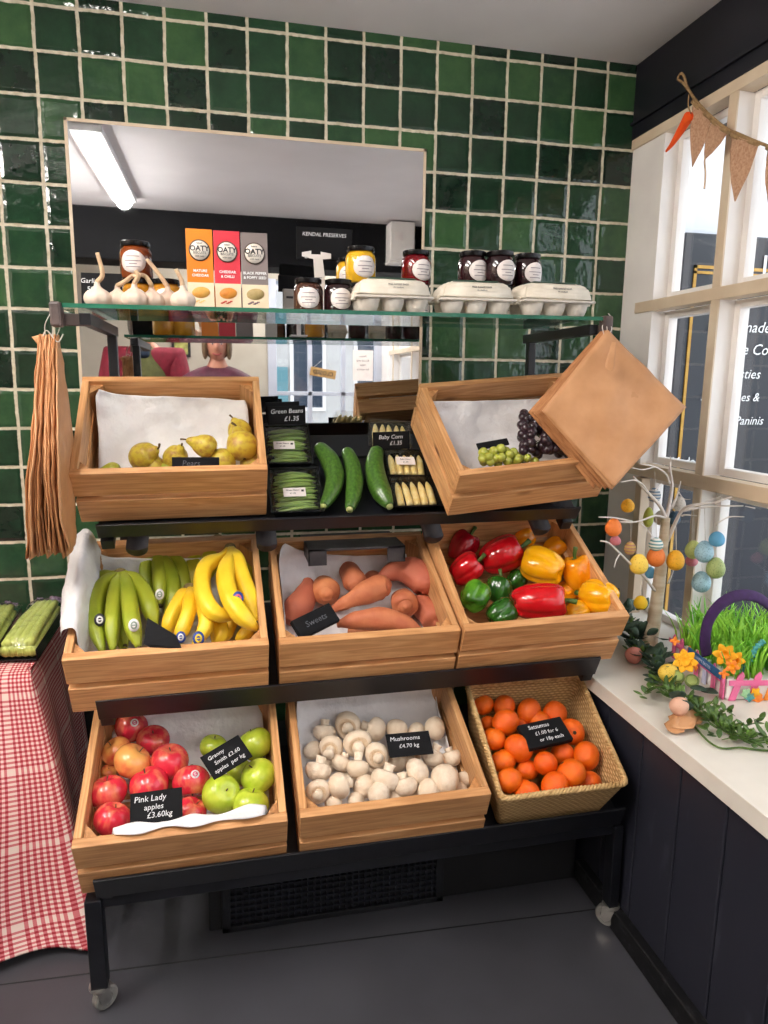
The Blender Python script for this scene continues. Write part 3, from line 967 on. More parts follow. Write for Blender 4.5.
liner_local('pear', 'crumpled white tissue paper lining the pear crate', [
    [(.03, .03, .02), (.15, .03, .018), (.27, .03, .018), (.37, .03, .02)],
    [(.03, .12, .03), (.15, .13, .02), (.27, .13, .02), (.372, .12, .03)],
    [(.03, .20, .07), (.15, .22, .035), (.27, .22, .035), (.372, .20, .06)],
    [(.03, .25, .13), (.12, .265, .085), (.27, .27, .08), (.372, .25, .095)],
    [(.04, .265, .150), (.10, .283, .118), (.27, .285, .108), (.365, .275, .105)]], 1)
liner_local('grape', 'white tissue paper lining the grape crate', [
    [(.03, .03, .02), (.15, .03, .018), (.27, .03, .018), (.37, .03, .02)],
    [(.03, .12, .03), (.15, .13, .02), (.27, .13, .02), (.372, .12, .03)],
    [(.025, .20, .05), (.15, .22, .03), (.27, .22, .03), (.372, .20, .05)],
    [(.025, .25, .09), (.15, .265, .075), (.27, .265, .07), (.372, .25, .08)],
    [(.03, .275, .12), (.15, .283, .10), (.27, .283, .09), (.365, .28, .09)]], 2)
liner_local('ban', 'white tissue paper spilling over the left side of the banana crate', [
    [(.37, .03, .02), (.37, .14, .02), (.37, .22, .03), (.37, .28, .07), (.37, .287, .11)],
    [(.20, .03, .018), (.20, .14, .018), (.20, .22, .02), (.20, .28, .06), (.20, .287, .11)],
    [(.05, .03, .02), (.05, .14, .02), (.05, .22, .03), (.05, .275, .07), (.05, .283, .13)],
    [(.030, .03, .09), (.030, .14, .11), (.030, .22, .12), (.030, .27, .13), (.034, .28, .16)],
    [(.022, .05, .168), (.018, .14, .180), (.016, .22, .190), (.016, .27, .200), (.022, .28, .205)],
    [(.000, .055, .170), (-.004, .14, .182), (-.006, .22, .192), (-.004, .27, .202), (.01, .283, .210)],
    [(-.012, .06, .145), (-.024, .14, .150), (-.028, .22, .160), (-.020, .27, .180), (.0, .283, .20)]], 3, .007)
liner_local('swp', 'white tissue paper lining the sweet potato crate', [
    [(.022, .03, .06), (.04, .03, .02), (.2, .03, .018), (.36, .03, .02), (.37, .03, .03)],
    [(.022, .16, .10), (.04, .14, .03), (.2, .14, .018), (.36, .14, .02), (.37, .14, .04)],
    [(.022, .24, .150), (.04, .22, .06), (.2, .22, .02), (.36, .22, .03), (.37, .22, .05)],
    [(.030, .27, .158), (.07, .27, .10), (.2, .28, .075), (.36, .275, .07), (.37, .27, .07)],
    [(.04, .28, .16), (.09, .283, .13), (.2, .287, .105), (.36, .287, .10), (.37, .287, .10)]], 4, .004)
liner_local('apple', 'white tissue paper under the apples, folded over the crate front', [
    [(.075, .012, .1565), (.12, .006, .160), (.17, .014, .159), (.22, .004, .164), (.27, .012, .160), (.32, .006, .166), (.355, .012, .160)],
    [(.07, .024, .150), (.12, .026, .158), (.17, .024, .152), (.22, .026, .162), (.27, .024, .156), (.32, .028, .170), (.36, .026, .158)],
    [(.05, .032, .06), (.15, .034, .06), (.25, .034, .06), (.33, .034, .06), (.375, .034, .06)],
    [(.03, .10, .018), (.15, .10, .016), (.25, .10, .016), (.33, .10, .016), (.375, .10, .02)],
    [(.03, .22, .02), (.15, .22, .018), (.25, .22, .018), (.33, .22, .018), (.375, .22, .03)],
    [(.03, .28, .07), (.15, .285, .09), (.25, .285, .10), (.33, .285, .10), (.37, .285, .09)],
    [(.06, .288, .09), (.15, .289, .12), (.25, .289, .135), (.33, .289, .135), (.36, .289, .13)]], 5, .003)
liner_local('mush', 'white tissue paper lining the back and left of the mushroom crate', [
    [(.022, .03, .05), (.04, .03, .02), (.2, .03, .018), (.36, .03, .02), (.375, .03, .05)],
    [(.020, .12, .10), (.04, .12, .03), (.2, .12, .018), (.36, .12, .02), (.376, .12, .06)],
    [(.020, .22, .135), (.04, .21, .05), (.2, .21, .02), (.36, .21, .03), (.376, .21, .07)],
    [(.024, .27, .155), (.06, .265, .10), (.2, .275, .07), (.36, .27, .07), (.374, .27, .09)],
    [(.03, .283, .158), (.09, .287, .135), (.2, .289, .135), (.34, .289, .135), (.37, .287, .13)]], 6, .004)

# ------------------------------------------------------------------ apples


def apple_bm(d1=.30, d2=.14, tall=.92, lean=.06, seed=0):
    bm = bmesh.new(); N = 22
    prof = []
    for i in range(N+1):
        ph = -PI/2 + PI*i/N
        r = math.cos(ph)*(1+.05*math.sin(ph)); z = tall*math.sin(ph)
        dip = d1 if ph > 0 else -d2
        z -= dip*math.exp(-(r/.33)**2)
        prof.append((max(r, 0) if 0 < i < N else 0, z))

    def fn(c):
        a = math.atan2(c.y, c.x)
        k = 1+.025*math.cos(a*5+seed)*(c.z < 0)*min(1, -c.z) + lean*math.cos(a+seed)*.5
        return Vector((c.x*k, c.y*k, c.z + lean*c.x*.3))
    lathe(bm, prof, 28, fn)
    return bm


def make_apple(mat, seed):
    t = thing('apple', '', 'apple', Matrix())
    finish('flesh', apple_bm(.22+.03*math.sin(seed), .15, .90+.05*math.cos(seed), .06, seed), mat, t)
    tubeo('stalk', [(0, 0, .55), (.03, .02, .72), (.09, .04, .90)], .035, M['stem'], t, 8, 6)
    latheo('blossom_end', [(0, -.76), (.12, -.80), (.09, -.86), (.04, -.80), (0, -.80)], M['stem'], t, 8)
    return t


AP = {'r': [make_apple(M['apple'], 1), make_apple(M['apple'], 3)], 'o': [make_apple(M['applero'], 2)], 'g': [make_apple(M['appleg'], 4), make_apple(M['appleg'], 6)]}
used = set()


def put(proto, M4, label, group=None):
    if proto.name in used: return dup(proto, M4, label, group)
    used.add(proto.name); proto.matrix_world = M4; proto['label'] = label
    if group: proto['group'] = group
    return proto


za = Z(3.2, 60, 690)
apples = [  # zx, zy, zr, h, kind, tilt direction, label
    (228, 118, 52, .075, 'r', (.3, .5, .8), 'red apple with white sticker, furthest back in the apple crate'),
    (297, 162, 52, .075, 'r', (.1, .1, 1), 'dark red apple showing its stalk hollow, back row of crate'),
    (182, 197, 48, .080, 'o', (-.5, .2, .8), 'orange-red apple against the left side of the crate'),
    (230, 227, 59, .112, 'o', (.6, .3, .6), 'yellow-orange blushed apple, the palest of the red ones'),
    (352, 230, 60, .100, 'r', (.1, .3, .9), 'bright red apple in the middle behind the sloping chalk ticket'),
    (155, 327, 60, .100, 'r', (-.1, .5, .8), 'large red apple at left edge above the front corner apple'),
    (284, 305, 62, .095, 'r', (-.2, .4, .8), 'bright red apple directly behind the front chalk ticket, its top showing'),
    (422, 292, 60, .098, 'r', (0, -.8, -.35), 'red apple with white sticker and its base end facing out'),
    (168, 415, 58, .100, 'r', (.3, .5, .8), 'red apple in the front left corner left of the chalk ticket'),
    (420, 390, 50, .085, 'r', (.5, .3, .7), 'red apple low at the front just right of chalk ticket'),
    (158, 262, 26, .055, 'o', (0, 0, 1), 'small sliver of orange apple between two red ones at left'),
    (283, 400, 52, .062, 'r', (.2, .2, .9), 'red apple hidden behind the front chalk ticket'),
    (490, 182, 44, .070, 'g', (.2, .4, .9), 'yellow-green apple partly behind the sloping chalk ticket'),
    (625, 173, 54, .092, 'g', (-.3, .6, .6), 'green apple furthest back on the right of the crate'),
    (635, 275, 58, .098, 'g', (-.45, .25, .85), 'green apple with its stalk showing, against the right side'),
    (514, 334, 61, .102, 'g', (.3, -.3, .6), 'large green apple at the front beside the red ones'),
    (608, 368, 60, .090, 'g', (.2, .5, .7), 'green apple in the front right corner of the crate'),
    (575, 262, 42, .055, 'g', (.2, .5, .7), 'green apple deep in shadow beneath the sloping ticket')]
for i, (x, y, rz, h, kd, ax, lb) in enumerate(apples):
    px, py = za(x, y); p = place('apple', px, py, h); r = pxr(p, CM['apple'], rz/3.2)
    pr_ = AP[kd][i % len(AP[kd])]
    X = CM['apple'] @ Matrix.Translation(p) @ orient(ax) @ Matrix.Rotation(i*1.7, 4, 'Z') @ Matrix.Scale(r, 4)
    o = put(pr_, X, lb, 'green apples in the crate' if kd == 'g' else 'red apples in the crate')


def sticker(owner_M, p, r, d, cols, size=.008, aspect=1.0, parent=None, word=None):
    """small round fruit sticker lying on the skin: returns child parts in world space baked to parent"""


def stick(parent, world_p, world_n, rad, c1, c2, asp=1.0):
    Xw = Matrix.Translation(world_p) @ orient(world_n)
    X = parent.matrix_world.inverted() @ Xw
    bm = bmesh.new(); lathe(bm, [(0, .0014), (rad*.5, .0013), (rad, .0006), (rad, -.0006), (0, -.0004)], 20, M4=X @ Matrix.Diagonal((1, asp, 1, 1)))
    o = finish('sticker', bm, c1, parent); o['label'] = 'printed fruit sticker'
    bm = bmesh.new(); lathe(bm, [(rad*.35, .0018), (rad*.62, .0017), (rad*.62, .0013)], 20, M4=X @ Matrix.Diagonal((1, asp, 1, 1)))
    box(bm, (-rad*.5, -rad*.1, .0014), (rad*.5, rad*.1, .0018), 0, X)
    finish('sticker_print', bm, c2, o)


M['stw'] = pm('white_sticker', '#e8e4e4'); M['stb'] = pm('blue_sticker', '#1c3c8c'); M['stpk'] = pm('pink_print', '#d05070')
M['sty'] = pm('yellow_print', '#e8c830'); M['stgr'] = pm('grey_print', '#8a9a8c')


def cam_facing(pw): return (CAM-pw).normalized()


bpy.context.view_layer.update()
for o in [o for o in list(COL.objects) if o.get('label') in (apples[0][-1], apples[7][-1])]:
    c = o.matrix_world.translation; r = o.matrix_world.to_scale()[0]
    n = (cam_facing(c) + Vector((.25, 0, .32))).normalized() if o['label'] == apples[0][-1] else (cam_facing(c)+Vector((.25, 0, .55))).normalized()
    stick(o, c+n*r*.97, n, .009, M['stw'], M['stpk'])

# ------------------------------------------------------------------ satsumas in a wicker basket
zs = Z(4.04, 450, 660)
BT = TF[2]
# basket frame: rim plane fitted to the photo on the bottom tier
BM = crate_matrix(.905, -.842, .296, 0, 22.5, .4)


def bloc(px, py, h): return loc(BM, px, py, h)


HB = .125
rim = [bloc(*zs(205, 570), HB), bloc(*zs(722, 505), HB), bloc(*zs(525, 62), HB), bloc(*zs(60, 98), HB)]
basket = thing('wicker_basket', 'woven seagrass basket of orange citrus fruit on bottom tier', 'basket', BM)
cen = sum(rim, Vector())/4
bot = [Vector((cen.x+(p.x-cen.x)*.86, cen.y+(p.y-cen.y)*.86, .0)) for p in rim]


def rounded(corners, rr=.018, n=6):
    out = []
    for i in range(4):
        a, b, c = corners[i-1], corners[i], corners[(i+1) % 4]
        d1 = (a-b).normalized(); d2 = (c-b).normalized()
        for k in range(n+1):
            t = k/n
            out.append((b+d1*rr)*(1-t)**2 + b*2*t*(1-t) + (b+d2*rr)*t*t)
    return out


def resample(P, n):
    Q = P+[P[0]]; L = [0]
    for i in range(1, len(Q)): L.append(L[-1]+(Q[i]-Q[i-1]).length)
    out = []
    for k in range(n):
        s = L[-1]*k/n; i = max(j for j in range(len(L)) if L[j] <= s+1e-9); i = min(i, len(Q)-2)
        out.append(Q[i].lerp(Q[i+1], (s-L[i])/(L[i+1]-L[i])))
    return out


NB = 96
ro = resample(rounded(rim), NB); rb = resample(rounded(bot), NB)


def wall(name, inset):
    bm = bmesh.new(); L = bm.loops.layers.uv.verify(); V = []
    c = cen
    per = [0]
    for i in range(NB): per.append(per[-1]+(ro[(i+1) % NB]-ro[i]).length)
    rows = 26
    for j in range(rows+1):
        t = j/rows; row = []
        for i in range(NB):
            p = rb[i].lerp(ro[i], t)
            d = Vector((p.x-c.x, p.y-c.y, 0)).normalized()
            w = 0
            row.append(bm.verts.new(p + d*(w-inset)))
        V.append(row)
    for j in range(rows):
        for i in range(NB):
            k = (i+1) % NB
            f = bm.faces.new((V[j][i], V[j][k], V[j+1][k], V[j+1][i]))
            for lp, (a, b) in zip(f.loops, ((i, j), (i+1, j), (i+1, j+1), (i, j+1))): lp[L].uv = (per[a], b/rows*HB)
    if inset < .004:
        f = bm.faces.new(V[0])
    else: f = bm.faces.new(V[0])
    return finish(name, bm, M['wicker'], basket)


wall('outer_weave', 0); wall('inner_weave', .008)
for s in (0, 1, 2):
    bm = bmesh.new(); pts = []
    n = NB*3
    rr = resample(rounded(rim), n)
    for i in range(n+1):
        p = rr[i % n]; a = i/n*2*PI*46 + s*2*PI/3
        d = Vector((p.x-cen.x, p.y-cen.y, 0)).normalized()
        pts.append(p + d*(-.004+.0042*math.cos(a)) + Vector((0, 0, .001+.0042*math.sin(a))))
    tube(bm, pts, .0036, 6, closed_ends=False)
    finish('braided_rim', bm, M['wicker'] if False else pm('twisted_seagrass', '#b08a54', '#dcb882', 60, .75, .6, 200), basket)


def make_sats(seed, calyx=True):
    t = thing('satsuma', '', 'orange fruit', Matrix())
    bm = bmesh.new()

    def fn(c):
        a = math.atan2(c.y, c.x)
        rr = (c.x**2+c.y**2)**.5
        z = c.z*.9 - (.06*math.exp(-(rr/.2)**2) if c.z > 0 else -.04*math.exp(-(rr/.25)**2))
        k = 1+.012*math.cos(5*a+seed)+.02*math.cos(2*a+seed)
        return Vector((c.x*k, c.y*k, z))
    ell(bm, (0, 0, 0), 1, 26, 18, fn); finish('peel', bm, M['sats'], t)
    if calyx:
        bm = bmesh.new()
        lathe(bm, [(0, .90), (.07, .90), (.10, .86), (.24 if seed == 2 else .14, .845), (0, .84)], 10,
              lambda c: Vector((c.x*(1+.3*math.cos(5*math.atan2(c.y, c.x))), c.y*(1+.3*math.cos(5*math.atan2(c.y, c.x))), c.z)))
        finish('calyx', bm, M['calyx'], t)
    return t


ST = [make_sats(1), make_sats(4)]; STC = make_sats(2)
sats = [(135, 182, 42, .075, 'u'), (220, 187, 47, .080, 'u'), (320, 207, 52, .080, 'u'), (425, 216, 50, .080, 'u'),
        (225, 252, 55, .098, 'u'), (152, 255, 32, .060, 'u'), (176, 320, 50, .085, 'u'), (362, 255, 48, .070, 'u'), (492, 290, 52, .090, 'c'),
        (277, 357, 60, .100, 'u'), (215, 408, 50, .080, 'k'), (551, 386, 58, .088, 'u'), (455, 378, 46, .078, 'u'),
        (386, 418, 49, .100, 'u'), (312, 445, 44, .066, 'u'), (240, 486, 54, .100, 'k'), (310, 535, 54, .085, 'u'), (490, 458, 61, .100, 'u'),
        (424, 512, 60, .096, 'u'), (565, 492, 46, .072, 'u'), (285, 262, 30, .06, 'u'), (350, 330, 50, .055, 'u'), (520, 470, 40, .045, 'u')]


def row_labels(items, base, where, nrows, key=lambda it: (it[0], it[1]), back='back'):
    """unique wording from rows (front to back) and order from the left"""
    idx = sorted(range(len(items)), key=lambda i: key(items[i])[1])
    n = len(items); per = math.ceil(n/nrows); out = [None]*n
    names = {1: ['row'], 2: ['back row', 'front row'], 3: ['back row', 'middle row', 'front row'], 4: ['back row', 'second row from the back', 'second row from the front', 'front row'],
             5: ['back row', 'fourth row', 'third row', 'second row', 'front row']}[nrows]
    for r in range(nrows):
        seg = sorted(idx[r*per:(r+1)*per], key=lambda i: key(items[i])[0])
        for k, i in enumerate(seg):
            if k == 0: w = 'leftmost'
            elif k == len(seg)-1: w = 'rightmost'
            else: w = ORD[k]+' from left'
            b = base(items[i]) if callable(base) else base
            out[i] = '%s, %s in the %s of %s' % (b, w, names[r], where)
    return out


sl = row_labels(sats, lambda it: {'u': 'orange satsuma', 'c': 'satsuma with dark calyx', 'k': 'satsuma with stalk scar'}[it[4]], 'the wicker basket', 4)
for i, ((x, y, rz, h, kd), lb) in enumerate(zip(sats, sl)):
    p = bloc(*zs(x, y), h); r = pxr(p, BM, rz/4.04)
    ax = Vector((rnd(-.6, .6), rnd(.2, 1), rnd(-.3, .6)))
    if kd == 'c':
        ax = BM.to_3x3().inverted() @ (cam_facing(BM @ p)+Vector((.25, 0, -.1)))
    if kd == 'k': ax = Vector((-.3, .75, .6)) if i == 10 else Vector((-.2, .95, .35))
    X = BM @ Matrix.Translation(p) @ orient(ax) @ Matrix.Scale(r, 4)
    put(STC if kd == 'c' else ST[i % 2], X, lb, 'satsumas in the wicker basket')

# ------------------------------------------------------------------ mushrooms


def make_mush(stalk=.85, seed=0, closed=False):
    t = thing('mushroom', '', 'mushroom', Matrix())
    prof = [(0, .80), (.25, .78), (.5, .70), (.74, .54), (.92, .30), (1.0, .02), (.98, -.22), (.88, -.42), (.72, -.54), (.56, -.56), (.46, -.50), (.40, -.40), (0, -.30)]

    def fn(c):
        a = math.atan2(c.y, c.x); k = 1+.045*math.cos(2*a+seed)+.03*math.cos(3*a-seed)
        return Vector((c.x*k, c.y*k, c.z+.04*c.x))
    latheo('cap', prof, M['mush'], t, 24, fn)
    latheo('veil', [(.66, -.562), (.56, -.572), (.47, -.52), (.36, -.45), (.3, -.4)], M['gill'], t, 24, fn)
    bm = bmesh.new()
    tube(bm, [(0, 0, -.25), (.03*seed, 0, -.5-.3*stalk), (.08, .03, -.60-.7*stalk)], lambda q: .40-.06*math.sin(q*PI)+.03*q, 16, 8)
    finish('stalk', bm, M['mushs'], t)
    return t


MU = [make_mush(.75, 1), make_mush(.45, 2), make_mush(.95, 0)]
zm = Z(3.49, 280, 680)
# x,y,r,h, direction of the cap top in the picture ('f' underside at viewer, 'c' cap at viewer, or angle of the stalk in degrees)
mush = [(155, 183, 38, .072, 90), (237, 157, 46, .078, 'f'), (335, 172, 40, .080, 160), (408, 172, 36, .072, 'c'), (541, 168, 38, .080, 'c'),
        (180, 236, 43, .085, 'f'), (270, 220, 48, .098, 'f'), (338, 262, 43, .100, 'f'), (115, 245, 32, .065, 'c'), (133, 318, 44, .098, 80),
        (215, 290, 36, .078, 60), (270, 308, 40, .095, 85), (133, 388, 42, .098, 'f'), (207, 370, 46, .104, 15), (296, 372, 40, .085, 'c'),
        (367, 348, 48, .108, 75), (346, 398, 40, .104, 'c'), (402, 408, 26, .080, 'c'), (437, 372, 42, .095, 110), (480, 318, 43, .104, 215),
        (266, 422, 30, .082, 'c'), (186, 432, 30, .078, 'c'), (520, 388, 42, .090, 'c'), (577, 345, 51, .100, 'c'), (532, 268, 40, .090, 70),
        (598, 272, 37, .080, 105), (648, 345, 32, .078, 75), (625, 385, 30, .07, 'c'), (478, 182, 32, .065, 'c'), (410, 285, 36, .060, 'c'),
        (430, 225, 36, .062, 'c'), (330, 320, 36, .055, 'c'), (460, 260, 34, .060, 'f'), (240, 345, 30, .05, 'c'), (175, 290, 30, .05, 'c'), (560, 300, 34, .05, 'c'), (470, 392, 34, .062, 'c')]


def mbase(it):
    k = it[4]
    if k == 'f': return 'mushroom with underside showing'
    if k == 'c': return 'mushroom with round cap showing'
    return 'mushroom with stalk pointing %s' % ('up' if 50 < k < 130 else 'left' if k > 130 else 'right')


ml = row_labels(mush, mbase, 'the crate', 5)
ICM = CM['mush'].to_3x3().inverted()
for i, ((x, y, rz, h, kd), lb) in enumerate(zip(mush, ml)):
    p = place('mush', *zm(x, y), h); r = pxr(p, CM['mush'], rz/3.49)*1.02
    pw = CM['mush'] @ p; c = cam_facing(pw)
    if kd == 'f': ax = -c + CU*.35 + CR*rnd(-.3, .3)
    elif kd == 'c': ax = c + CU*rnd(.1, .6) + CR*rnd(-.5, .5)
    else: ax = -(CR*math.cos(R(kd))+CU*math.sin(R(kd))) + c*.45
    X = CM['mush'] @ Matrix.Translation(p) @ orient(ICM @ ax) @ Matrix.Rotation(i*2.1, 4, 'Z') @ Matrix.Scale(r, 4)
    put(MU[i % 3], X, lb, 'white mushrooms in the crate')

# ------------------------------------------------------------------ peppers


def make_pepper(mat, seed, lobes=4, longer=1.25):
    t = thing('bell_pepper', '', 'pepper', Matrix())
    N = 26; prof = []
    for i in range(N+1):
        ph = -PI/2+PI*i/N
        c = math.copysign(abs(math.cos(ph))**.72, 1); s = math.copysign(abs(math.sin(ph))**.86, math.sin(ph))
        r = c*(.80+.20*(s+1)/2); z = s*longer
        if s > 0: z -= .34*math.exp(-(r/.36)**2)
        else: z += .22*math.exp(-(r/.34)**2)
        prof.append((r if 0 < i < N else 0, z))

    def fn(c):
        a = math.atan2(c.y, c.x)
        g = abs(math.cos(lobes*a/2+seed))**.55
        am = .17+.10*max(0, -c.z/longer)
        k = 1-am+am*g*1.15 + .05*math.cos(a+seed)
        return Vector((c.x*k, c.y*k, c.z*(1+.06*math.cos(a*2+seed))+.05*c.x))
    latheo('body', prof, mat, t, 48, fn)
    bm = bmesh.new()
    lathe(bm, [(0, .84*longer), (.1, .82*longer), (.26, .78*longer), (.34, .84*longer-.06), (.26, .74*longer-.02), (0, .72*longer)], 14,
          lambda c: Vector((c.x*(1+.18*math.cos(5*math.atan2(c.y, c.x))), c.y*(1+.18*math.cos(5*math.atan2(c.y, c.x))), c.z)))
    tube(bm, [(0, 0, .78*longer), (.02, .02, longer+.05), (.14, .06, longer+.42)], lambda q: .10+.04*q*q, 10, 8)
    finish('stalk', bm, M['pstem'], t)
    return t


zp = Z(3.657, 430, 510)
PP = {}
pep = [  # x,y,size across z, h, mat, stalk direction (image angle, toward viewer amount), len
    (262, 165, 76, .100, 'pr', 22, .0, 1.10, 'large glossy red pepper lying at the back, stalk to the right'),
    (132, 217, 60, .085, 'pr', 35, .1, 1.05, 'red pepper against the left side of the crate'),
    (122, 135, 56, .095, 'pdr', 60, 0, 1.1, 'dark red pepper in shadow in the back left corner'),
    (398, 333, 76, .122, 'pr', 2, .1, 1.35, 'large crimson pepper lying sideways at the front'),
    (165, 315, 62, .100, 'pg', 60, -1.2, 1.0, 'bright green pepper with its lobed base facing out'),
    (262, 377, 60, .085, 'pgd', 40, -.4, 1.0, 'dark green pepper low at the front left of the crimson one'),
    (250, 292, 54, .070, 'pgd', 80, -.2, 1.0, 'dark green pepper in the middle behind two others'),
    (315, 257, 40, .055, 'pgd', 50, 0, 1.0, 'small dark green pepper tucked under the red one'),
    (412, 207, 74, .115, 'py', 160, -.5, 1.1, 'large yellow pepper in the middle of the back row'),
    (540, 235, 64, .100, 'po', 100, .1, 1.15, 'orange-yellow pepper with its green stalk standing up'),
    (618, 322, 72, .112, 'py', 170, -.9, 1.05, 'yellow pepper with deep lobes in the front right corner'),
    (535, 372, 44, .085, 'py', 20, -.2, 1.0, 'yellow pepper low at the front beside the crimson one'),
    (456, 138, 42, .085, 'po', 30, 0, 1.0, 'orange pepper at the back near the right side'),
    (345, 103, 40, .095, 'po', 20, 0, 1.0, 'small orange pepper behind the large red one'),
    (500, 300, 44, .055, 'po', 20, 0, 1.0, 'orange pepper deep between the yellow ones')]
ICP = CM['pep'].to_3x3().inverted()
for i, (x, y, rz, h, mt, ang, tow, ln, lb) in enumerate(pep):
    pr_ = make_pepper(M[mt], i*1.3, 4 if i % 3 else 3, ln)
    p = place('pep', *zp(x, y), h); r = pxr(p, CM['pep'], rz/3.657)
    c = cam_facing(CM['pep'] @ p)
    ax = CR*math.cos(R(ang))+CU*math.sin(R(ang))+c*tow
    X = CM['pep'] @ Matrix.Translation(p) @ orient(ICP @ ax) @ Matrix.Rotation(i*.9, 4, 'Z') @ Matrix.Scale(r, 4)
    pr_.matrix_world = X; pr_['label'] = lb; pr_['group'] = 'peppers in the crate'

# ------------------------------------------------------------------ sweet potatoes
zw = Z(3.657, 260, 530)
sp_ = [([(288, 343, .095), (360, 330, .105), (440, 325, .11), (520, 345, .10), (585, 372, .09)], [14, 34, 44, 40, 16], 'long pinkish sweet potato lying across the front of the crate'),
       ([(268, 290, .085), (320, 262, .10), (390, 228, .11), (440, 210, .105), (462, 225, .10)], [14, 26, 44, 48, 30], 'sweet potato tapering to the left in the middle'),
       ([(432, 182, .08), (490, 150, .09), (560, 155, .10), (605, 195, .10), (618, 220, .09)], [14, 38, 56, 54, 30], 'large pinkish sweet potato at the back right'),
       ([(310, 132, .04), (325, 150, .06), (345, 185, .09), (350, 205, .095)], [24, 38, 44, 26], 'sweet potato pointing away at the back centre'),
       ([(225, 195, .03), (235, 212, .06), (243, 226, .09), (243, 235, .10)], [26, 46, 52, 28], 'round-ended sweet potato at the back left'),
       ([(515, 245, .03), (522, 260, .06), (530, 272, .095), (532, 280, .10)], [28, 46, 50, 26], 'round-ended sweet potato facing out, right of centre'),
       ([(560, 255, .05), (600, 285, .06), (635, 320, .06), (650, 345, .055)], [20, 46, 50, 24], 'sweet potato against the right side of the crate'),
       ([(175, 190, .08), (165, 240, .075), (135, 290, .07), (105, 330, .06)], [20, 44, 52, 30], 'sweet potato along the left side under the tissue'),
       ([(400, 165, .04), (415, 180, .05), (450, 200, .05)], [20, 32, 24], 'small sweet potato glimpsed behind the middle ones'),
       ([(330, 375, .03), (400, 380, .035), (470, 380, .03)], [20, 34, 20], 'sweet potato beneath the long front one')]
for i, (pts, rz, lb) in enumerate(sp_):
    P = [place('swp', *zw(a, b), h) for a, b, h in pts]
    rr = [pxr(P[k], CM['swp'], rz[k]/3.657) for k in range(len(P))]
    c0 = sum(P, Vector())/len(P); P = [p-c0 for p in P]
    P = [P[0]+(P[0]-P[1]).normalized()*rr[0]*.45] + P + [P[-1]+(P[-1]-P[-2]).normalized()*rr[-1]*.45]
    rr = [rr[0]*.35]+rr+[rr[-1]*.35]

    def rad(t, rr=rr):
        q = t*(len(rr)-1); k = min(int(q), len(rr)-2); s = q-k; s = s*s*(3-2*s)
        return rr[k]*(1-s)+rr[k+1]*s
    o = tubeo('sweet_potato', P, rad, M['sweet'], None, 22, 30, lambda t, a, i=i: 1+.05*noise.noise(Vector((math.cos(a)*1.4, math.sin(a)*1.4, t*5+i*7)))*2)
    tag(o, lb, 'sweet potato', 'sweet potatoes in the crate', CM['swp'] @ Matrix.Translation(c0))

# ------------------------------------------------------------------ bananas
zb = Z(3.34, 50, 530)


def banana_hand(label, crown, crown_h, paths, mat, rz=25, stickers=()):
    c0 = place('ban', *zb(*crown), crown_h)
    Mx = CM['ban'] @ Matrix.Translation(c0)
    t = thing('banana_bunch', label, 'bananas', Mx)
    for j, pts in enumerate(paths):
        P = [place('ban', *zb(a, b), h)-c0 for a, b, h in pts]
        r = pxr(P[len(P)//2]+c0, CM['ban'], rz/3.34)*rnd(.94, 1.04)

        def rad(q, r=r):
            if q < .16: return r*(.36+.1*q/.16)
            if q < .36: s = (q-.16)/.2; s = s*s*(3-2*s); return r*(.46+.54*s)
            if q < .74: return r
            s = (q-.74)/.26
            return r*(1-.70*s**1.8)
        b = tubeo('banana', [Vector((0, 0, 0))]+P, rad, mat, t, 20, 36,
                  lambda tt, a: 1.05-.13*abs(math.cos(2.5*a))**1.5)
        e = P[-1]; d = (P[-1]-P[-2]).normalized()
        tubeo('banana_tip', [e-d*.001, e+d*.005], r*.30, M['bananatip'], b, 10)
    bm = bmesh.new(); ell(bm, (0, 0, 0), (.014, .010, .012), 12, 8, lambda c: c*(1+.15*noise.noise(c*3)))
    finish('crown', bm, M['crown'], t)
    bpy.context.view_layer.update()
    for (sx, sy, sh, sr, c1, c2) in stickers:
        pw = CM['ban'] @ place('ban', *zb(sx, sy), sh)
        stick(t, pw, cam_facing(pw), sr, c1, c2, 1.25)
    return t


banana_hand('green banana bunch with stickers at the front left', (235, 142), .115, [
    [(205, 152, .105), (150, 178, .10), (112, 240, .085), (108, 330, .055)],
    [(212, 158, .115), (165, 205, .115), (150, 300, .115), (175, 408, .10)],
    [(228, 165, .12), (214, 225, .125), (207, 310, .12), (210, 405, .095)],
    [(250, 160, .12), (262, 225, .13), (274, 310, .13), (296, 392, .11)],
    [(266, 155, .115), (310, 200, .115), (335, 260, .11), (352, 325, .085)],
    [(246, 190, .09), (245, 300, .07), (250, 385, .055)],
    [(222, 190, .08), (232, 320, .055), (248, 400, .05)]], M['bananag'], 28,
    [(166, 300, .136, .011, M['ink'], M['stw']), (280, 318, .151, .011, M['stw'], M['stgr'])])
banana_hand('green banana bunch with round sticker, behind the front one', (350, 82), .10, [
    [(325, 92, .09), (280, 118, .08), (245, 160, .06)],
    [(338, 95, .095), (322, 135, .09), (330, 210, .07)],
    [(360, 98, .10), (366, 160, .105), (368, 250, .085)],
    [(375, 96, .10), (405, 150, .10), (412, 220, .09), (388, 300, .065)],
    [(385, 90, .095), (432, 115, .095), (446, 175, .08), (440, 240, .06)],
    [(310, 85, .08), (250, 95, .07), (205, 130, .06)]], M['bananag'], 26, [(366, 215, .124, .010, M['stw'], M['stgr'])])
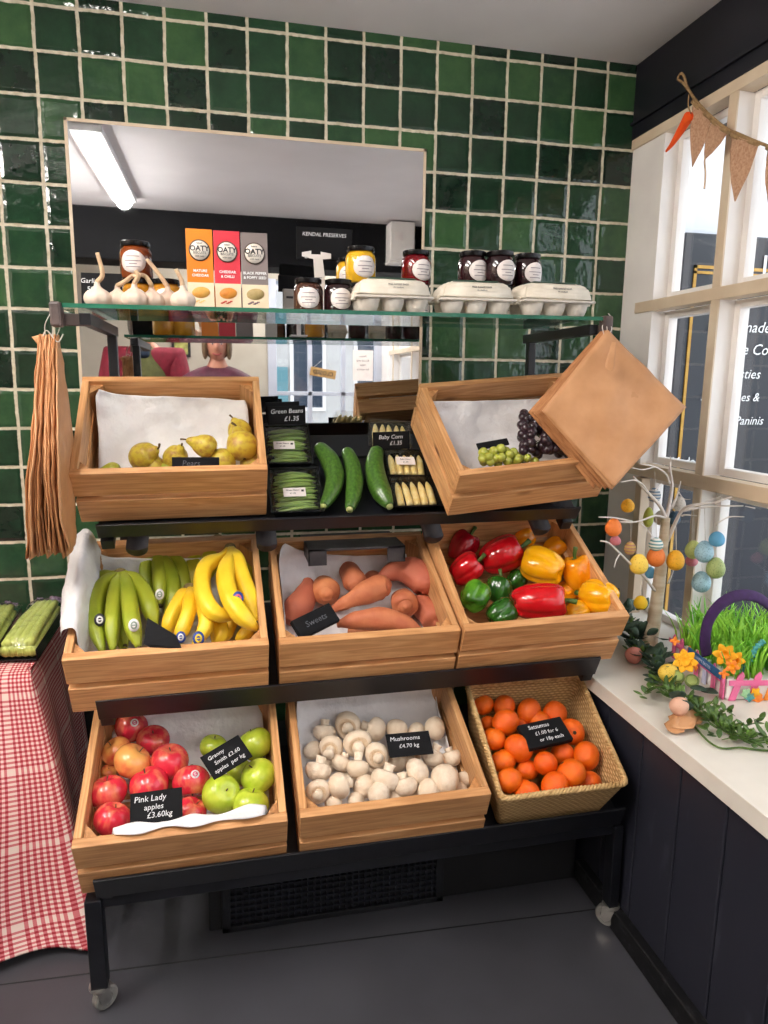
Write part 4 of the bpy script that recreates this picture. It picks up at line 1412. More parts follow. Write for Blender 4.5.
banana_hand('large half-ripe banana bunch at the back of the crate', (560, 28), .10, [
    [(535, 40, .10), (495, 80, .095), (478, 140, .08), (490, 200, .06)],
    [(552, 45, .105), (535, 90, .10), (530, 160, .08)],
    [(575, 42, .10), (610, 70, .10), (625, 130, .085), (615, 190, .06)],
    [(590, 38, .095), (640, 75, .09), (655, 140, .075), (645, 210, .05)]], M['bananam'], 32)
banana_hand('small yellow banana bunch with blue stickers at front centre', (466, 192), .12, [
    [(455, 205, .115), (425, 250, .115), (398, 310, .10), (402, 350, .08)],
    [(468, 210, .125), (464, 265, .13), (442, 330, .115), (428, 365, .095)],
    [(480, 205, .12), (515, 265, .13), (518, 325, .12), (478, 388, .095)],
    [(490, 205, .11), (550, 280, .10), (572, 345, .085), (545, 385, .07)]], M['bananay'], 27,
    [(437, 358, .131, .010, M['stb'], M['stw']), (496, 362, .131, .012, M['stb'], M['sty'])])
banana_hand('ripe yellow banana bunch with blue sticker lying on top', (602, 58), .16, [
    [(572, 88, .16), (515, 130, .165), (512, 210, .16), (550, 275, .15), (622, 292, .125)],
    [(602, 85, .165), (585, 150, .175), (605, 230, .175), (645, 290, .16), (692, 332, .13)],
    [(618, 82, .16), (635, 140, .155), (665, 220, .14), (694, 305, .115)]], M['bananay'], 31,
    [(628, 228, .188, .012, M['stb'], M['stpk'])])
banana_hand('yellow banana bunch mostly hidden, tips showing front right', (640, 250), .09, [
    [(615, 290, .09), (590, 340, .08), (585, 372, .065)],
    [(665, 300, .09), (655, 340, .085), (622, 368, .07)],
    [(600, 270, .08), (560, 320, .07), (550, 380, .055)]], M['bananay'], 24)
banana_hand('green-yellow banana bunch against the right side at the back', (655, 175), .07, [
    [(665, 200, .08), (680, 240, .08), (690, 290, .07)], [(650, 200, .06), (660, 250, .055), (675, 310, .05)]], M['bananam'], 22)

# ------------------------------------------------------------------ pears
ze = Z(2.56, 50, 360)


def make_pear(seed, mat, neck=1.0):
    t = thing('pear', '', 'pear', Matrix())
    prof = [(0, -.82), (.12, -.86), (.35, -.90), (.68, -.76), (.93, -.42), (1.0, -.05), (.92, .35), (.74, .72), (.55, 1.02*neck), (.40, 1.30*neck), (.30, 1.52*neck), (.18, 1.68*neck), (0, 1.70*neck)]
    P = catmull([(a, 0, b) for a, b in prof], 30)
    prof = [(max(p.x, 0), p.z) for p in P]; prof[0] = (0, prof[0][1]); prof[-1] = (0, prof[-1][1])

    def fn(c):
        k = max(0, c.z)
        return Vector((c.x*(1+.03*math.cos(3*math.atan2(c.y, c.x)+seed))+.10*k*k, c.y, c.z))
    latheo('flesh', prof, mat, t, 26, fn)
    e = .10*(1.68*neck)**2
    tubeo('stalk', [(e-.02, 0, 1.62*neck), (e+.08, 0, 1.9*neck), (e+.28, .05, 2.15*neck)], lambda q: .055+.03*q, M['stem'], t, 8, 8)
    latheo('blossom_end', [(0, -.83), (.12, -.90), (.07, -.85), (0, -.84)], M['stem'], t, 8)
    return t


PE = [make_pear(1, M['pear'], .95), make_pear(2, M['pear'], .8), make_pear(3, M['pearg'], .95)]
ICE = CM['pear'].to_3x3().inverted()
pears = [(398, 220, 30, .105, 155, .1, 1, 0, 'long pear lying on top with its stalk pointing left'),
         (240, 248, 37, .070, 20, .5, 1, 1, 'green and russet pear on the left of the heap'),
         (322, 250, 32, .070, 60, .6, 1, 1, 'brown russet pear in the middle behind the chalk tag'),
         (265, 275, 30, .050, 170, .2, 1, 0, 'yellow-green pear low at the front left of the tag'),
         (440, 262, 36, .070, 200, .4, 1, 1, 'freckled yellow pear just right of the chalk tag'),
         (492, 220, 40, .095, 100, -.2, 1, 1, 'large yellow pear standing against the right side'),
         (486, 182, 30, .080, 110, -.5, 1, 1, 'russet pear topmost at the right side of crate'),
         (516, 265, 30, .055, 10, .3, 1, 1, 'pear wedged in the front right corner'),
         (160, 283, 22, .050, 190, .1, 1, 2, 'bright green pear alone low at the front left'),
         (370, 285, 34, .045, 200, .1, 1, 0, 'pear hidden beneath the chalk tag'),
         (300, 290, 32, .04, 170, .1, 1, 2, 'green pear under the others at front')]
for i, (x, y, rz, h, ang, tow, sc, kd, lb) in enumerate(pears):
    p = place('pear', *ze(x, y), h); r = pxr(p, CM['pear'], rz/2.56)
    c = cam_facing(CM['pear'] @ p); ax = CR*math.cos(R(ang))+CU*math.sin(R(ang))+c*tow
    X = CM['pear'] @ Matrix.Translation(p) @ orient(ICE @ ax) @ Matrix.Rotation(i*1.1, 4, 'Z') @ Matrix.Scale(r, 4)
    put(PE[kd], X, lb, 'pears in the crate')

# ------------------------------------------------------------------ grapes
zg = Z(2.56, 400, 320)


def bunch(label, spots, mat, rz):
    c0 = place('grape', *zg(*spots[0][:2]), spots[0][2]); Mx = CM['grape'] @ Matrix.Translation(c0)
    t = thing('grape_bunch', label, 'grapes', Mx)
    bm0 = bmesh.new(); ell(bm0, (0, 0, 0), (1, 1, 1.12), 14, 10)
    first = None; pts = []
    for (x, y, h) in spots:
        p = place('grape', *zg(x, y), h)-c0; pts.append(p); r = pxr(p+c0, CM['grape'], rz/2.56)*rnd(.9, 1.08)
        if first is None: g = first = finish('grape', bm0, mat, t)
        else: g = first.copy(); COL.objects.link(g)
        g.parent = t; g.matrix_local = Matrix.Translation(p) @ Matrix.Rotation(rnd(0, 3), 4, 'X') @ Matrix.Scale(r, 4)
    a = pts[0]
    bm = bmesh.new()
    far = sorted(pts, key=lambda q: q.x)
    spine = [far[0]-Vector((0, 0, .008)), (far[0]+far[-1])/2-Vector((0, 0, .004)), far[-1]-Vector((0, 0, .008))]
    tube(bm, spine, .0016, 6, 10)
    for q in pts[::3]: tube(bm, [spine[1].lerp(q, .3), q], .0008, 5)
    finish('stalk', bm, M['pstem'], t)


gs = [(a_, b_, c_+.055) for a_, b_, c_ in [(213, 340, .05), (212, 355, .045), (228, 350, .055), (240, 335, .06), (258, 330, .065), (260, 352, .06), (245, 355, .05), (280, 345, .06), (290, 340, .055),
      (300, 356, .05), (325, 353, .045), (232, 362, .045), (275, 360, .05), (235, 340, .05), (270, 338, .05), (310, 350, .04), (290, 362, .04), (250, 366, .035), (215, 362, .03), (345, 362, .035)]]
bunch('bunch of pale green grapes at the front of the grape crate', gs, M['grapeg'], 12.5)
random.seed(11)
db = []
for k in range(88):
    t = rnd(0, 1)
    x = 310+t*135; top = 245+t*35; bo = 345 if t > .1 else 300
    if t < .25: bo = 335
    y = rnd(top, bo); db.append((x, y, .085+.05*(1-abs((y-(top+bo)/2)/(bo-top+1))*1.4)+rnd(-.012, .012)))
db += [(318, 240, .08), (325, 258, .08), (310, 268, .08), (335, 250, .085), (312, 300, .075), (315, 320, .07)]
bunch('bunch of black grapes at the right of the grape crate', db, M['grapeb'], 12)

# ------------------------------------------------------------------ chalk tickets


def ticket(label, Mw, w, h, lines, th=.003, size=.014, dim=False, parts=True, shear=.15, cx=0, rise=None):
    t = thing('chalk_ticket', label, 'price ticket', Mw, 'black chalkboard price tickets')
    bm = bmesh.new(); box(bm, (-w/2, -h/2, -th), (w/2, h/2, 0), min(.002, th*.3)); finish('board', bm, M['chalkb'], t, smooth=False)
    n = len(lines)
    for i, s in enumerate(lines):
        if isinstance(s, tuple): s, dx, dy, sz = s
        else: dx, dy, sz = 0, (n-1)/2*size*1.25-i*size*1.25, size
        text(s, sz, M['chalkdim'] if dim else M['chalk'], t, (dx, dy, .0005), (0, 0, 0), shear=shear)
    return t


def plate_from_px(Mx, corners, h0, h1=None):
    """matrix of a plate whose corners (tl,tr,br,bl pixels) lie on a plane of frame Mx given per-corner heights; returns matrix,w,h"""
    P = [Mx @ loc(Mx, a, b, hh) for (a, b), hh in zip(corners, h0)]
    c = sum(P, Vector())/4
    x = ((P[1]-P[0])+(P[2]-P[3])).normalized(); y = ((P[0]-P[3])+(P[1]-P[2]))
    y = (y-x*y.dot(x)).normalized(); z = x.cross(y)
    w = ((P[1]-P[0]).length+(P[2]-P[3]).length)/2; h = ((P[0]-P[3]).length+(P[1]-P[2]).length)/2
    m = Matrix((x, y, z)).transposed().to_4x4(); m.translation = c
    return m, w, h


Mx, w, h = plate_from_px(CM['apple'], [za(218, 332), za(385, 313), za(398, 415), za(230, 443)], [.185, .185, .158, .158])
ticket('black chalk ticket with three chalked lines at the apple crate front', Mx, w, h, [('Pink Lady', -w*.12, h*.28, .0155), ('apples', -w*.05, h*.02, .0145), ('£3.60kg', w*.06, -h*.22, .015)], shear=.1)
Mx, w, h = plate_from_px(CM['apple'], [za(458, 218), za(574, 133), za(612, 222), za(484, 285)], [.15, .16, .15, .14])
ticket('sloping chalk ticket for green apples resting between the green fruit', Mx, w, h, [('Granny', -w*.18, h*.26, .0125), ('Smith £3.60', w*.02, h*.0, .0125), ('apples  per kg', -w*.02, -h*.28, .0125)], shear=.1)
Mx, w, h = plate_from_px(CM['mush'], [zm(370, 190), zm(520, 175), zm(535, 257), zm(380, 270)], [.135, .135, .125, .125])
ticket('small black chalk ticket reading Mushrooms lying on the mushrooms', Mx, w, h, [('Mushrooms', -w*.08, h*.24, .0145), ('£4.70 kg', -w*.02, -h*.08, .0135)], shear=.1)
Mx, w, h = plate_from_px(BM, [zs(278, 262), zs(447, 227), zs(497, 318), zs(318, 360)], [.135, .135, .13, .13])
ticket('thick black chalk block reading Satsumas on the citrus basket', Mx, w, h, [('Satsumas', -w*.08, h*.28, .0150), ('£1.00 for 6', w*.02, h*.0, .0135), ('or 18p each', w*.06, -h*.27, .0130)], th=.014, shear=.1)
Mx, w, h = plate_from_px(CM['swp'], [zw(103, 338), zw(250, 268), zw(297, 325), zw(165, 392)], [.15, .15, .13, .13])
ticket('black ticket block with faint writing on the sweet potatoes', Mx, w, h, [('Sweets', 0, 0, .02)], th=.014, dim=True)
Mx, w, h = plate_from_px(CM['ban'], [zb(325, 295), zb(437, 370), zb(435, 396), zb(312, 384)], [.17, .155, .145, .14])
bm = bmesh.new()
tk = thing('chalk_ticket', 'dark blank folded ticket propped between the green and yellow bananas', 'price ticket', Mx @ Matrix.Translation((0, 0, 0)), 'black chalkboard price tickets')
IM = tk.matrix_world.inverted()
pts = [IM @ (CM['ban'] @ place('ban', *zb(a, b), hh)) for a, b, hh in ((325, 293, .185), (418, 350, .17), (438, 393, .155), (345, 398, .15), (312, 380, .16))]
vs = [bm.verts.new(p) for p in pts]; ex = [bm.verts.new(p-Vector((0, 0, .004))) for p in pts]
bm.faces.new(vs); bm.faces.new(ex[::-1])
for i in range(5): bm.faces.new((vs[i], vs[(i+1) % 5], ex[(i+1) % 5], ex[i]))
finish('board', bm, M['chalkb'], tk, smooth=False)
Mx, w, h = plate_from_px(CM['pear'], [ze(312, 249), ze(432, 249), ze(435, 281), ze(312, 281)], [.165, .165, .145, .145])
ticket('small worn black tag with faint Pears writing in the pear crate', Mx, w, h, [('Pears', -w*.1, 0, .017)], dim=True, th=.004)
Mx, w, h = plate_from_px(CM['grape'], [zg(197, 315), zg(275, 302), zg(280, 318), zg(200, 333)], [.11, .11, .105, .105])
ticket('blank black tag lying behind the green grapes', Mx, w, h, [], th=.004)

# ------------------------------------------------------------------ top tier centre: courgettes, beans, baby corn
T0 = TF[0] @ Matrix.Translation((0, 0, -.026))
zc = Z(4.04, 255, 395)


def tloc(x, y, h): return loc(T0, *zc(x, y), h)


cg = [([(262, 212), (300, 262), (322, 325), (312, 385), (282, 440)], [26, 38, 40, 34, 20], 'left courgette, curved, beside the green beans'),
      ([(372, 230), (392, 280), (402, 345), (398, 400), (385, 452)], [24, 32, 36, 34, 22], 'middle courgette, the slimmest of the three'),
      ([(492, 228), (482, 280), (492, 345), (515, 400), (538, 440)], [28, 38, 42, 40, 22], 'right courgette, the fattest, beside the baby corn')]
for pts, rz, lb in cg:
    P = [tloc(a, b, .035) for a, b in pts]; c0 = P[2].copy()
    rr = [pxr(p, T0, q/4.04) for p, q in zip(P, rz)]; P = [p-c0 for p in P]
    t = thing('courgette', lb, 'courgette', T0 @ Matrix.Translation(c0), 'courgettes on the top tier')
    r1 = [rr[0]*.3]+rr+[rr[-1]*.6]
    P2 = [P[0]+(P[0]-P[1]).normalized()*rr[0]*.6]+P+[P[-1]+(P[-1]-P[-2]).normalized()*rr[-1]*.5]

    def rad(q, r1=r1):
        x = q*(len(r1)-1); k = min(int(x), len(r1)-2); s = x-k; return r1[k]*(1-s)+r1[k+1]*s
    tubeo('skin', P2, rad, M['courg'], t, 24, 30, lambda tt, a: 1+.03*math.cos(6*a), uvl=6)
    d = (P2[-1]-P2[-2]).normalized(); tubeo('stalk_end', [P2[-1]-d*.002, P2[-1]+d*.006], lambda q, r=rr[-1]: r*.62, M['courgend'], t, 12)


def punnet(label, cat, Mx, w, d, hgt, slant=.006, name='veg_punnet', clear=False):
    t = thing(name, label, cat, Mx)
    bm = bmesh.new(); s = slant
    o = [(-w/2, -d/2), (w/2, -d/2), (w/2, d/2), (-w/2, d/2)]
    lo = [bm.verts.new((x*(1-2*s/w*1.5), y*(1-2*s/d*1.5), 0)) for x, y in o]; up = [bm.verts.new((x, y, hgt)) for x, y in o]
    fl = [bm.verts.new((x+math.copysign(.004, x), y+math.copysign(.004, y), hgt)) for x, y in o]
    bm.faces.new(lo[::-1])
    for i in range(4):
        k = (i+1) % 4; bm.faces.new((lo[i], lo[k], up[k], up[i])); bm.faces.new((up[i], up[k], fl[k], fl[i]))
    b = finish('tray', bm, M['clear'] if clear else M['tray'], t, smooth=False); solid(b, .0008)
    return t


def film(t, w, d, z, bulge=.006):
    bm = bmesh.new(); rows = []
    for j in range(5):
        rows.append([Vector((-w/2+w*i/4, -d/2+d*j/4, z+bulge*math.sin(PI*i/4)*math.sin(PI*j/4))) for i in range(5)])
    sheet_pts(bm, rows, 20, 20, .0015, 60, 3)
    o = finish('film', bm, M['film'], t); return o


def seat(x, y, w, d, rot=0, h=0.0):
    c = loc(T0, *zc(x, y), h)
    return T0 @ Matrix.Translation(c) @ Matrix.Rotation(rot, 4, 'Z')


def size_px(x0, y0, x1, y1, h):
    a = loc(T0, *zc(x0, y1), h); b = loc(T0, *zc(x1, y1), h); c = loc(T0, *zc(x0, y0), h); return (b-a).length, (c-a).length


for j, (x0, y0, x1, y1, lb) in enumerate(((42, 128, 225, 283, 'upper black punnet of green beans, behind its chalk ticket'), (58, 300, 268, 478, 'lower black punnet of green beans nearest the front lip'))):
    w, d = size_px(x0, y0, x1, y1, .02)
    Mx = seat((x0+x1)/2, (y0+y1)/2, w, d, 0, 0.0)
    c = loc(T0, *zc((x0+x1)/2, (y0+y1)/2), .025); c.z = .0006
    Mx = T0 @ Matrix.Translation(c)
    t = punnet(lb, 'green beans', Mx, w*.97, d*.97, .032, name='bean_punnet')
    random.seed(j+3)
    for k in range(38):
        lay = k//19; y = (-.5+(k % 19+.5)/19)*d*.80+rnd(-.003, .003)
        ln = w*rnd(.68, .88); xo = rnd(-.03, .03)*w; z = .012+.010*lay+rnd(0, .004); a = rnd(-.14, .14)
        pts = [Vector((xo-ln/2, y-a*ln*.5, z)), Vector((xo, y+rnd(-.003, .003), z+.004)), Vector((xo+ln/2, y+a*ln*.5, z))]
        tubeo('bean', pts, lambda q: .0036*(1-.6*abs(2*q-1)**4), M['bean'], t, 7, 8)
    film(t, w*.95, d*.95, .030, .010)
    lx, ly = (118, 200) if j == 0 else (160, 390)
    pl = Mx.inverted() @ (T0 @ loc(T0, *zc(lx, ly), .043))
    boxo('label', (pl.x-.026, pl.y-.014, .0400), (pl.x+.026, pl.y+.014, .0408), M['label'], t, 0)
    text('Green Beans', .006, M['ink'], t, (pl.x-.004, pl.y+.006, .0411), align='CENTER'); text('£1.35', .006, M['ink'], t, (pl.x-.004, pl.y-.004, .0411))
    boxo('label_mark', (pl.x+.016, pl.y+.001, .0409), (pl.x+.022, pl.y+.007, .0412), M['ink'], t, 0)

for j, (x0, y0, x1, y1, lb) in enumerate(((455, 105, 632, 218, 'baby corn punnet furthest back, under its chalk ticket'), (520, 228, 700, 332, 'middle baby corn punnet with pale printed label'), (545, 335, 745, 455, 'front baby corn punnet in black tray with no label'))):
    w, d = size_px(x0, y0, x1, y1, .02)
    c = loc(T0, *zc((x0+x1)/2, (y0+y1)/2), .022); c.z = .0006
    Mx = T0 @ Matrix.Translation(c) @ Matrix.Rotation(R((-8, -3, 0)[j]), 4, 'Z')
    t = punnet(lb, 'baby corn', Mx, w*.94, d*.94, .028, name='corn_punnet', clear=(j == 0))
    for k in range(5):
        x = (-.5+(k+.5)/5)*w*.8
        xo = rnd(-.06, .06)*w
        tubeo('baby_corn', [Vector((x-xo*.3, -d*.38, .018)), Vector((x, 0, .020)), Vector((x+xo*.3, d*.38, .018))], lambda q: .0088*(1 if q < .5 else max(.25, 1-((q-.5)/.5)**2.2*.75)), M['corn'], t, 12, 14,
              lambda tt, a: 1+.05*math.sin(tt*70)*math.cos(8*a))
    film(t, w*.93, d*.93, .029, .004)
    if j == 1:
        pl = Mx.inverted() @ (T0 @ loc(T0, *zc(608, 265), .036))
        boxo('label', (pl.x-.024, pl.y-.014, .0345), (pl.x+.024, pl.y+.014, .0352), M['label'], t, 0)
        text('Baby Corn', .006, M['ink'], t, (pl.x, pl.y+.005, .0355)); text('£1.35', .006, M['ink'], t, (pl.x, pl.y-.005, .0355))

Mx, w, h = plate_from_px(T0, [zc(50, 48), zc(202, 42), zc(206, 115), zc(54, 122)], [.115, .115, .075, .075])
ticket('chalk ticket reading Green Beans £1.35 behind the upper bean punnet', Mx, w, h, [('Green Beans', 0, h*.22, .0155), ('£1.35', w*.12, -h*.2, .0165)], shear=.15)
Mx2 = Mx @ Matrix.Translation((-.008, .008, -.012))
ticket('blank black ticket standing directly behind the green beans ticket', Mx2, w*.9, h*1.02, [])
Mx, w, h = plate_from_px(T0, [zc(466, 155), zc(612, 146), zc(637, 216), zc(487, 219)], [.075, .075, .04, .04])
ticket('chalk ticket reading Baby Corn £1.35 on the rear corn punnet', Mx, w, h, [('Baby Corn', -w*.02, h*.2, .0145), ('£1.35', w*.12, -h*.15, .0145)], shear=.15)

# ================================================================== GLASS SHELF GOODS
GT = 1.4297


def gl_at(px, Y, py=300):       # x on the shelf for a pixel column
    return at_y(Y, px, py).x


def gz(x): return (RM @ Vector((x, -.4, GT))).z


def shelfM(x, Y, rot=0):
    return RM @ Matrix.Translation((x, Y, GT)) @ Matrix.Rotation(rot, 4, 'Z')


def make_jar(content, r=.034, h=.078, label2=None):
    t = thing('jam_jar', '', 'jar', Matrix())
    pr = [(0, 0), (r*.88, 0), (r, r*.12), (r, h*.68), (r*.93, h*.78), (r*.80, h*.84), (r*.80, h*.88), (0, h*.88)]
    latheo('glass', pr, content, t, 28)
    lid = [(0, h*.86), (r*.90, h*.86), (r*.92, h*.88), (r*.92, h*.985), (r*.86, h), (0, h)]
    l = latheo('lid', lid, M['lid'], t, 28); sharp(l)
    # curved oval label on the front
    bm = bmesh.new(); n = 24; cz = h*.42; aw = .80; ah = h*.30
    c = bm.verts.new((0, -(r+.0006), cz)); ring = []
    rings = []
    for q in (.5, 1.0):
        rg = []
        for k in range(n):
            a = 2*PI*k/n; th = aw*q*math.cos(a); z = cz+ah*q*math.sin(a)
            rg.append(bm.verts.new(((r+.0006)*math.sin(th), -(r+.0006)*math.cos(th), z)))
        rings.append(rg)
    for k in range(n):
        bm.faces.new((c, rings[0][k], rings[0][(k+1) % n])); bm.faces.new((rings[0][k], rings[1][k], rings[1][(k+1) % n], rings[0][(k+1) % n]))
    lb = finish('label', bm, M['label'], t); solid(lb, .0004)
    bm = bmesh.new()
    for q, wd in ((.14, .5), (.02, .62), (-.06, .3), (-.14, .55)):
        z = cz+h*q; m = 8; top = []; bo = []
        for k in range(m+1):
            th = -aw*wd+2*aw*wd*k/m
            p = Vector(((r+.0013)*math.sin(th), -(r+.0013)*math.cos(th), z)); top.append(bm.verts.new(p+Vector((0, 0, .0009)))); bo.append(bm.verts.new(p-Vector((0, 0, .0007))))
        for k in range(m): bm.faces.new((top[k], top[k+1], bo[k+1], bo[k]))
    finish('label_print', bm, pm('grey_print_lines', '#8a7e80'), lb)
    return t


def jam(name, c, c2): return pm(name, c, c2, 20, .12, coat=.6)


J = {'orange': make_jar(jam('amber_marmalade', '#6a2c0c', '#8c4414')), 'brown': make_jar(jam('brown_chutney', '#3a2016', '#5c3a28')),
     'dark': make_jar(jam('dark_jam', '#1c0c10', '#30161a')), 'yellow': make_jar(jam('lemon_curd', '#d8a018', '#e8b428')),
     'red': make_jar(jam('red_jam', '#5c0812', '#781018')), 'mustard': make_jar(jam('mustard_pickle', '#a86c14', '#c08820'))}
JH = .078
GJ = 'preserve jars on the glass shelf'


def jar(kind, px, Y, level, label, rot=0, sc=1.0):
    x = gl_at(px, Y)
    Mx = RM @ Matrix.Translation((x, Y, GT+level*JH*sc)) @ Matrix.Rotation(rot, 4, 'Z') @ Matrix.Scale(sc, 4)
    put(J[kind], Mx, label, GJ)


# (photo: two high stacks; some lower jars are hidden behind the egg boxes)
jar('orange', 141, -.36, 1, 'amber marmalade jar standing on top behind the garlic', -.1, 1.06)
jar('mustard', 141, -.36, 0, 'amber jar directly behind the garlic, under another jar', -.1, 1.06)
jar('mustard', 169, -.37, 0, 'yellow-brown pickle jar behind the garlic near the orange biscuit box', 0, 1.06)
jar('brown', 311, -.52, 0, 'brown chutney jar, left of the front pair beside the egg box', -.1, .96)
jar('dark', 341, -.52, 0, 'dark preserve jar between the brown jar and egg box', .1, .96)
jar('dark', 360, -.40, 0, 'dark jar hidden under the yellow curd jar', .1, 1.08)
jar('yellow', 363, -.40, 1, 'bright yellow curd jar with oval label on top of a stack', .15, 1.08)
jar('mustard', 347, -.32, 0, 'pickle jar behind, under the second yellow jar', .1, 1.0)
jar('yellow', 352, -.32, 1, 'second yellow curd jar half hidden behind the first', -.2, 1.0)
jar('dark', 418, -.40, 0, 'dark jar beneath the red jam jar behind the egg box', .2, 1.06)
jar('red', 418, -.40, 1, 'red jam jar on a stack behind the left egg box', .3, 1.06)
for q, (px, lb) in enumerate(((474, 'leftmost of three dark jam jars'), (501, 'middle one of three dark jam jars'), (528, 'rightmost of three dark jam jars'))):
    Y = -.42-.02*(q % 2)
    jar('dark', px, Y, 0, lb+', lower row behind the egg boxes', .2, 1.06)
    jar('dark', px, Y, 1, lb+' standing on top behind the egg boxes', .25, 1.06)


def make_eggbox():
    t = thing('egg_box', '', 'egg box', Matrix())
    w, d = .168, .105
    bm = bmesh.new()
    for i in range(3):
        for j in range(2):
            cx = (-1+i)*w/3*.97; cy = (-.5+j)*d/2*.98
            lathe(bm, [(0, 0), (.014, 0), (.019, .004), (.0235, .014), (.0265, .026), (.0275, .033), (0, .033)], 16,
                  lambda c: Vector((c.x, c.y*.92, c.z)), Matrix.Translation((cx, cy, 0)))
    box(bm, (-w/2-.003, -d/2-.003, .0295), (w/2+.003, d/2+.003, .0345), .0015)
    finish('egg_tray', bm, M['pulp'], t)
    bm = bmesh.new()
    lo = [(-w/2+.001, -d/2+.001), (w/2-.001, -d/2+.001), (w/2-.001, d/2-.001), (-w/2+.001, d/2-.001)]
    lv = [(.034, 0), (.050, .003), (.064, .009), (.073, .024)]
    rings = []
    for z, ins in lv:
        rings.append([bm.verts.new((x-math.copysign(ins, x), y-math.copysign(ins, y), z)) for x, y in lo])
    for a, b in zip(rings, rings[1:]):
        for k in range(4): bm.faces.new((a[k], a[(k+1) % 4], b[(k+1) % 4], b[k]))
    bm.faces.new(rings[-1]); bm.faces.new(rings[0][::-1])
    bmesh.ops.bevel(bm, geom=list(bm.edges), offset=.004, segments=2, affect='EDGES')
    bmesh.ops.subdivide_edges(bm, edges=list(bm.edges), cuts=2, use_grid_fill=True)
    for v in bm.verts:
        v.co += Vector((noise.noise(v.co*40), noise.noise(v.co*40+Vector((3, 0, 0))), noise.noise(v.co*30+Vector((0, 4, 0)))))*.0022
    finish('lid', bm, M['eggboard'], t)
    bm = bmesh.new()
    box(bm, (-.052, -.030, .0725), (.052, .030, .0750), .001)
    finish('printed_label', bm, M['greenprint'], t, smooth=False)
    text('FREE RANGE EGGS', .0055, M['ink'], t, (.008, -.0475, .0590), (R(70), 0, 0)); text('six medium', .005, M['ink'], t, (.008, -.0500, .0525), (R(76), 0, 0))
    for s in (-1, 1):
        bm = bmesh.new(); box(bm, (s*.085-.004, -.03, .026), (s*.085+.004, -.01, .042), .0015); finish('lid_tab', bm, M['eggboard'], t, smooth=False)
    return t


EB = make_eggbox()
for (a, b, Y, rot, lb) in ((357, 436, -.555, .03, 'cream egg box on the left, beside the dark preserve jar'), (443, 519, -.545, -.02, 'cream egg box in the middle under the dark jam jars'), (522, 597, -.545, .06, 'cream egg box at the right end of the shelf')):
    xa, xb = gl_at(a, Y-.05), gl_at(b, Y-.05)
    put(EB, shelfM((xa+xb)/2, Y, rot) @ Matrix.Scale((xb-xa)/.176, 4), lb, 'egg boxes on the glass shelf')

# biscuit boxes


def biscuit(px0, px1, pytop, Y, face, names, label, rot, low):
    x0, x1 = gl_at(px0, Y, 270), gl_at(px1, Y, 270); w = x1-x0; top = at_y(Y, (px0+px1)/2, pytop).z
    h = top-gz((x0+x1)/2)
    t = thing('biscuit_box', label, 'biscuit box', shelfM((x0+x1)/2, Y, rot), 'oat biscuit boxes on the glass shelf')
    d = .045
    bm = bmesh.new(); box(bm, (-w/2, 0, 0), (w/2, d, h), .0012); finish('carton', bm, face, t, smooth=False)
    bm = bmesh.new(); box(bm, (-w/2+.0003, -.0006, .0005), (w/2-.0003, .0004, h*.36), 0); finish('lower_panel', bm, pm('cream_print', '#e6cfae', '#ecd9bc', 9, .5), t, smooth=False)
    Xr = Matrix.Translation((0, -.0008, h*.745)) @ Matrix.Rotation(PI/2, 4, 'X')
    latheo('badge_ring', [(0, .0008), (w*.40, .0008), (w*.40, 0), (0, 0)], pm('badge_ring_brown', '#4a3a30'), t, 32, M4=Xr)
    latheo('badge', [(0, .0016), (w*.355, .0016), (w*.355, 0), (0, 0)], pm('badge_white', '#efe6da'), t, 32, M4=Xr)
    text('OATY', w*.27, M['ink'], t, (0, -.0030, h*.765), (PI/2, 0, 0), bold=.0004)
    text('BISCUITS', w*.125, M['ink'], t, (0, -.0030, h*.715), (PI/2, 0, 0)); text('baked', w*.09, M['ink'], t, (0, -.0030, h*.83), (PI/2, 0, 0)); text('with oats', w*.09, M['ink'], t, (0, -.0030, h*.675), (PI/2, 0, 0))
    for i, s in enumerate(names): text(s, w*.135, M['signwhite'], t, (0, -.0015, h*(.50-.055*i)), (PI/2, 0, 0), bold=.0002)
    Xb = Matrix.Translation((0, -.001, h*.24)) @ Matrix.Rotation(PI/2, 4, 'X') @ Matrix.Rotation(.1, 4, 'Z') @ Matrix.Diagonal((1, .62, 1, 1))
    latheo('biscuit_picture', [(0, .0008), (w*.33, .0007), (w*.34, 0), (0, 0)], low[0], t, 24, M4=Xb)
    bm = bmesh.new()
    for k in range(6):
        box(bm, (-w*.3+k*w*.07, -.0014, h*(.11+.012*(k % 3))), (-w*.3+k*w*.07+w*.10, -.0006, h*(.125+.012*(k % 3))), 0)
    finish('garnish_picture', bm, low[1], t, smooth=False)
    bm = bmesh.new(); box(bm, (-w*.1, -.0012, h*.045), (w*.42, -.0006, h*.050)); box(bm, (w*.05, -.0012, h*.022), (w*.42, -.0006, h*.026))
    finish('small_print', bm, pm('small_print_brown', '#9a7a64'), t, smooth=False)


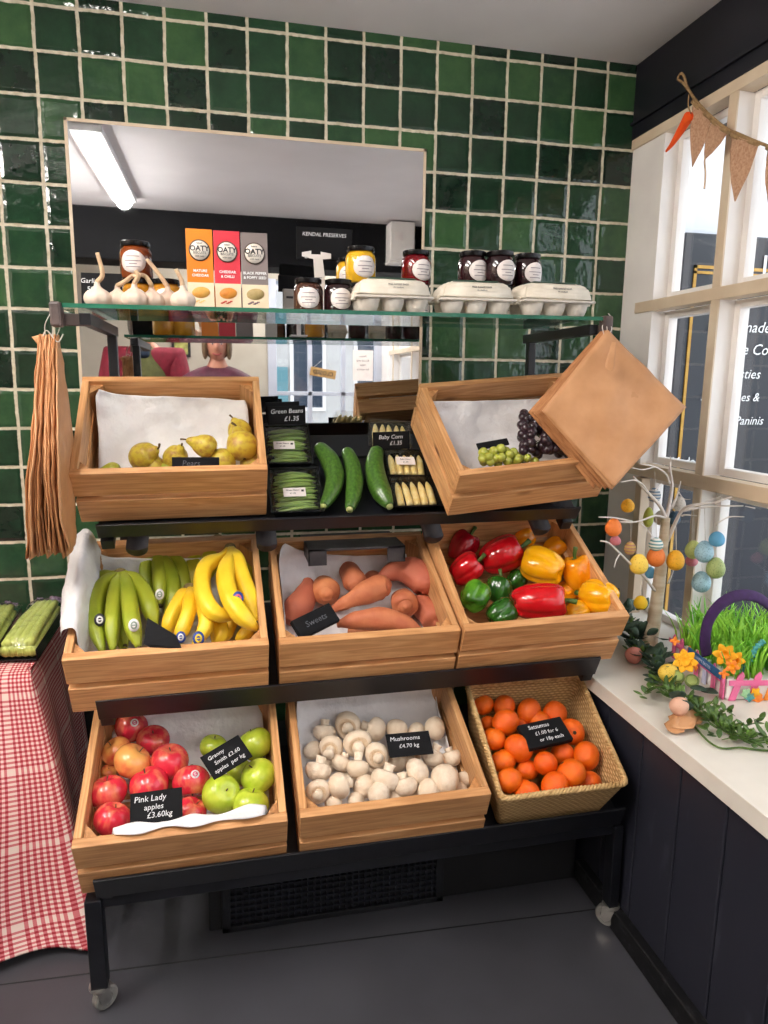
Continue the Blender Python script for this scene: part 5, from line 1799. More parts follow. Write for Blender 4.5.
bis = pm('biscuit_print', '#d08c34', '#e0a850', 60, .6)
biscuit(190, 216.5, 229, -.50, pm('orange_carton', '#e07c14', '#e88a1c', 8, .45), ['MATURE', 'CHEDDAR'], 'orange oaty biscuit box, leftmost of three', .02, (bis, pm('pale_crumb', '#e8c078')))
biscuit(217.5, 243.5, 231, -.50, pm('red_carton', '#c8283a', '#d23444', 8, .45), ['CHEDDAR', '& CHILLI'], 'red oaty biscuit box in the middle of three', .0, (pm('biscuit_print_b', '#c87424', '#dc9438', 60, .6), pm('chilli_print', '#b83020')))
biscuit(244.5, 271, 233, -.50, pm('grey_carton', '#7c706e', '#867a78', 8, .45), ['BLACK PEPPER', '& POPPY SEED'], 'grey oaty biscuit box, rightmost of three', -.02, (pm('biscuit_print_c', '#a08a54', '#b8a06c', 60, .6), pm('poppy_print', '#5c4458')))

# garlic


def make_garlic(r, seed):
    t = thing('garlic_bulb', '', 'garlic', Matrix())
    prof = [(0, 0), (.5, .0), (.9, .22), (1.06, .60), (1.0, .95), (.74, 1.24), (.42, 1.44), (.24, 1.66), (.18, 1.95), (0, 1.95)]
    P = catmull([(a, 0, b) for a, b in prof], 24); prof = [(max(p.x, 0), p.z) for p in P]; prof[0] = (0, 0); prof[-1] = (0, prof[-1][1])

    def fn(c):
        a = math.atan2(c.y, c.x); k = .86+.17*abs(math.cos(4*a+seed))**.5
        return Vector((c.x*k, c.y*k, c.z))*r
    latheo('cloves', prof, M['garlic'], t, 40, fn)
    return t


def garlic(px, pyc, rpx, Y, stalk, label, seed):
    x = gl_at(px, Y); base = gz(x); r = rpx*depth(at_y(Y, px, pyc))/FPX
    t = make_garlic(r, seed); t['label'] = label; t['group'] = 'garlic bulbs on the glass shelf'
    Mx = RM @ Matrix.Translation((x, Y, GT)); t.matrix_world = Mx
    I = Mx.inverted()
    pts = [Vector((0, 0, r*1.9))] + [I @ at_y(Y-dy, a, b) for a, b, dy in stalk]
    tubeo('stalk', pts, lambda q: .0052-.0012*q, M['garlicstalk'], t, 9, 18)


zgar = Z(5.486, 70, 230)
garlic(101, 292, 12.5, -.555, [(*zgar(178, 240), 0), (*zgar(150, 125), .0)], 'garlic bulb at the left end with long straight stalk', 0)
garlic(121, 293, 11.5, -.535, [(*zgar(305, 280), .01), (*zgar(345, 250), .01), (*zgar(370, 262), .02)], 'garlic bulb second from left with bent-over stalk', 1)
garlic(138, 294, 12, -.565, [(*zgar(375, 250), .01), (*zgar(355, 225), .01)], 'garlic bulb in the centre of the heap with short stalk', 2)
garlic(155, 293, 11.5, -.545, [(*zgar(440, 290), .01), (*zgar(415, 255), .01), (*zgar(385, 245), .02)], 'garlic bulb right of centre with stalk curling left', 3)
garlic(171, 293, 12, -.52, [(*zgar(500, 260), 0), (*zgar(455, 200), 0), (*zgar(420, 160), 0)], 'garlic bulb near the right with thick stalk leaning left', 4)
garlic(186, 295, 11.5, -.575, [(*zgar(610, 270), 0), (*zgar(580, 215), 0)], 'garlic bulb at the right end beside the orange biscuit box', 5)

# tickets on the shelf
x = gl_at(97, -.47)
Mx = RM @ Matrix.Translation((gl_at(94, -.47)+.02, -.45, GT+.042)) @ Matrix.Rotation(R(78), 4, 'X')
ticket('slate ticket reading Garlic 50p behind the garlic', Mx, .085, .085, [('Garlic', -.026, .024, .0145), ('50p', -.020, .006, .0145)], shear=.1)
pa = at_y(-.30, 296, 226); pb = at_y(-.30, 352, 262)
Mx = Matrix.Translation(((pa.x+pb.x)/2, -.30, (pa.z+pb.z)/2)) @ Matrix.Rotation(R(88), 4, 'X')
tk = ticket('black chalk ticket for preserves on a white stand behind the jars', Mx, pb.x-pa.x, pa.z-pb.z, [('KENDAL PRESERVES', -.0, .022, .0125), ('£4.95', -.035, -.032, .014)])
IM = tk.matrix_world.inverted(); bpy.context.view_layer.update(); IM = tk.matrix_world.inverted()
bm = bmesh.new()
zt = Z(4.8, 280, 200)


def q3(x, y, Y=-.315): return IM @ at_y(Y, *zt(x, y))


cont = [(105, 250), (150, 243), (150, 260), (195, 262), (195, 248), (245, 258), (245, 282), (205, 285), (216, 372), (165, 372), (160, 283), (105, 270)]
f = [bm.verts.new(q3(*c)) for c in cont]; b = [bm.verts.new(q3(*c, Y=-.309)) for c in cont]
bm.faces.new(f); bm.faces.new(b[::-1])
for i in range(len(cont)): bm.faces.new((f[i], f[(i+1) % 12], b[(i+1) % 12], b[i]))
finish('stand', bm, M['white'], tk, smooth=False)
xx = (pa.x+pb.x)/2
bm = bmesh.new()
I = IM
lo = I @ Vector((xx-.03, -.33, gz(xx))); 
b8 = [Vector((xx-.035, -.335, gz(xx)+.0005)), Vector((xx+.02, -.28, gz(xx)+.005))]
box(bm, b8[0], b8[1], .001); box(bm, (xx-.013, -.312, gz(xx)+.004), (xx+.001, -.306, at_y(-.31, 316, 278).z), .001)
for v in bm.verts: v.co = I @ v.co
finish('foot', bm, M['white'], tk, smooth=False)
# reflection modelled as a solid pale holder with a dark card
x0 = gl_at(281, -.40); x1 = gl_at(300, -.40); g0 = gz(x0)
t = thing('reflected_holder', 'reflection modelled as a pale holder with dark card between biscuit box and jars', 'modelled reflection', ((x0+x1)/2, -.40, g0))
boxo('holder', (-.018, 0, 0), (.022, .012, .068), pm('pale_grey_plastic', '#b0aca8'), t, .002)
boxo('card', (-.028, .012, .062), (.030, .015, .100), M['chalkb'], t, .001)
boxo('slot', (-.010, -.0015, .046), (.006, .0005, .051), M['ink'], t, 0)

# ================================================================== PAPER BAG BUNDLES


def bag_sheet(bm, pts, seed, wob=.003, nu=14, nv=14):
    sheet_pts(bm, [[pts[0], pts[1]], [pts[3], pts[2]]], nu, nv, wob, 16, seed)


# right bundle: square bags hung by a corner over the rack end
top, lft, bot_, rgt = at_y(-.655, 607, 330), at_y(-.665, 545, 411), at_y(-.735, 612, 489), at_y(-.700, 685, 408)
t = thing('paper_bag_bundle', 'square brown paper bags hung by one corner at the rack right end', 'paper bags', top)
nrm = (rgt-top).cross(lft-top).normalized()
if nrm.dot(CAM-top) < 0: nrm = -nrm
for k in range(9):
    bm = bmesh.new(); off = -nrm*(.0070*(8-k)) + Vector((-.0026*(8-k), 0, .0004*(8-k)))
    j = Vector((rnd(-.003, .003), 0, rnd(-.003, .003)))
    P = [Vector((0, 0, 0))+off*.35, rgt-top+off+j, bot_-top+off+j*2, lft-top+off-j]
    bag_sheet(bm, P, k, .006 if k == 8 else .0025, 26, 26)
    o = finish('paper_bag', bm, M['kraft'] if k > 6 else M['kraftd'], t); solid(o, .0022)
bm = bmesh.new()
a = at_y(-.70, 612, 342)-top; b = at_y(-.70, 607, 366)-top; c = at_y(-.705, 612, 369)-top
sheet_pts(bm, [[a, a+Vector((.010, 0, 0))], [b+Vector((-.004, 0, .0)), c+Vector((.006, 0, .01))], [c+Vector((-.002, 0, -.004)), c+Vector((.001, 0, -.004))]], 6, 8, .001, 40)
o = finish('paper_tag', bm, M['kraft'], t); solid(o, .001)
bm = bmesh.new()
hk = RM @ Vector((1.24, -.60, 1.41))-top
for dx in (-.006, 0, .006): tube(bm, [Vector((dx, 0, -.012)), hk*.5+Vector((dx*2, -.01, 0)), hk+Vector((dx, -.012, .004))], .0011, 6, 10)
tube(bm, [hk+Vector((-.018, -.014, .018)), hk+Vector((0, -.016, .0)), hk+Vector((.012, -.014, .018)), hk+Vector((.004, -.015, .028))], .0012, 6, 12)
finish('string', bm, M['string'], t)

# left bundle: longer bags seen edge-on
topL = at_y(-.60, 49, 336)
t = thing('paper_bag_bundle', 'thick sheaf of brown paper bags seen edge-on at rack left end', 'paper bags', topL)
nb = 18
xm = at_y(-.72, 44, 450).x-topL.x; xb_ = at_y(-.70, 47, 553).x-topL.x
zm_ = at_y(-.72, 41, 452).z-topL.z; zb_ = at_y(-.70, 42, 556).z-topL.z
for k in range(nb):
    f = k/(nb-1)-.5
    j1, j2, j3 = rnd(-.012, .012), rnd(-.010, .010), rnd(-.012, .012)
    ym, yb, y0 = -.72-topL.y, -.69-topL.y, 0
    rows = [[Vector((f*.034, -.010+j3*.4, rnd(-.008, .004))), Vector((f*.034, .006, 0)), Vector((f*.034, .01, rnd(-.008, .004)))],
            [Vector((xm*.5+f*.040, ym*.52+j1, zm_*.5)), Vector((xm*.5+f*.040, .0, zm_*.5)), Vector((xm*.5+f*.036, .03, zm_*.5))],
            [Vector((xm+f*.048+j2*.3, ym+j1, zm_+j2)), Vector((xm+f*.046, ym*.4, zm_)), Vector((xm+f*.042, .045, zm_))],
            [Vector((xb_*.6+xm*.4+f*.060+j3*.3, ym+.005+j1, (zm_+zb_)/2)), Vector((xb_*.6+xm*.4+f*.056, ym*.4, (zm_+zb_)/2)), Vector((xb_*.6+xm*.4+f*.052, .03, (zm_+zb_)/2))],
            [Vector((xb_+f*.078+j2*.3, yb+j1, zb_+j3)), Vector((xb_+f*.072, yb*.4, zb_+j3)), Vector((xb_+f*.066, .0, zb_+.01+j3))]]
    bm = bmesh.new(); sheet_pts(bm, rows, 12, 26, .0035, 22, k*2)
    o = finish('paper_bag', bm, M['kraft'] if k % 3 else M['kraftd'], t); solid(o, .0026)
bm = bmesh.new()
hk = RM @ Vector((.045, -.60, 1.405))-topL
for dx in (-.005, .003, .009): tube(bm, [Vector((dx, 0, -.01)), hk*.5+Vector((dx*2, -.01, 0)), hk+Vector((dx, -.01, .004))], .0010, 6, 10)
tube(bm, [Vector((-.01, -.01, -.004)), Vector((.0, -.015, .01)), Vector((.018, -.015, -.012)), Vector((.03, -.015, .004))], .0012, 6, 12)
finish('string', bm, M['string'], t)
bm = bmesh.new()
a = at_y(-.61, 36, 338)-topL
sheet_pts(bm, [[a+Vector((-.008, 0, .002)), a+Vector((.014, 0, .008))], [a+Vector((0, 0, -.01)), a+Vector((.02, 0, -.014))]], 8, 8, .004, 60)
o = finish('folded_corner', bm, M['kraft'], t); solid(o, .001)

# ================================================================== TABLE WITH GINGHAM CLOTH
TZ = .612
tb = thing('side_table', 'low side table hidden under a red gingham cloth, left of rack', 'table', (-.42, -.27, 0))
boxo('tabletop', (-.32, -.178, TZ-.032), (.312, .20, TZ-.010), M['wx'], tb, .003)
for sx in (-.29, .27):
    for sy in (-.17, .14): boxo('leg', (sx, sy, 0), (sx+.035, sy+.035, TZ-.032), M['wz'], tb, .003)
cl0 = Vector((-.42, -.27, 0))
xr = -.088; xl = -.80


def cp(x, y, z): return Vector((x, y, z))-cl0


bm = bmesh.new()
cols = []
n = 90
for i in range(n):
    s = i/(n-1)
    x = xl+(xr-xl)*s
    fold = .022*math.sin(s*24)+.016*math.sin(s*11+1)
    front = -.475
    edge = max(0, (s-.86)/.14)
    col = [cp(x, -.05, TZ+.002), cp(x, -.25, TZ+.001), cp(x, front+.015, TZ+.001), cp(x, front-.004, TZ-.012)]
    for k in range(1, 14):
        q = k/13
        yy = front-.006-.235*q**1.15 - fold*q*1.3 - .035*q*math.sin(s*8+q*4)*(q)
        zz = (TZ-.014)*(1-q)+.006*q
        if q == 1: zz = .006+.022*max(0, math.sin(s*9))
        xx = x+.10*q*edge*1.0+.01*math.sin(q*7+s*6)*q
        col.append(cp(xx, yy, zz))
    cols.append(col)
# side drape columns turning the corner
for i in range(1, 46):
    s = i/45
    y0 = -.475+.425*s
    col = [cp(xr-.25*(1-s)-.1, max(y0, -.45), TZ+.002), cp(xr-.12*(1-s)-.06, y0+.0, TZ+.0015), cp(xr-.012, y0, TZ+.001), cp(xr+.002, y0, TZ-.012)]
    for k in range(1, 14):
        q = k/13
        xx = xr+.004+(.120*(1-s)**2+.03)*q + .014*math.sin(s*15)*q
        yy = y0-.20*q*(1-s)**3 - .01*q
        zz = (TZ-.014)*(1-q)+.004*q
        col.append(cp(xx, yy, max(zz, .005)))
    cols.append(col)
L = bm.loops.layers.uv.verify(); V = [[bm.verts.new(p) for p in c] for c in cols]
us = [0]
for i in range(1, len(cols)): us.append(us[-1]+(cols[i][6]-cols[i-1][6]).length)
vv = [[0] for _ in cols]
for i, c in enumerate(cols):
    for j in range(1, len(c)): vv[i].append(vv[i][-1]+(c[j]-c[j-1]).length)
# measure v from the table edge so the checks stay aligned
for i in range(len(cols)):
    o_ = vv[i][3]; vv[i] = [a-o_ for a in vv[i]]
for i in range(len(cols)-1):
    for j in range(len(cols[0])-1):
        if i >= n-1 and j < 2: continue
        f = bm.faces.new((V[i][j], V[i+1][j], V[i+1][j+1], V[i][j+1]))
        for lp, (a, b) in zip(f.loops, ((i, j), (i+1, j), (i+1, j+1), (i, j+1))): lp[L].uv = (us[a], vv[a][b]+5)
for v in [v for v in bm.verts if not v.link_faces]: bm.verts.remove(v)
cloth = finish('gingham_cloth', bm, M['gingham']); tag(cloth, 'red and white gingham cloth draped to the floor', 'tablecloth', None, cl0); solid(cloth, .0015)
sub = cloth.modifiers.new('smooth', 'SUBSURF'); sub.levels = 1; sub.render_levels = 1

# packs of celery on the cloth


def celery(label, front, back, wpx, Ya, Yb, flip=0):
    # front/back pixel ends of the pack, lying up a slope
    a = at_y(Ya, *front); b = at_y(Yb, *back)
    ax = (b-a); Ln = ax.length; y = ax.normalized(); x = y.cross(Vector((0, 0, 1))).normalized(); z = x.cross(y)
    Mx = Matrix((x, y, z)).transposed().to_4x4(); Mx.translation = a
    w = wpx*depth(a)/FPX
    t = thing('celery_pack', label, 'vegetable pack', Mx, 'wrapped celery packs on the cloth')
    bm = bmesh.new()
    box(bm, (-w*.55, -.005, -.022), (w*.55, Ln, -.018), .001); box(bm, (w*.55-.003, -.005, -.022), (w*.55, Ln, .008), .001); box(bm, (-w*.55, -.005, -.022), (-w*.55+.003, Ln, .008), .001)
    finish('tray', bm, M['tray'], t, smooth=False)
    for k in range(5):
        xx = (-.5+(k+.5)/5)*w*.92
        tubeo('celery_stick', [Vector((xx, 0, 0)), Vector((xx*.96, Ln*.5, .004)), Vector((xx*.8, Ln*.95, 0))], lambda q: .013*(1-.25*q), M['celery'], t, 14, 12,
              lambda tt, a: 1+.10*abs(math.cos(3*a)))
    for k in range(4):
        xx = (-.5+(k+.5)/4)*w*.8
        tubeo('celery_stick', [Vector((xx, .004, .017)), Vector((xx*.96, Ln*.5, .022)), Vector((xx*.8, Ln*.97, .016))], lambda q: .012*(1-.3*q), M['celery'], t, 14, 12,
              lambda tt, a: 1+.10*abs(math.cos(3*a)))
    bm = bmesh.new(); rows = []
    for j in range(7):
        rows.append([Vector(((-.56+1.12*i/6)*w, -.012+(Ln+.02)*j/6, .012+.026*math.sin(PI*i/6)**.5*(1 if 0 < j < 6 else .2))) for i in range(7)])
    sheet_pts(bm, rows, 26, 30, .004, 45, 9); finish('film', bm, M['film'], t)
    bm = bmesh.new()
    rows = [[Vector(((-.4+.8*i/5)*w, Ln-.01+.03*j, .018+.006*math.sin(i*2.2+j))) for i in range(6)] for j in range(2)]
    sheet_pts(bm, rows, 22, 6, .007, 70, 4); o = finish('film_end', bm, pm('purple_printed_film', '#4a3a50', '#8a7c8c', 90, .25), t); solid(o, .0006)


ca = at_z(TZ+.028, 22, 652); cb = at_y(-.16, 52, 606)
celery('clear-wrapped pack of pale green celery nearer the rack', (18, 652), (49, 607), 34, ca.y, -.20)
celery('clear-wrapped pack of pale green celery cut by the left frame edge', (-22, 650), (4, 612), 34, ca.y, -.20)

# ================================================================== SILL: twig tree with eggs
SZ = .565
tr = thing('twig_tree', 'white twig tree with wrapped cream trunk on the window sill', 'decorative tree', at_z(SZ, 648, 652))
TY = tr.location.y
to = tr.location.copy()


def tp(px, py, dy=0): return at_y(TY+dy, px, py)-to


tubeo('trunk', [Vector((0, 0, 0)), tp(654, 620), tp(660, 575), tp(663, 545), tp(666, 518)], lambda q: .021-.010*q, M['bark'], tr, 16, 24, lambda t_, a: 1+.03*math.sin(t_*90))
ziz = Z(5.19, 620, 460)
br = [([(240, 300, 0), (258, 220, .01), (270, 130, .02), (262, 70, .02), (258, 15, .02)], .006),
      ([(240, 310, 0), (205, 235, -.01), (140, 165, -.03), (95, 115, -.04), (70, 88, -.05)], .0055),
      ([(140, 165, -.03), (120, 130, -.04), (75, 105, -.06), (0, 115, -.10)], .003),
      ([(245, 420, 0), (285, 330, -.02), (320, 265, -.03), (370, 235, -.05), (470, 225, -.08), (580, 192, -.10)], .0055),
      ([(320, 265, -.03), (400, 250, -.05), (510, 240, -.07), (640, 238, -.10)], .004),
      ([(330, 260, -.03), (420, 225, -.02), (520, 190, 0)], .003),
      ([(500, 340, -.06), (520, 320, -.07), (570, 295, -.09), (645, 295, -.11)], .0028),
      ([(320, 290, -.03), (345, 285, -.04), (400, 290, -.06)], .0024),
      ([(235, 300, 0), (180, 290, -.04), (90, 320, -.08), (0, 322, -.11)], .0034),
      ([(60, 318, -.07), (-30, 300, -.11), (-110, 296, -.14)], .0026),
      ([(190, 690, 0), (120, 600, -.05), (55, 540, -.09), (0, 485, -.12), (-60, 430, -.15), (-100, 420, -.17)], .004),
      ([(0, 485, -.12), (-20, 520, -.13), (-30, 560, -.14)], .0022),
      ([(268, 250, .01), (295, 190, .03), (315, 110, .05)], .0035),
      ([(258, 120, .02), (235, 70, .01), (180, 35, -.01), (100, 20, -.03)], .003),
      ([(180, 35, -.01), (120, 50, -.03), (60, 40, -.05)], .0022),
      ([(250, 60, .02), (262, 20, .03), (262, -20, .03)], .0025),
      ([(165, 400, 0), (140, 360, -.03), (110, 330, -.05)], .0024),
      ([(250, 640, 0), (270, 590, .02), (285, 540, .04)], .003),
      ([(200, 230, -.01), (150, 170, .0), (130, 140, .02)], .0024),
      ([(180, 160, -.02), (200, 140, .0), (215, 120, .02)], .002),
      ([(300, 160, .04), (330, 200, .04), (365, 205, .03)], .002),
      ([(700, 250, -.1), (650, 240, -.1)], .002)]
for pts, r in br:
    P = [tp(*ziz(a, b), dy) for a, b, dy in pts]
    tubeo('branch', P, lambda q, r=r: r*(1-.6*q), M['twig'], tr, 8, 16)

eggdef = [  # zx, zy, r(px), aspect, dy, colour key, hang from zy, label
    (40, 237, 6.6, 1.15, -.05, 'yo', 195, 'golden yellow hanging egg, uppermost at the left of tree'),
    (-34, 350, 8, 1.25, -.10, 'or', 302, 'orange hanging egg closest to the brown paper bags'),
    (-24, 418, 5.4, 1.0, -.05, 'pk', 330, 'small pink egg just below the orange left one'),
    (52, 458, 5.8, 1.3, .03, 'sty', 320, 'yellow and pink striped hanging egg left of trunk'),
    (98, 540, 9, 1.25, -.09, 'ye', 500, 'pale yellow speckled egg hanging left of the trunk'),
    (187, 500, 8.8, 1.3, -.07, 'or', 440, 'orange egg hanging in front of the trunk'),
    (186, 437, 7, 1.05, -.075, 'stw', 300, 'white and teal striped egg sitting above the orange one'),
    (288, 520, 8.6, 1.3, -.08, 'yo', 330, 'yellow speckled egg hanging right of the trunk'),
    (148, 297, 5, 2.2, .0, 'li', 200, 'long lime green hanging ornament in the upper branches'),
    (210, 300, 6.2, 1.3, .03, 'wh', 240, 'off-white hanging egg beside the upper trunk'),
    (178, 182, 6.2, 1.3, .05, 'stb', 60, 'blue and white striped egg high in the tree'),
    (307, 228, 6.3, 1.3, .04, 'wh', 190, 'white egg hanging at the upper right of trunk'),
    (282, 300, 6, 1.3, .07, 'db', 270, 'dark blue egg half hidden behind the right branch'),
    (380, 465, 7.8, 1.3, -.02, 'li2', 250, 'lime green egg at the left of the right-hand cluster'),
    (372, 522, 6, 1.05, .0, 'pk', 300, 'small pink egg tucked under the lime green one'),
    (437, 475, 9, 1.35, -.07, 'lb', 245, 'large pale blue speckled egg in the right-hand cluster'),
    (503, 410, 7.6, 1.1, -.09, 'bl', 330, 'bright blue egg topmost of the right-hand cluster'),
    (497, 560, 8.9, 1.32, -.09, 'gr', 430, 'sage green egg at the right of the cluster'),
    (422, 632, 9.1, 1.28, -.06, 'lb', 540, 'pale blue speckled egg hanging lowest in the right cluster'),
    (158, 585, 5, 1.3, .03, 'bl', 480, 'small blue egg mostly behind the pale yellow egg'),
    (107, 740, 6.7, 1.15, -.03, 'ye2', 650, 'small bright yellow egg hanging lowest of all by the trunk')]
EM = {'yo': egg_mat('golden_egg', '#e2a41c', '#b88414'), 'or': egg_mat('orange_egg', '#e07830', '#c86020', .66), 'pk': egg_mat('pink_egg', '#d07a84', '#b86070'),
      'ye': egg_mat('pale_yellow_egg', '#ecc850', '#c8a030'), 'ye2': egg_mat('bright_yellow_egg', '#ecc01c', '#d0a010', .7), 'li': egg_mat('lime_ornament', '#a8b450', '#8a9a3c'), 'li2': egg_mat('lime_egg', '#b4bc70', '#8c9450'),
      'wh': egg_mat('offwhite_egg', '#dcd6ce', '#b0a898'), 'db': egg_mat('dark_blue_egg', '#4c6a80', '#36506a'), 'lb': egg_mat('pale_blue_egg', '#98bccb', '#6c8894', .6), 'bl': egg_mat('blue_egg', '#5ca0c8', '#4488b0', .7),
      'gr': egg_mat('sage_egg', '#9aa868', '#74844c', .6), 'sty': stripe_egg_mat('striped_yellow_egg', '#e0c070', '#c8907c'), 'stw': stripe_egg_mat('striped_white_egg', '#e8e8e2', '#5c9498'), 'stb': stripe_egg_mat('striped_blue_egg', '#dcdcdc', '#6888a0'),
      'dp': egg_mat('dusty_pink_egg', '#d8a890', '#c09078', .7), 'sp': egg_mat('salmon_egg', '#cc8478', '#b46c60', .7)}


def egg_fn(asp):
    def fn(c):
        k = 1-.13*c.z
        return Vector((c.x*k, c.y*k, c.z*asp))
    return fn


for (zx, zy, r, asp, dy, key, top_, lb) in eggdef:
    p = at_y(TY+dy, *ziz(zx, zy)); rr = r*depth(p)/FPX
    t = thing('hanging_egg', lb, 'egg decoration', p, 'eggs hanging on the twig tree')
    bm = bmesh.new(); ell(bm, (0, 0, 0), rr, 22, 16, egg_fn(asp/1.08)); finish('shell', bm, EM[key], t)
    q = at_y(TY+dy*.8, *ziz(zx+2, top_))-p
    tubeo('thread', [Vector((0, 0, rr*asp*.9)), q], .0009, M['string'], t, 5, 4)

# garland
gar = thing('leaf_garland', 'garland of eucalyptus and small green leaves along the sill', 'garland', at_z(SZ, 668, 690))
go = gar.location.copy()
gp = [(615, 610, .03), (632, 632, .03), (636, 652, .02), (655, 662, .02), (668, 690, .02), (684, 702, .02), (706, 716, .015), (728, 733, .01), (750, 740, .01), (775, 738, .01)]
GP = [at_z(SZ+h, a, b)-go for a, b, h in gp]
bm = bmesh.new(); tube(bm, GP, .0028, 7, 60); tube(bm, [p+Vector((.006, -.006, .006*math.sin(i*2))) for i, p in enumerate(GP)], .0018, 7, 60)
tube(bm, [at_z(SZ+.004, 640, 640)-go, at_z(SZ+.004, 700, 733)-go, at_z(SZ+.004, 745, 748)-go, at_z(SZ+.004, 800, 752)-go], .0022, 6, 30)
finish('stems', bm, M['pstem'], gar)


def leaf(bm, p, d, up, ln, w, curl=.2):
    d = d.normalized(); s = d.cross(up)
    if s.length < 1e-4: s = Vector((1, 0, 0))
    s.normalize(); n_ = s.cross(d)
    V = []
    for i in range(6):
        t = i/5; ww = w*math.sin(PI*min(max(t, .04), .97))**.7
        c = p+d*ln*t+n_*curl*ln*(t*t-.0)
        V.append([bm.verts.new(c-s*ww*.5+n_*.12*ww), bm.verts.new(c-n_*.0), bm.verts.new(c+s*ww*.5+n_*.12*ww)])
    for i in range(5):
        for k in range(2): bm.faces.new((V[i][k], V[i][k+1], V[i+1][k+1], V[i+1][k]))


random.seed(5)
bm1 = bmesh.new(); bm2 = bmesh.new()
CG = catmull(GP, 120)
for i in range(330):
    k = random.randrange(2, 118); p = CG[k]; d = Vector((rnd(-1, 1), rnd(-1, 1), rnd(-.1, .8)))
    q = Vector((p.x+d.x*.016, p.y+d.y*.016, max(p.z+d.z*.010, .004)))
    front_ = k/120
    if front_ > .42: leaf(bm2, q, d, Vector((0, 0, 1)), rnd(.018, .028), rnd(.009, .013), rnd(-.1, .3))
    elif random.random() < .55: leaf(bm1, q, d, Vector((0, 0, 1)), rnd(.030, .048), rnd(.022, .032), rnd(-.1, .3))
    else: leaf(bm2, q, d, Vector((0, 0, 1)), rnd(.02, .03), rnd(.010, .014), rnd(-.1, .3))
for i in range(34):   # upright sprigs by the wall end of the garland and round eucalyptus near the eggs
    a = random.choice([(612, 590), (622, 600), (640, 615), (620, 575), (636, 590), (628, 610)]); p = at_z(SZ+rnd(.02, .07), a[0]+rnd(-8, 8), a[1]+20)-go
    leaf(bm1, p, Vector((rnd(-1, 1), rnd(-1, 1), rnd(.2, 1))), Vector((0, 1, 0)), rnd(.03, .05), rnd(.022, .03), .1)
for a in ((655, 652), (660, 668), (650, 672), (645, 655), (672, 692), (690, 695), (664, 640), (683, 712), (675, 700), (700, 690), (768, 748), (690, 688)):
    p = at_z(SZ+rnd(.015, .045), *a)-go
    leaf(bm1, p, Vector((rnd(-1, 1), rnd(-1, .2), rnd(-.2, .5))), Vector((0, 0, 1)), rnd(.035, .05), rnd(.032, .042), .1)
for a, b in (((718, 720), (735, 728)), ((742, 728), (760, 720)), ((700, 725), (722, 740)), ((650, 690), (640, 697)), ((655, 680), (646, 694)), ((715, 706), (735, 716))):
    pa_ = at_z(SZ+.015, *a)-go; pb_ = at_z(SZ+.02, *b)-go
    for k in range(9):
        q = pa_.lerp(pb_, k/8); leaf(bm2, q, Vector((rnd(-1, 1), rnd(-1, 1), rnd(0, .6))), Vector((0, 0, 1)), .022, .012, .1)
o = finish('eucalyptus_leaves', bm1, M['leafd'], gar); solid(o, .0008)
o = finish('box_leaves', bm2, M['leafb'], gar); solid(o, .0007)

for (px, py, r, h, key, lb) in ((634, 655, 8.3, .022, 'sp', 'salmon pink egg lying in the garland near the peppers'), (668.5, 673, 9.3, .040, 'ye', 'yellow egg lying in the middle of the garland'),
                                (679.5, 706, 9.2, .040, 'dp', 'dusty pink egg on a kraft paper nest at the sill front')):
    p = at_z(SZ+h, px, py); rr = r*depth(p)/FPX
    bm = bmesh.new(); ell(bm, (0, 0, 0), rr, 22, 16, egg_fn(1.05), Matrix.Rotation(.9, 4, 'Y')); o = finish('egg', bm, EM[key]); tag(o, lb, 'egg decoration', 'eggs lying in the sill garland', p)
for k, (px, py) in enumerate(((677.5, 676.5), (692, 680.5))):
    p = at_z(SZ+.040, px, py); t = thing('green_rosette', ('left' if k == 0 else 'right')+' one of two pale green button rosettes in the garland', 'decoration', p, 'green rosettes in the garland')
    rr = 7*depth(p)/FPX
    X = orient(cam_facing(p)+Vector((0, 0, .3)))
    latheo('disc', [(0, rr*.25), (rr*.5, rr*.3), (rr*.85, rr*.1), (rr, -rr*.2), (rr*.6, -rr*.4), (0, -rr*.4)], pm('sage_green_button', '#94a458', '#a8b468', 20, .6), t, 20, M4=X)
    latheo('rim', [(rr*.70, rr*.28), (rr*.78, rr*.34), (rr*.86, rr*.20)], pm('dark_sage_rim', '#6c8044'), t, 20, M4=X)
nest = thing('kraft_paper_nest', 'crumpled kraft paper twist under the dusty pink egg', 'paper', at_z(SZ, 679, 720)); no_ = nest.location.copy()
for k, (c4) in enumerate((((668, 716), (700, 712), (694, 728), (672, 727)), ((664, 724), (688, 722), (684, 732), (668, 731)), ((690, 712), (706, 718), (700, 724), (688, 722)))):
    bm = bmesh.new(); P = [at_z(SZ+.010+.006*(k == 0), a, b)-no_ for a, b in c4]
    sheet_pts(bm, [[P[0], P[0].lerp(P[1], .5)+Vector((0, 0, .014)), P[1]], [P[3], P[3].lerp(P[2], .5)+Vector((0, 0, -.004)), P[2]]], 14, 10, .003, 50, k)
    o = finish('paper_petal', bm, M['kraft'], nest); solid(o, .0012)

# easter basket decoration
bk = thing('easter_planter', 'home-made planter of green paper grass with pink picket fence', 'decoration', at_z(SZ, 735, 690)); bo_ = bk.location.copy()


def bp_(px, py, Y=None, z=None):
    return (at_z(z, px, py) if z is not None else at_y(Y, px, py))-bo_


YC = bk.location.y
print('YC', YC, bo_)
zk = Z(6.4, 650, 600)      # close-up coordinates
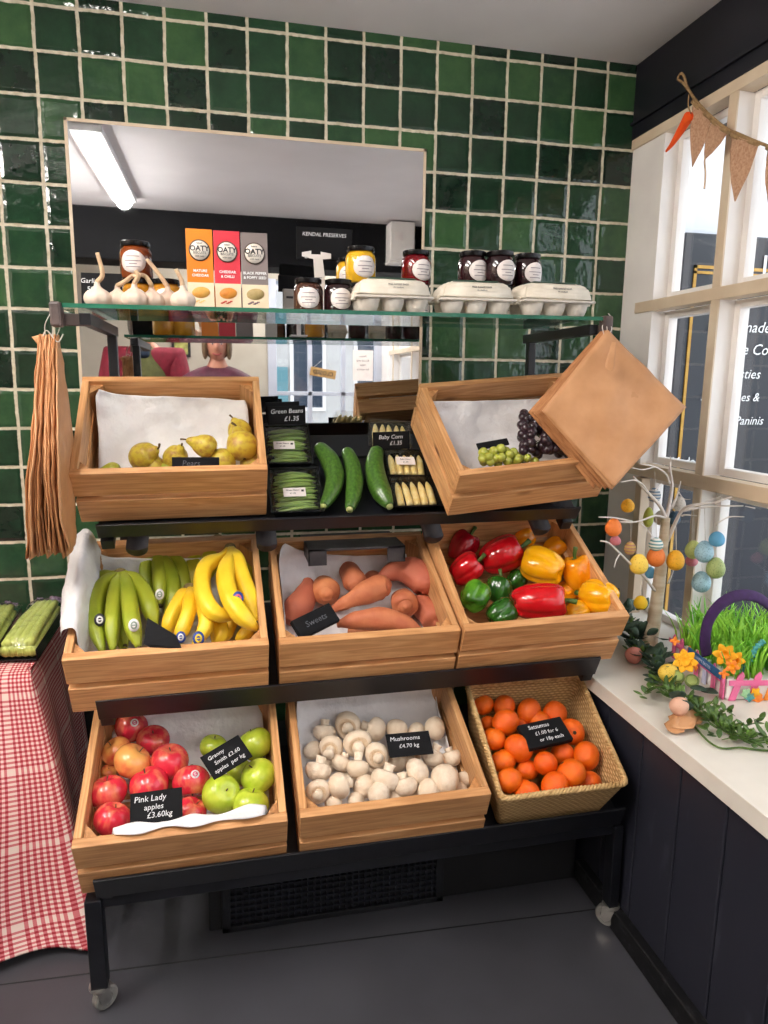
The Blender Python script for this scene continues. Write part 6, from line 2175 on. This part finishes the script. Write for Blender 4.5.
# white base box
fl_ = at_z(SZ, 728, 712)-bo_
box_c = [at_z(SZ+.001, 672, 655)-bo_, at_z(SZ+.001, 726, 700)-bo_]
BWID = .24
d1 = (box_c[1]-box_c[0]); d1.z = 0; d1n = d1.normalized()
d2n = Vector((-d1n.y, d1n.x, 0));
if d2n.x < 0: d2n = -d2n
bm = bmesh.new()
Xb = Matrix((d1n, d2n, Vector((0, 0, 1)))).transposed().to_4x4(); Xb.translation = box_c[0]
LL = d1.length
box(bm, (0, 0, 0), (LL, BWID, .05), .004, Xb)
finish('base', bm, M['white'], bk, smooth=False)
# fence along near-left side and front
fence_m = Xb


def picket(x, side, col, hgt=.075, lean=0, wd=.016):
    bm = bmesh.new()
    pts = [(-wd/2, 0), (wd/2, 0), (wd/2, hgt-.010), (0, hgt), (-wd/2, hgt-.010)]
    f = [bm.verts.new((a+lean*b, 0, b)) for a, b in pts]; g = [bm.verts.new((a+lean*b, .003, b)) for a, b in pts]
    bm.faces.new(f); bm.faces.new(g[::-1])
    for i in range(5): bm.faces.new((f[i], f[(i+1) % 5], g[(i+1) % 5], g[i]))
    if side == 'L': X = Xb @ Matrix.Translation((x, -.008, 0))
    else: X = Xb @ Matrix.Translation((LL+.004, x, 0)) @ Matrix.Rotation(PI/2, 4, 'Z')
    for v in bm.verts: v.co = X @ v.co
    finish('picket', bm, col, bk, smooth=False)


for k in range(7): picket(.02+k*(LL-.03)/6, 'L', [M['pink'], M['pink'], M['orangecard'], M['pink'], M['lilac'], M['pink'], M['pink']][k], .066+.004*(k % 2))
for k in range(6): picket(.012+k*.042, 'F', [M['pink'], M['pink'], M['orangecard'], M['pink'], M['lilac'], M['pink']][k], .070, .28)
bm = bmesh.new(); box(bm, (0, -.012, .040), (LL, -.009, .050), 0, Xb); box(bm, (LL+.0045, 0, .038), (LL+.0075, BWID, .050), 0, Xb); finish('fence_rail', bm, M['pink'], bk, smooth=False)
bm = bmesh.new(); box(bm, (LL*.42, -.018, .048), (LL*.98, -.014, .068), .001, Xb); bb_ = finish('name_plank', bm, M['bluecard'], bk, smooth=False)
tx = text('HAPPY EASTER', .011, M['lilac'], bk, (0, 0, 0)); tx.matrix_local = Xb @ Matrix.Translation((LL*.70, -.0185, .058)) @ Matrix.Rotation(PI/2, 4, 'X')
for side, x, z, c in (('F', .05, .012, 'turq'), ('F', .062, .022, 'yellowcard'), ('F', .04, .02, 'mint'), ('F', .07, .008, 'orangecard'), ('L', .15, .02, 'orangecard'), ('L', .10, .015, 'bluecard')):
    X = (Xb @ Matrix.Translation((LL+.010, x, z)) @ Matrix.Rotation(PI/2, 4, 'Y')) if side == 'F' else (Xb @ Matrix.Translation((x, -.012, z+.01)) @ Matrix.Rotation(PI/2, 4, 'X'))
    bm = bmesh.new(); lathe(bm, [(0, .002), (.010, .002), (.012, 0), (0, 0)], 14, lambda c_: Vector((c_.x*(1+.25*math.cos(5*math.atan2(c_.y, c_.x))), c_.y*(1+.25*math.cos(5*math.atan2(c_.y, c_.x))), c_.z)), X)
    finish('paper_cutout', bm, M[c], bk)
# grass
random.seed(21)
bm = bmesh.new()
for i in range(520):
    x = rnd(.0, LL); y = rnd(.0, BWID)
    edge = 1 if x > LL*.75 or y < .04 else 0
    h_ = rnd(.05, .09) if edge else rnd(.07, .125)
    base = Vector((x, y, .045)); lean = Vector((rnd(-.5, .5), rnd(-.5, .5), 0))
    P = [Xb @ (base+Vector((0, 0, h_*t))+lean*h_*t*t) for t in (0, .35, .7, 1)]
    s = Vector((rnd(-1, 1), rnd(-1, 1), 0)).normalized()*rnd(.004, .0065)
    vs = []
    for k, p in enumerate(P):
        w_ = s*(1-.25*k if k < 3 else .08); vs.append((bm.verts.new(p-w_), bm.verts.new(p+w_)))
    for k in range(3): bm.faces.new((vs[k][0], vs[k][1], vs[k+1][1], vs[k+1][0]))
o = finish('paper_grass', bm, M['grass'], bk); solid(o, .0006); o['kind'] = 'stuff'
# purple handle: broad strap arch
HP = [bp_(707, 655, YC+.02), bp_(705, 640, YC+.02), bp_(709, 620, YC+.03), bp_(722, 603, YC+.04), bp_(742, 595, YC+.06), bp_(762, 600, YC+.08), bp_(776, 618, YC+.10), bp_(778, 655, YC+.11)]
bm = bmesh.new(); tube(bm, HP, .0060, 10, 50, sx=2.4); finish('handle', bm, M['emerald'], bk)
# daffodils, lily, chick stalk


def flower(px, py, Y, r, n, mt, cm_, tilt=None):
    p = bp_(px, py, Y); X = Matrix.Translation(p) @ orient(cam_facing(p+bo_) if tilt is None else tilt)
    bm = bmesh.new()
    for k in range(n):
        a = 2*PI*k/n
        leaf(bm, X @ Vector((0, 0, 0)), (X.to_3x3() @ Vector((math.cos(a), math.sin(a), .25))), X.to_3x3() @ Vector((0, 0, 1)), r, r*.62, .25)
    o = finish('flower', bm, mt, bk); solid(o, .0012)
    latheo('trumpet', [(0, 0), (r*.2, 0), (r*.24, r*.25), (r*.38, r*.42), (r*.34, r*.42), (r*.18, r*.2), (0, r*.1)], cm_, o, 14, M4=X)


flower(725, 655, YC-.03, .029, 6, M['yellowcard'], M['po'])
flower(735, 660, YC-.04, .024, 6, M['yellowcard'], M['po'])
flower(732, 667, YC-.06, .018, 5, M['orangecard'], M['po'])
flower(685, 661, YC-.03, .030, 7, M['yellowcard'], M['yellowcard'])
flower(724, 674, YC-.085, .012, 4, M['orangecard'], M['orangecard'])
flower(675, 641, YC+.05, .012, 4, M['orangecard'], M['orangecard'])
tubeo('pipe_cleaner', [bp_(740, 672, YC-.03), bp_(750, 660, YC-.03), bp_(756, 648, YC-.03), bp_(764, 641, YC-.03)], lambda q: .006+.002*math.sin(q*60), M['turq'], bk, 9, 40)

# ================================================================== BUNTING
XB = 1.575
t = thing('hessian_bunting', 'hessian bunting of triangular flags hung across the window top', 'bunting', at_x(XB, 690, 100)); bo2 = t.location.copy()
zz_ = Z(6.4, 650, 60)


def B(x, y, dx=0): return at_x(XB+dx, *zz_(x, y))-bo2


tubeo('string', [B(250, 200), B(215, 150), B(180, 120), B(200, 85), B(222, 115), B(235, 165), B(265, 220), B(300, 265), B(350, 320), B(420, 385), B(500, 445), B(560, 470), B(640, 505), B(700, 530), B(760, 552), B(860, 590)], .0035, M['jute'], t, 8, 70)
for k, (a, b, c) in enumerate((((275, 265), (395, 375), (272, 685)), ((398, 385), (500, 460), (348, 640)), ((520, 475), (695, 535), (540, 905)), ((752, 560), (880, 600), (760, 950)))):
    bm = bmesh.new(); A_, B_, C_ = B(*a), B(*b), B(*c)
    m_ = A_.lerp(B_, .5)
    sheet_pts(bm, [[A_, m_+Vector((-.006, 0, 0)), B_], [A_.lerp(C_, .5)+Vector((-.008, 0, 0)), m_.lerp(C_, .5), B_.lerp(C_, .5)+Vector((.006, 0, 0))], [C_+Vector((0, .001, 0)), C_, C_-Vector((0, .001, 0))]], 12, 16, .002, 40, k)
    o = finish('flag', bm, M['hess'], t); solid(o, .0016)
    bm = bmesh.new(); tube(bm, [A_, m_-Vector((0, 0, .003)), B_], .006, 8, 12); finish('hem', bm, M['jute'], o)
tubeo('loose_end', [B(372, 560), B(350, 640), B(355, 730), B(348, 825)], .0025, pm('pale_ribbon', '#c8ac90', '#b89878', 60, .9), t, 6, 16)
t = thing('felt_carrot', 'orange felt carrot hanging at the start of the bunting', 'carrot decoration', at_x(XB-.01, 687, 114)); co = t.location.copy()
P = [at_x(XB-.01, *zz_(a, b))-co for a, b in ((262, 345), (235, 385), (185, 470), (140, 540), (103, 585))]
tubeo('carrot', P, lambda q: .016*(1-q*.82) if q > .12 else .016*(q/.12*.5+.5), M['felt_o'], t, 14, 24)
tubeo('loop', [P[0], at_x(XB-.01, *zz_(245, 290))-co, at_x(XB-.005, *zz_(250, 220))-co], .0018, M['jute'], t, 6, 8)

# ================================================================== THINGS SEEN IN THE MIRROR


def skinned(name, verts, edges, radii, mat, parent, levels=2, root=0):
    me = bpy.data.meshes.new(name); me.from_pydata([tuple(v) for v in verts], edges, [])
    o = bpy.data.objects.new(name, me); COL.objects.link(o); o.parent = parent
    o.modifiers.new('skin', 'SKIN')
    sv = me.skin_vertices[0].data
    for i, r in enumerate(radii):
        sv[i].radius = (r, r) if isinstance(r, (int, float)) else r
        sv[i].use_root = (i == root)
    s = o.modifiers.new('sub', 'SUBSURF'); s.levels = levels; s.render_levels = levels
    me.materials.append(mat)
    for m in o.modifiers:
        if m.type == 'SKIN': m.use_smooth_shade = True
    return o


def head(parent, c, scale=1.0, hair=True, turn=0, hairmat=None, tilt=0):
    """head looking along +y; c is the head centre"""
    X = Matrix.Translation(c) @ Matrix.Rotation(turn, 4, 'Z') @ Matrix.Rotation(tilt, 4, 'X') @ Matrix.Scale(scale, 4)

    def fn(q):
        x, y, z = q
        x *= 1-.22*max(0, -z)**1.5; y2 = y
        if z < -.2 and y < 0: y2 = y*(1-.35*(-z-.2))
        if y > 0:
            y2 += .22*math.exp(-((x/.16)**2+((z+.08)/.20)**2))*(1 if z > -.34 else .2)   # nose
            y2 -= .07*math.exp(-(((abs(x)-.36)/.16)**2+((z-.08)/.13)**2))                 # eye sockets
            y2 += .05*math.exp(-((x/.3)**2+((z+.50)/.10)**2)) + .05*math.exp(-((x/.25)**2+((z+.82)/.12)**2))
        return Vector((x, y2, z))
    bm = bmesh.new(); ell(bm, (0, 0, 0), (.074, .092, .112), 40, 36, fn)
    for v in bm.verts: v.co = X @ v.co
    hd = finish('head', bm, M['skin'], parent)
    for s in (-1, 1):
        bm = bmesh.new(); ell(bm, (s*.027, .080, .009), (.011, .007, .005), 12, 8); [setattr(v, 'co', X @ v.co) for v in bm.verts]; finish('eye', bm, pm('eye_white', '#cfc4bc'), hd)
        bm = bmesh.new(); ell(bm, (s*.027, .0855, .008), (.0045, .003, .0045), 10, 8); [setattr(v, 'co', X @ v.co) for v in bm.verts]; finish('iris', bm, M['ink'], hd)
        bm = bmesh.new(); tube(bm, [(s*.013, .088, .024), (s*.028, .087, .028), (s*.043, .076, .023)], .0025, 6, 8); [setattr(v, 'co', X @ v.co) for v in bm.verts]; finish('eyebrow', bm, M['hair'], hd)
        bm = bmesh.new(); ell(bm, (s*.073, .0, -.002), (.008, .018, .030), 12, 8); [setattr(v, 'co', X @ v.co) for v in bm.verts]; finish('ear', bm, M['skin'], hd)
    bm = bmesh.new(); tube(bm, [(-.026, .077, -.050), (-.012, .0865, -.057), (0, .0885, -.058), (.012, .0865, -.057), (.026, .077, -.050)], .0045, 8, 14); [setattr(v, 'co', X @ v.co) for v in bm.verts]
    finish('mouth', bm, pm('lips', '#a04848'), hd)
    if hair:
        bm = bmesh.new()

        def hf(q):
            x, y, z = q
            if y > .35 and z < .45:
                y = .35+(y-.35)*.1
            if z < -.3: x *= 1.06
            return Vector((x*(1+.03*math.sin(z*20+x*9)), y, z))
        ell(bm, (0, -.018, .014), (.090, .098, .118), 36, 30, hf)
        for s in (-1, 1): ell(bm, (s*.074, .030, -.020), (.020, .040, .075), 14, 12)
        ell(bm, (0, .050, .088), (.066, .038, .030), 16, 10)
        for v in bm.verts: v.co = X @ v.co
        finish('hair', bm, hairmat or M['hair'], parent)
    return hd


def hand_on(parent, wrist, palm, direction, up, side, mat):
    """palm at 'palm', fingers along direction and curled, thumb to side"""
    d = direction.normalized(); u = (up-d*up.dot(d)).normalized(); s = d.cross(u)*side
    verts = [wrist, wrist.lerp(palm, .6), palm]; rad = [.024, (.028, .02), (.034, .016)]; ed = [(0, 1), (1, 2)]
    for k, (ln, off) in enumerate(((.062, -.028), (.070, -.010), (.066, .009), (.052, .027))):
        b = palm+s*off+d*.012; i = len(verts)
        verts += [b, b+d*ln*.45-u*.006, b+d*ln*.75-u*.022, b+d*ln*.85-u*.040]; rad += [.0095, .009, .0085, .0075]
        ed += [(2, i), (i, i+1), (i+1, i+2), (i+2, i+3)]
    i = len(verts); b = wrist.lerp(palm, .5)-s*.026
    verts += [b, b-s*.018+d*.020-u*.01, b-s*.02+d*.045-u*.018]; rad += [.012, .010, .009]; ed += [(1, i), (i, i+1), (i+1, i+2)]
    return skinned('hand', verts, ed, rad, mat, parent, 2, 0)


# photographer, standing just behind the camera
hc = mir(2.56, 217, 344)
per = thing('person', 'person in a maroon jacket with short blonde hair holding up a phone', 'person', (hc.x, hc.y, 0)); po = per.location.copy()
H = hc-po
head(per, H, 1.0, True, 0, None, -.15)
x0 = hc.x
zs_ = H.z-.195
sh = .185
V_ = [Vector((0, -.03, .92)), Vector((0, -.02, 1.08)), Vector((0, -.03, zs_-.12)), Vector((0, -.035, zs_-.01)), Vector((0, -.02, zs_+.08)), Vector((0, 0, H.z-.05)),
      Vector((-sh+.02, -.03, zs_-.07)), Vector((-sh-.03, .02, zs_-.28)), Vector((-.09, .28, zs_-.20)),
      Vector((sh-.02, -.03, zs_-.07)), Vector((sh+.03, .02, zs_-.28)), Vector((.13, .28, zs_-.20)),
      Vector((-.09, -.03, .80)), Vector((.09, -.03, .80)), Vector((-.10, 0, .46)), Vector((.10, 0, .46)), Vector((-.10, -.03, .08)), Vector((.10, -.03, .08)), Vector((-.10, .12, .03)), Vector((.10, .12, .03))]
ed = [(0, 1), (1, 2), (2, 3), (3, 4), (4, 5), (3, 6), (6, 7), (7, 8), (3, 9), (9, 10), (10, 11), (0, 12), (0, 13), (12, 14), (13, 15), (14, 16), (15, 17), (16, 18), (17, 19)]
rad = [(.12, .08), (.11, .08), (.11, .08), (.08, .06), .050, .048, .05, .04, .032, .05, .04, .032, .09, .09, .062, .062, .045, .045, .035, .035]
bd = skinned('body', V_, ed, rad, M['skin'], per)
jk = skinned('jacket', V_[:5]+V_[6:12]+[Vector((0, -.03, .80))], [(0, 1), (1, 2), (2, 3), (3, 4), (3, 5), (5, 6), (6, 7), (3, 8), (8, 9), (9, 10), (0, 11)],
             [(.185, .135), (.175, .13), (.195, .14), (.15, .11), .072, .090, .072, .046, .090, .072, .046, (.18, .13)], M['maroon'], per)
tr_ = skinned('trousers', [V_[0]+Vector((0, 0, -.02)), V_[12], V_[13], V_[14], V_[15], V_[16], V_[17]], [(0, 1), (0, 2), (1, 3), (2, 4), (3, 5), (4, 6)], [(.17, .12), .105, .105, .078, .078, .06, .06], M['blueshirt'], per)
phc = CAM - CF*.016 - CU*.055 - CR*.004
ph = thing('mobile_phone', 'black mobile phone held up by the person in maroon', 'phone', Matrix((CR, CU, -CF)).transposed().to_4x4()); ph.location = phc
bm = bmesh.new(); box(bm, (-.036, -.074, -.004), (.036, .074, .004), .0035); finish('case', bm, M['phone'], ph, smooth=False)
bm = bmesh.new(); box(bm, (-.033, -.070, .0038), (.033, .070, .0044), .0004); finish('screen', bm, pm('phone_glass', '#101218', rough=.08), ph, smooth=False)
for dx in (-.012, .008):
    bm = bmesh.new(); lathe(bm, [(0, -.0065), (.005, -.0065), (.0055, -.004), (0, -.004)], 14, M4=Matrix.Translation((dx*1.0-.010, .058, 0))); finish('lens', bm, M['ink'], ph)
for s in (-1, 1):
    wr = V_[8 if s < 0 else 11]
    pal = phc-po+CR*(-s*.0+ s*.050)-CF*.02-CU*.055
    hand_on(per, wr+Vector((0, .02, 0)), pal-CU*.02, CU*.8-CR*s*.35, -CF, s, M['skin'])

# second person
hc2 = mir(2.95, 143, 322)
pe2 = thing('person', 'person in an olive gilet under a red jacket beside the photographer', 'person', (hc2.x, hc2.y, 0)); po2 = pe2.location.copy()
H2 = hc2-po2; head(pe2, H2, 1.0, True, 0, pm('dark_grey_hair', '#4a443e', '#5a544c', 60, .7))
zs2 = H2.z-.205
V2 = [Vector((0, -.03, .95)), Vector((0, -.02, 1.1)), Vector((0, -.03, zs2-.12)), Vector((0, -.035, zs2-.01)), Vector((0, -.02, zs2+.08)), Vector((0, 0, H2.z-.05)),
      Vector((-.20, -.03, zs2-.02)), Vector((-.25, .0, zs2-.30)), Vector((-.22, .10, zs2-.52)), Vector((-.20, .16, zs2-.60)),
      Vector((.20, -.03, zs2-.02)), Vector((.25, .0, zs2-.30)), Vector((.22, .10, zs2-.52)), Vector((.20, .16, zs2-.60)),
      Vector((-.10, -.03, .82)), Vector((.10, -.03, .82)), Vector((-.11, 0, .47)), Vector((.11, 0, .47)), Vector((-.11, -.03, .08)), Vector((.11, -.03, .08)), Vector((-.11, .12, .03)), Vector((.11, .12, .03))]
ed2 = [(0, 1), (1, 2), (2, 3), (3, 4), (4, 5), (3, 6), (6, 7), (7, 8), (8, 9), (3, 10), (10, 11), (11, 12), (12, 13), (0, 14), (0, 15), (14, 16), (15, 17), (16, 18), (17, 19), (18, 20), (19, 21)]
skinned('body', V2, ed2, [(.12, .08), (.11, .08), (.11, .08), (.08, .06), .052, .050, .050, .038, .030, .028, .050, .038, .030, .028, .095, .095, .065, .065, .045, .045, .035, .035], M['skin'], pe2)
skinned('gilet', V2[:5], [(0, 1), (1, 2), (2, 3), (3, 4)], [(.205, .150), (.195, .150), (.190, .155), (.12, .125), .072], M['olive'], pe2)
skinned('red_jacket', [V2[0]+Vector((0, -.02, 0)), V2[1]+Vector((0, -.03, 0)), V2[2]+Vector((0, -.03, 0)), V2[3]+Vector((0, -.03, 0)), V2[6], V2[7], V2[8], V2[10], V2[11], V2[12]], [(0, 1), (1, 2), (2, 3), (3, 4), (4, 5), (5, 6), (3, 7), (7, 8), (8, 9)],
        [(.225, .135), (.215, .135), (.225, .135), (.17, .10), .094, .074, .048, .094, .074, .048], M['redcoat'], pe2)
skinned('shirt_collar', [Vector((0, .045, zs2+.075)), Vector((0, .085, zs2-.04))], [(0, 1)], [.045, .05], M['blueshirt'], pe2)
skinned('trousers', [V2[0]+Vector((0, 0, -.02))]+V2[14:20], [(0, 1), (0, 2), (1, 3), (2, 4), (3, 5), (4, 6)], [(.18, .13), .11, .11, .082, .082, .062, .062], M['ink'], pe2)
for s, i in ((-1, 9), (1, 13)):
    hand_on(pe2, V2[i], V2[i]+Vector((0, .05, -.05)), Vector((0, .5, -1)), Vector((0, 1, .5)), s, M['skin'])

# notices on the glazed door
p = mir(3.66, 323, 373)
t = thing('wooden_sign', 'small wooden CLOSED sign hanging on the glazed door', 'sign', (p.x, FRONT+.03, p.z))
t.rotation_euler = (0, R(-9), PI)
boxo('board', (-.105, -.006, -.035), (.105, .006, .035), M['tag'], t, .002)
text('CLOSED', .045, M['ink'], t, (0, -.0075, -.002), (PI/2, 0, 0), bold=.0006)
tubeo('cord', [(-.08, 0, .035), (0, 0, .11), (.08, 0, .035)], .0015, M['string'], t, 6, 8)
a, b = mir(3.66, 353, 350), mir(3.66, 373, 381)
t = thing('paper_notice', 'white handwritten paper notice taped to the glazed door', 'notice', ((a.x+b.x)/2, FRONT+.02, (a.z+b.z)/2)); t.rotation_euler = (0, 0, PI)
w, h = abs(a.x-b.x)/2, abs(a.z-b.z)/2
boxo('sheet', (-w, -.001, -h), (w, .001, h), M['label'], t, 0)
for k, s in enumerate(('Please', 'Knock and', 'Wait', 'for service')): text(s, .024, M['ink'], t, (0, -.0018, h*.6-k*.035), (PI/2, 0, 0), shear=.1)
# white box under the ceiling
a, b = mir(2.25, 391, 218), mir(2.25, 411, 266)
t = thing('white_wall_box', 'white box unit mounted high by the dark beam, seen in the mirror', 'wall unit', ((a.x+b.x)/2, -2.36, (a.z+b.z)/2))
boxo('casing', (-.075, .0, -.11), (.075, .14, .11), M['white'], t, .006)
boxo('panel', (-.05, .14, .0), (.0, .142, .05), M['label'], t, 0)
boxo('trim', (-.078, .0, -.125), (.060, .10, -.11), M['white'], t, .002)
# posters beyond
for (px, py, w, h, c, lb) in ((181, 345, .10, .14, '#6a7a3c', 'dark framed flower picture behind the people'), (158, 360, .06, .09, '#c8a040', 'small yellow card on the front wall')):
    p = mir(3.66, px, py)
    t = thing('framed_picture', lb, 'picture', (p.x, FRONT+.012, p.z)); t.rotation_euler = (0, 0, PI)
    boxo('frame', (-w/2-.02, -.01, -h/2-.02), (w/2+.02, .008, h/2+.02), M['blackmat'], t, .003)
    bm = bmesh.new(); box(bm, (-w/2, -.0125, -h/2), (w/2, -.0105, h/2)); finish('print', bm, pm('print_'+c[1:], c, '#c8c070', 20, .6), t, smooth=False)
# counter with goods behind the people so the mirror shows a shop
print('objects', len(COL.objects))
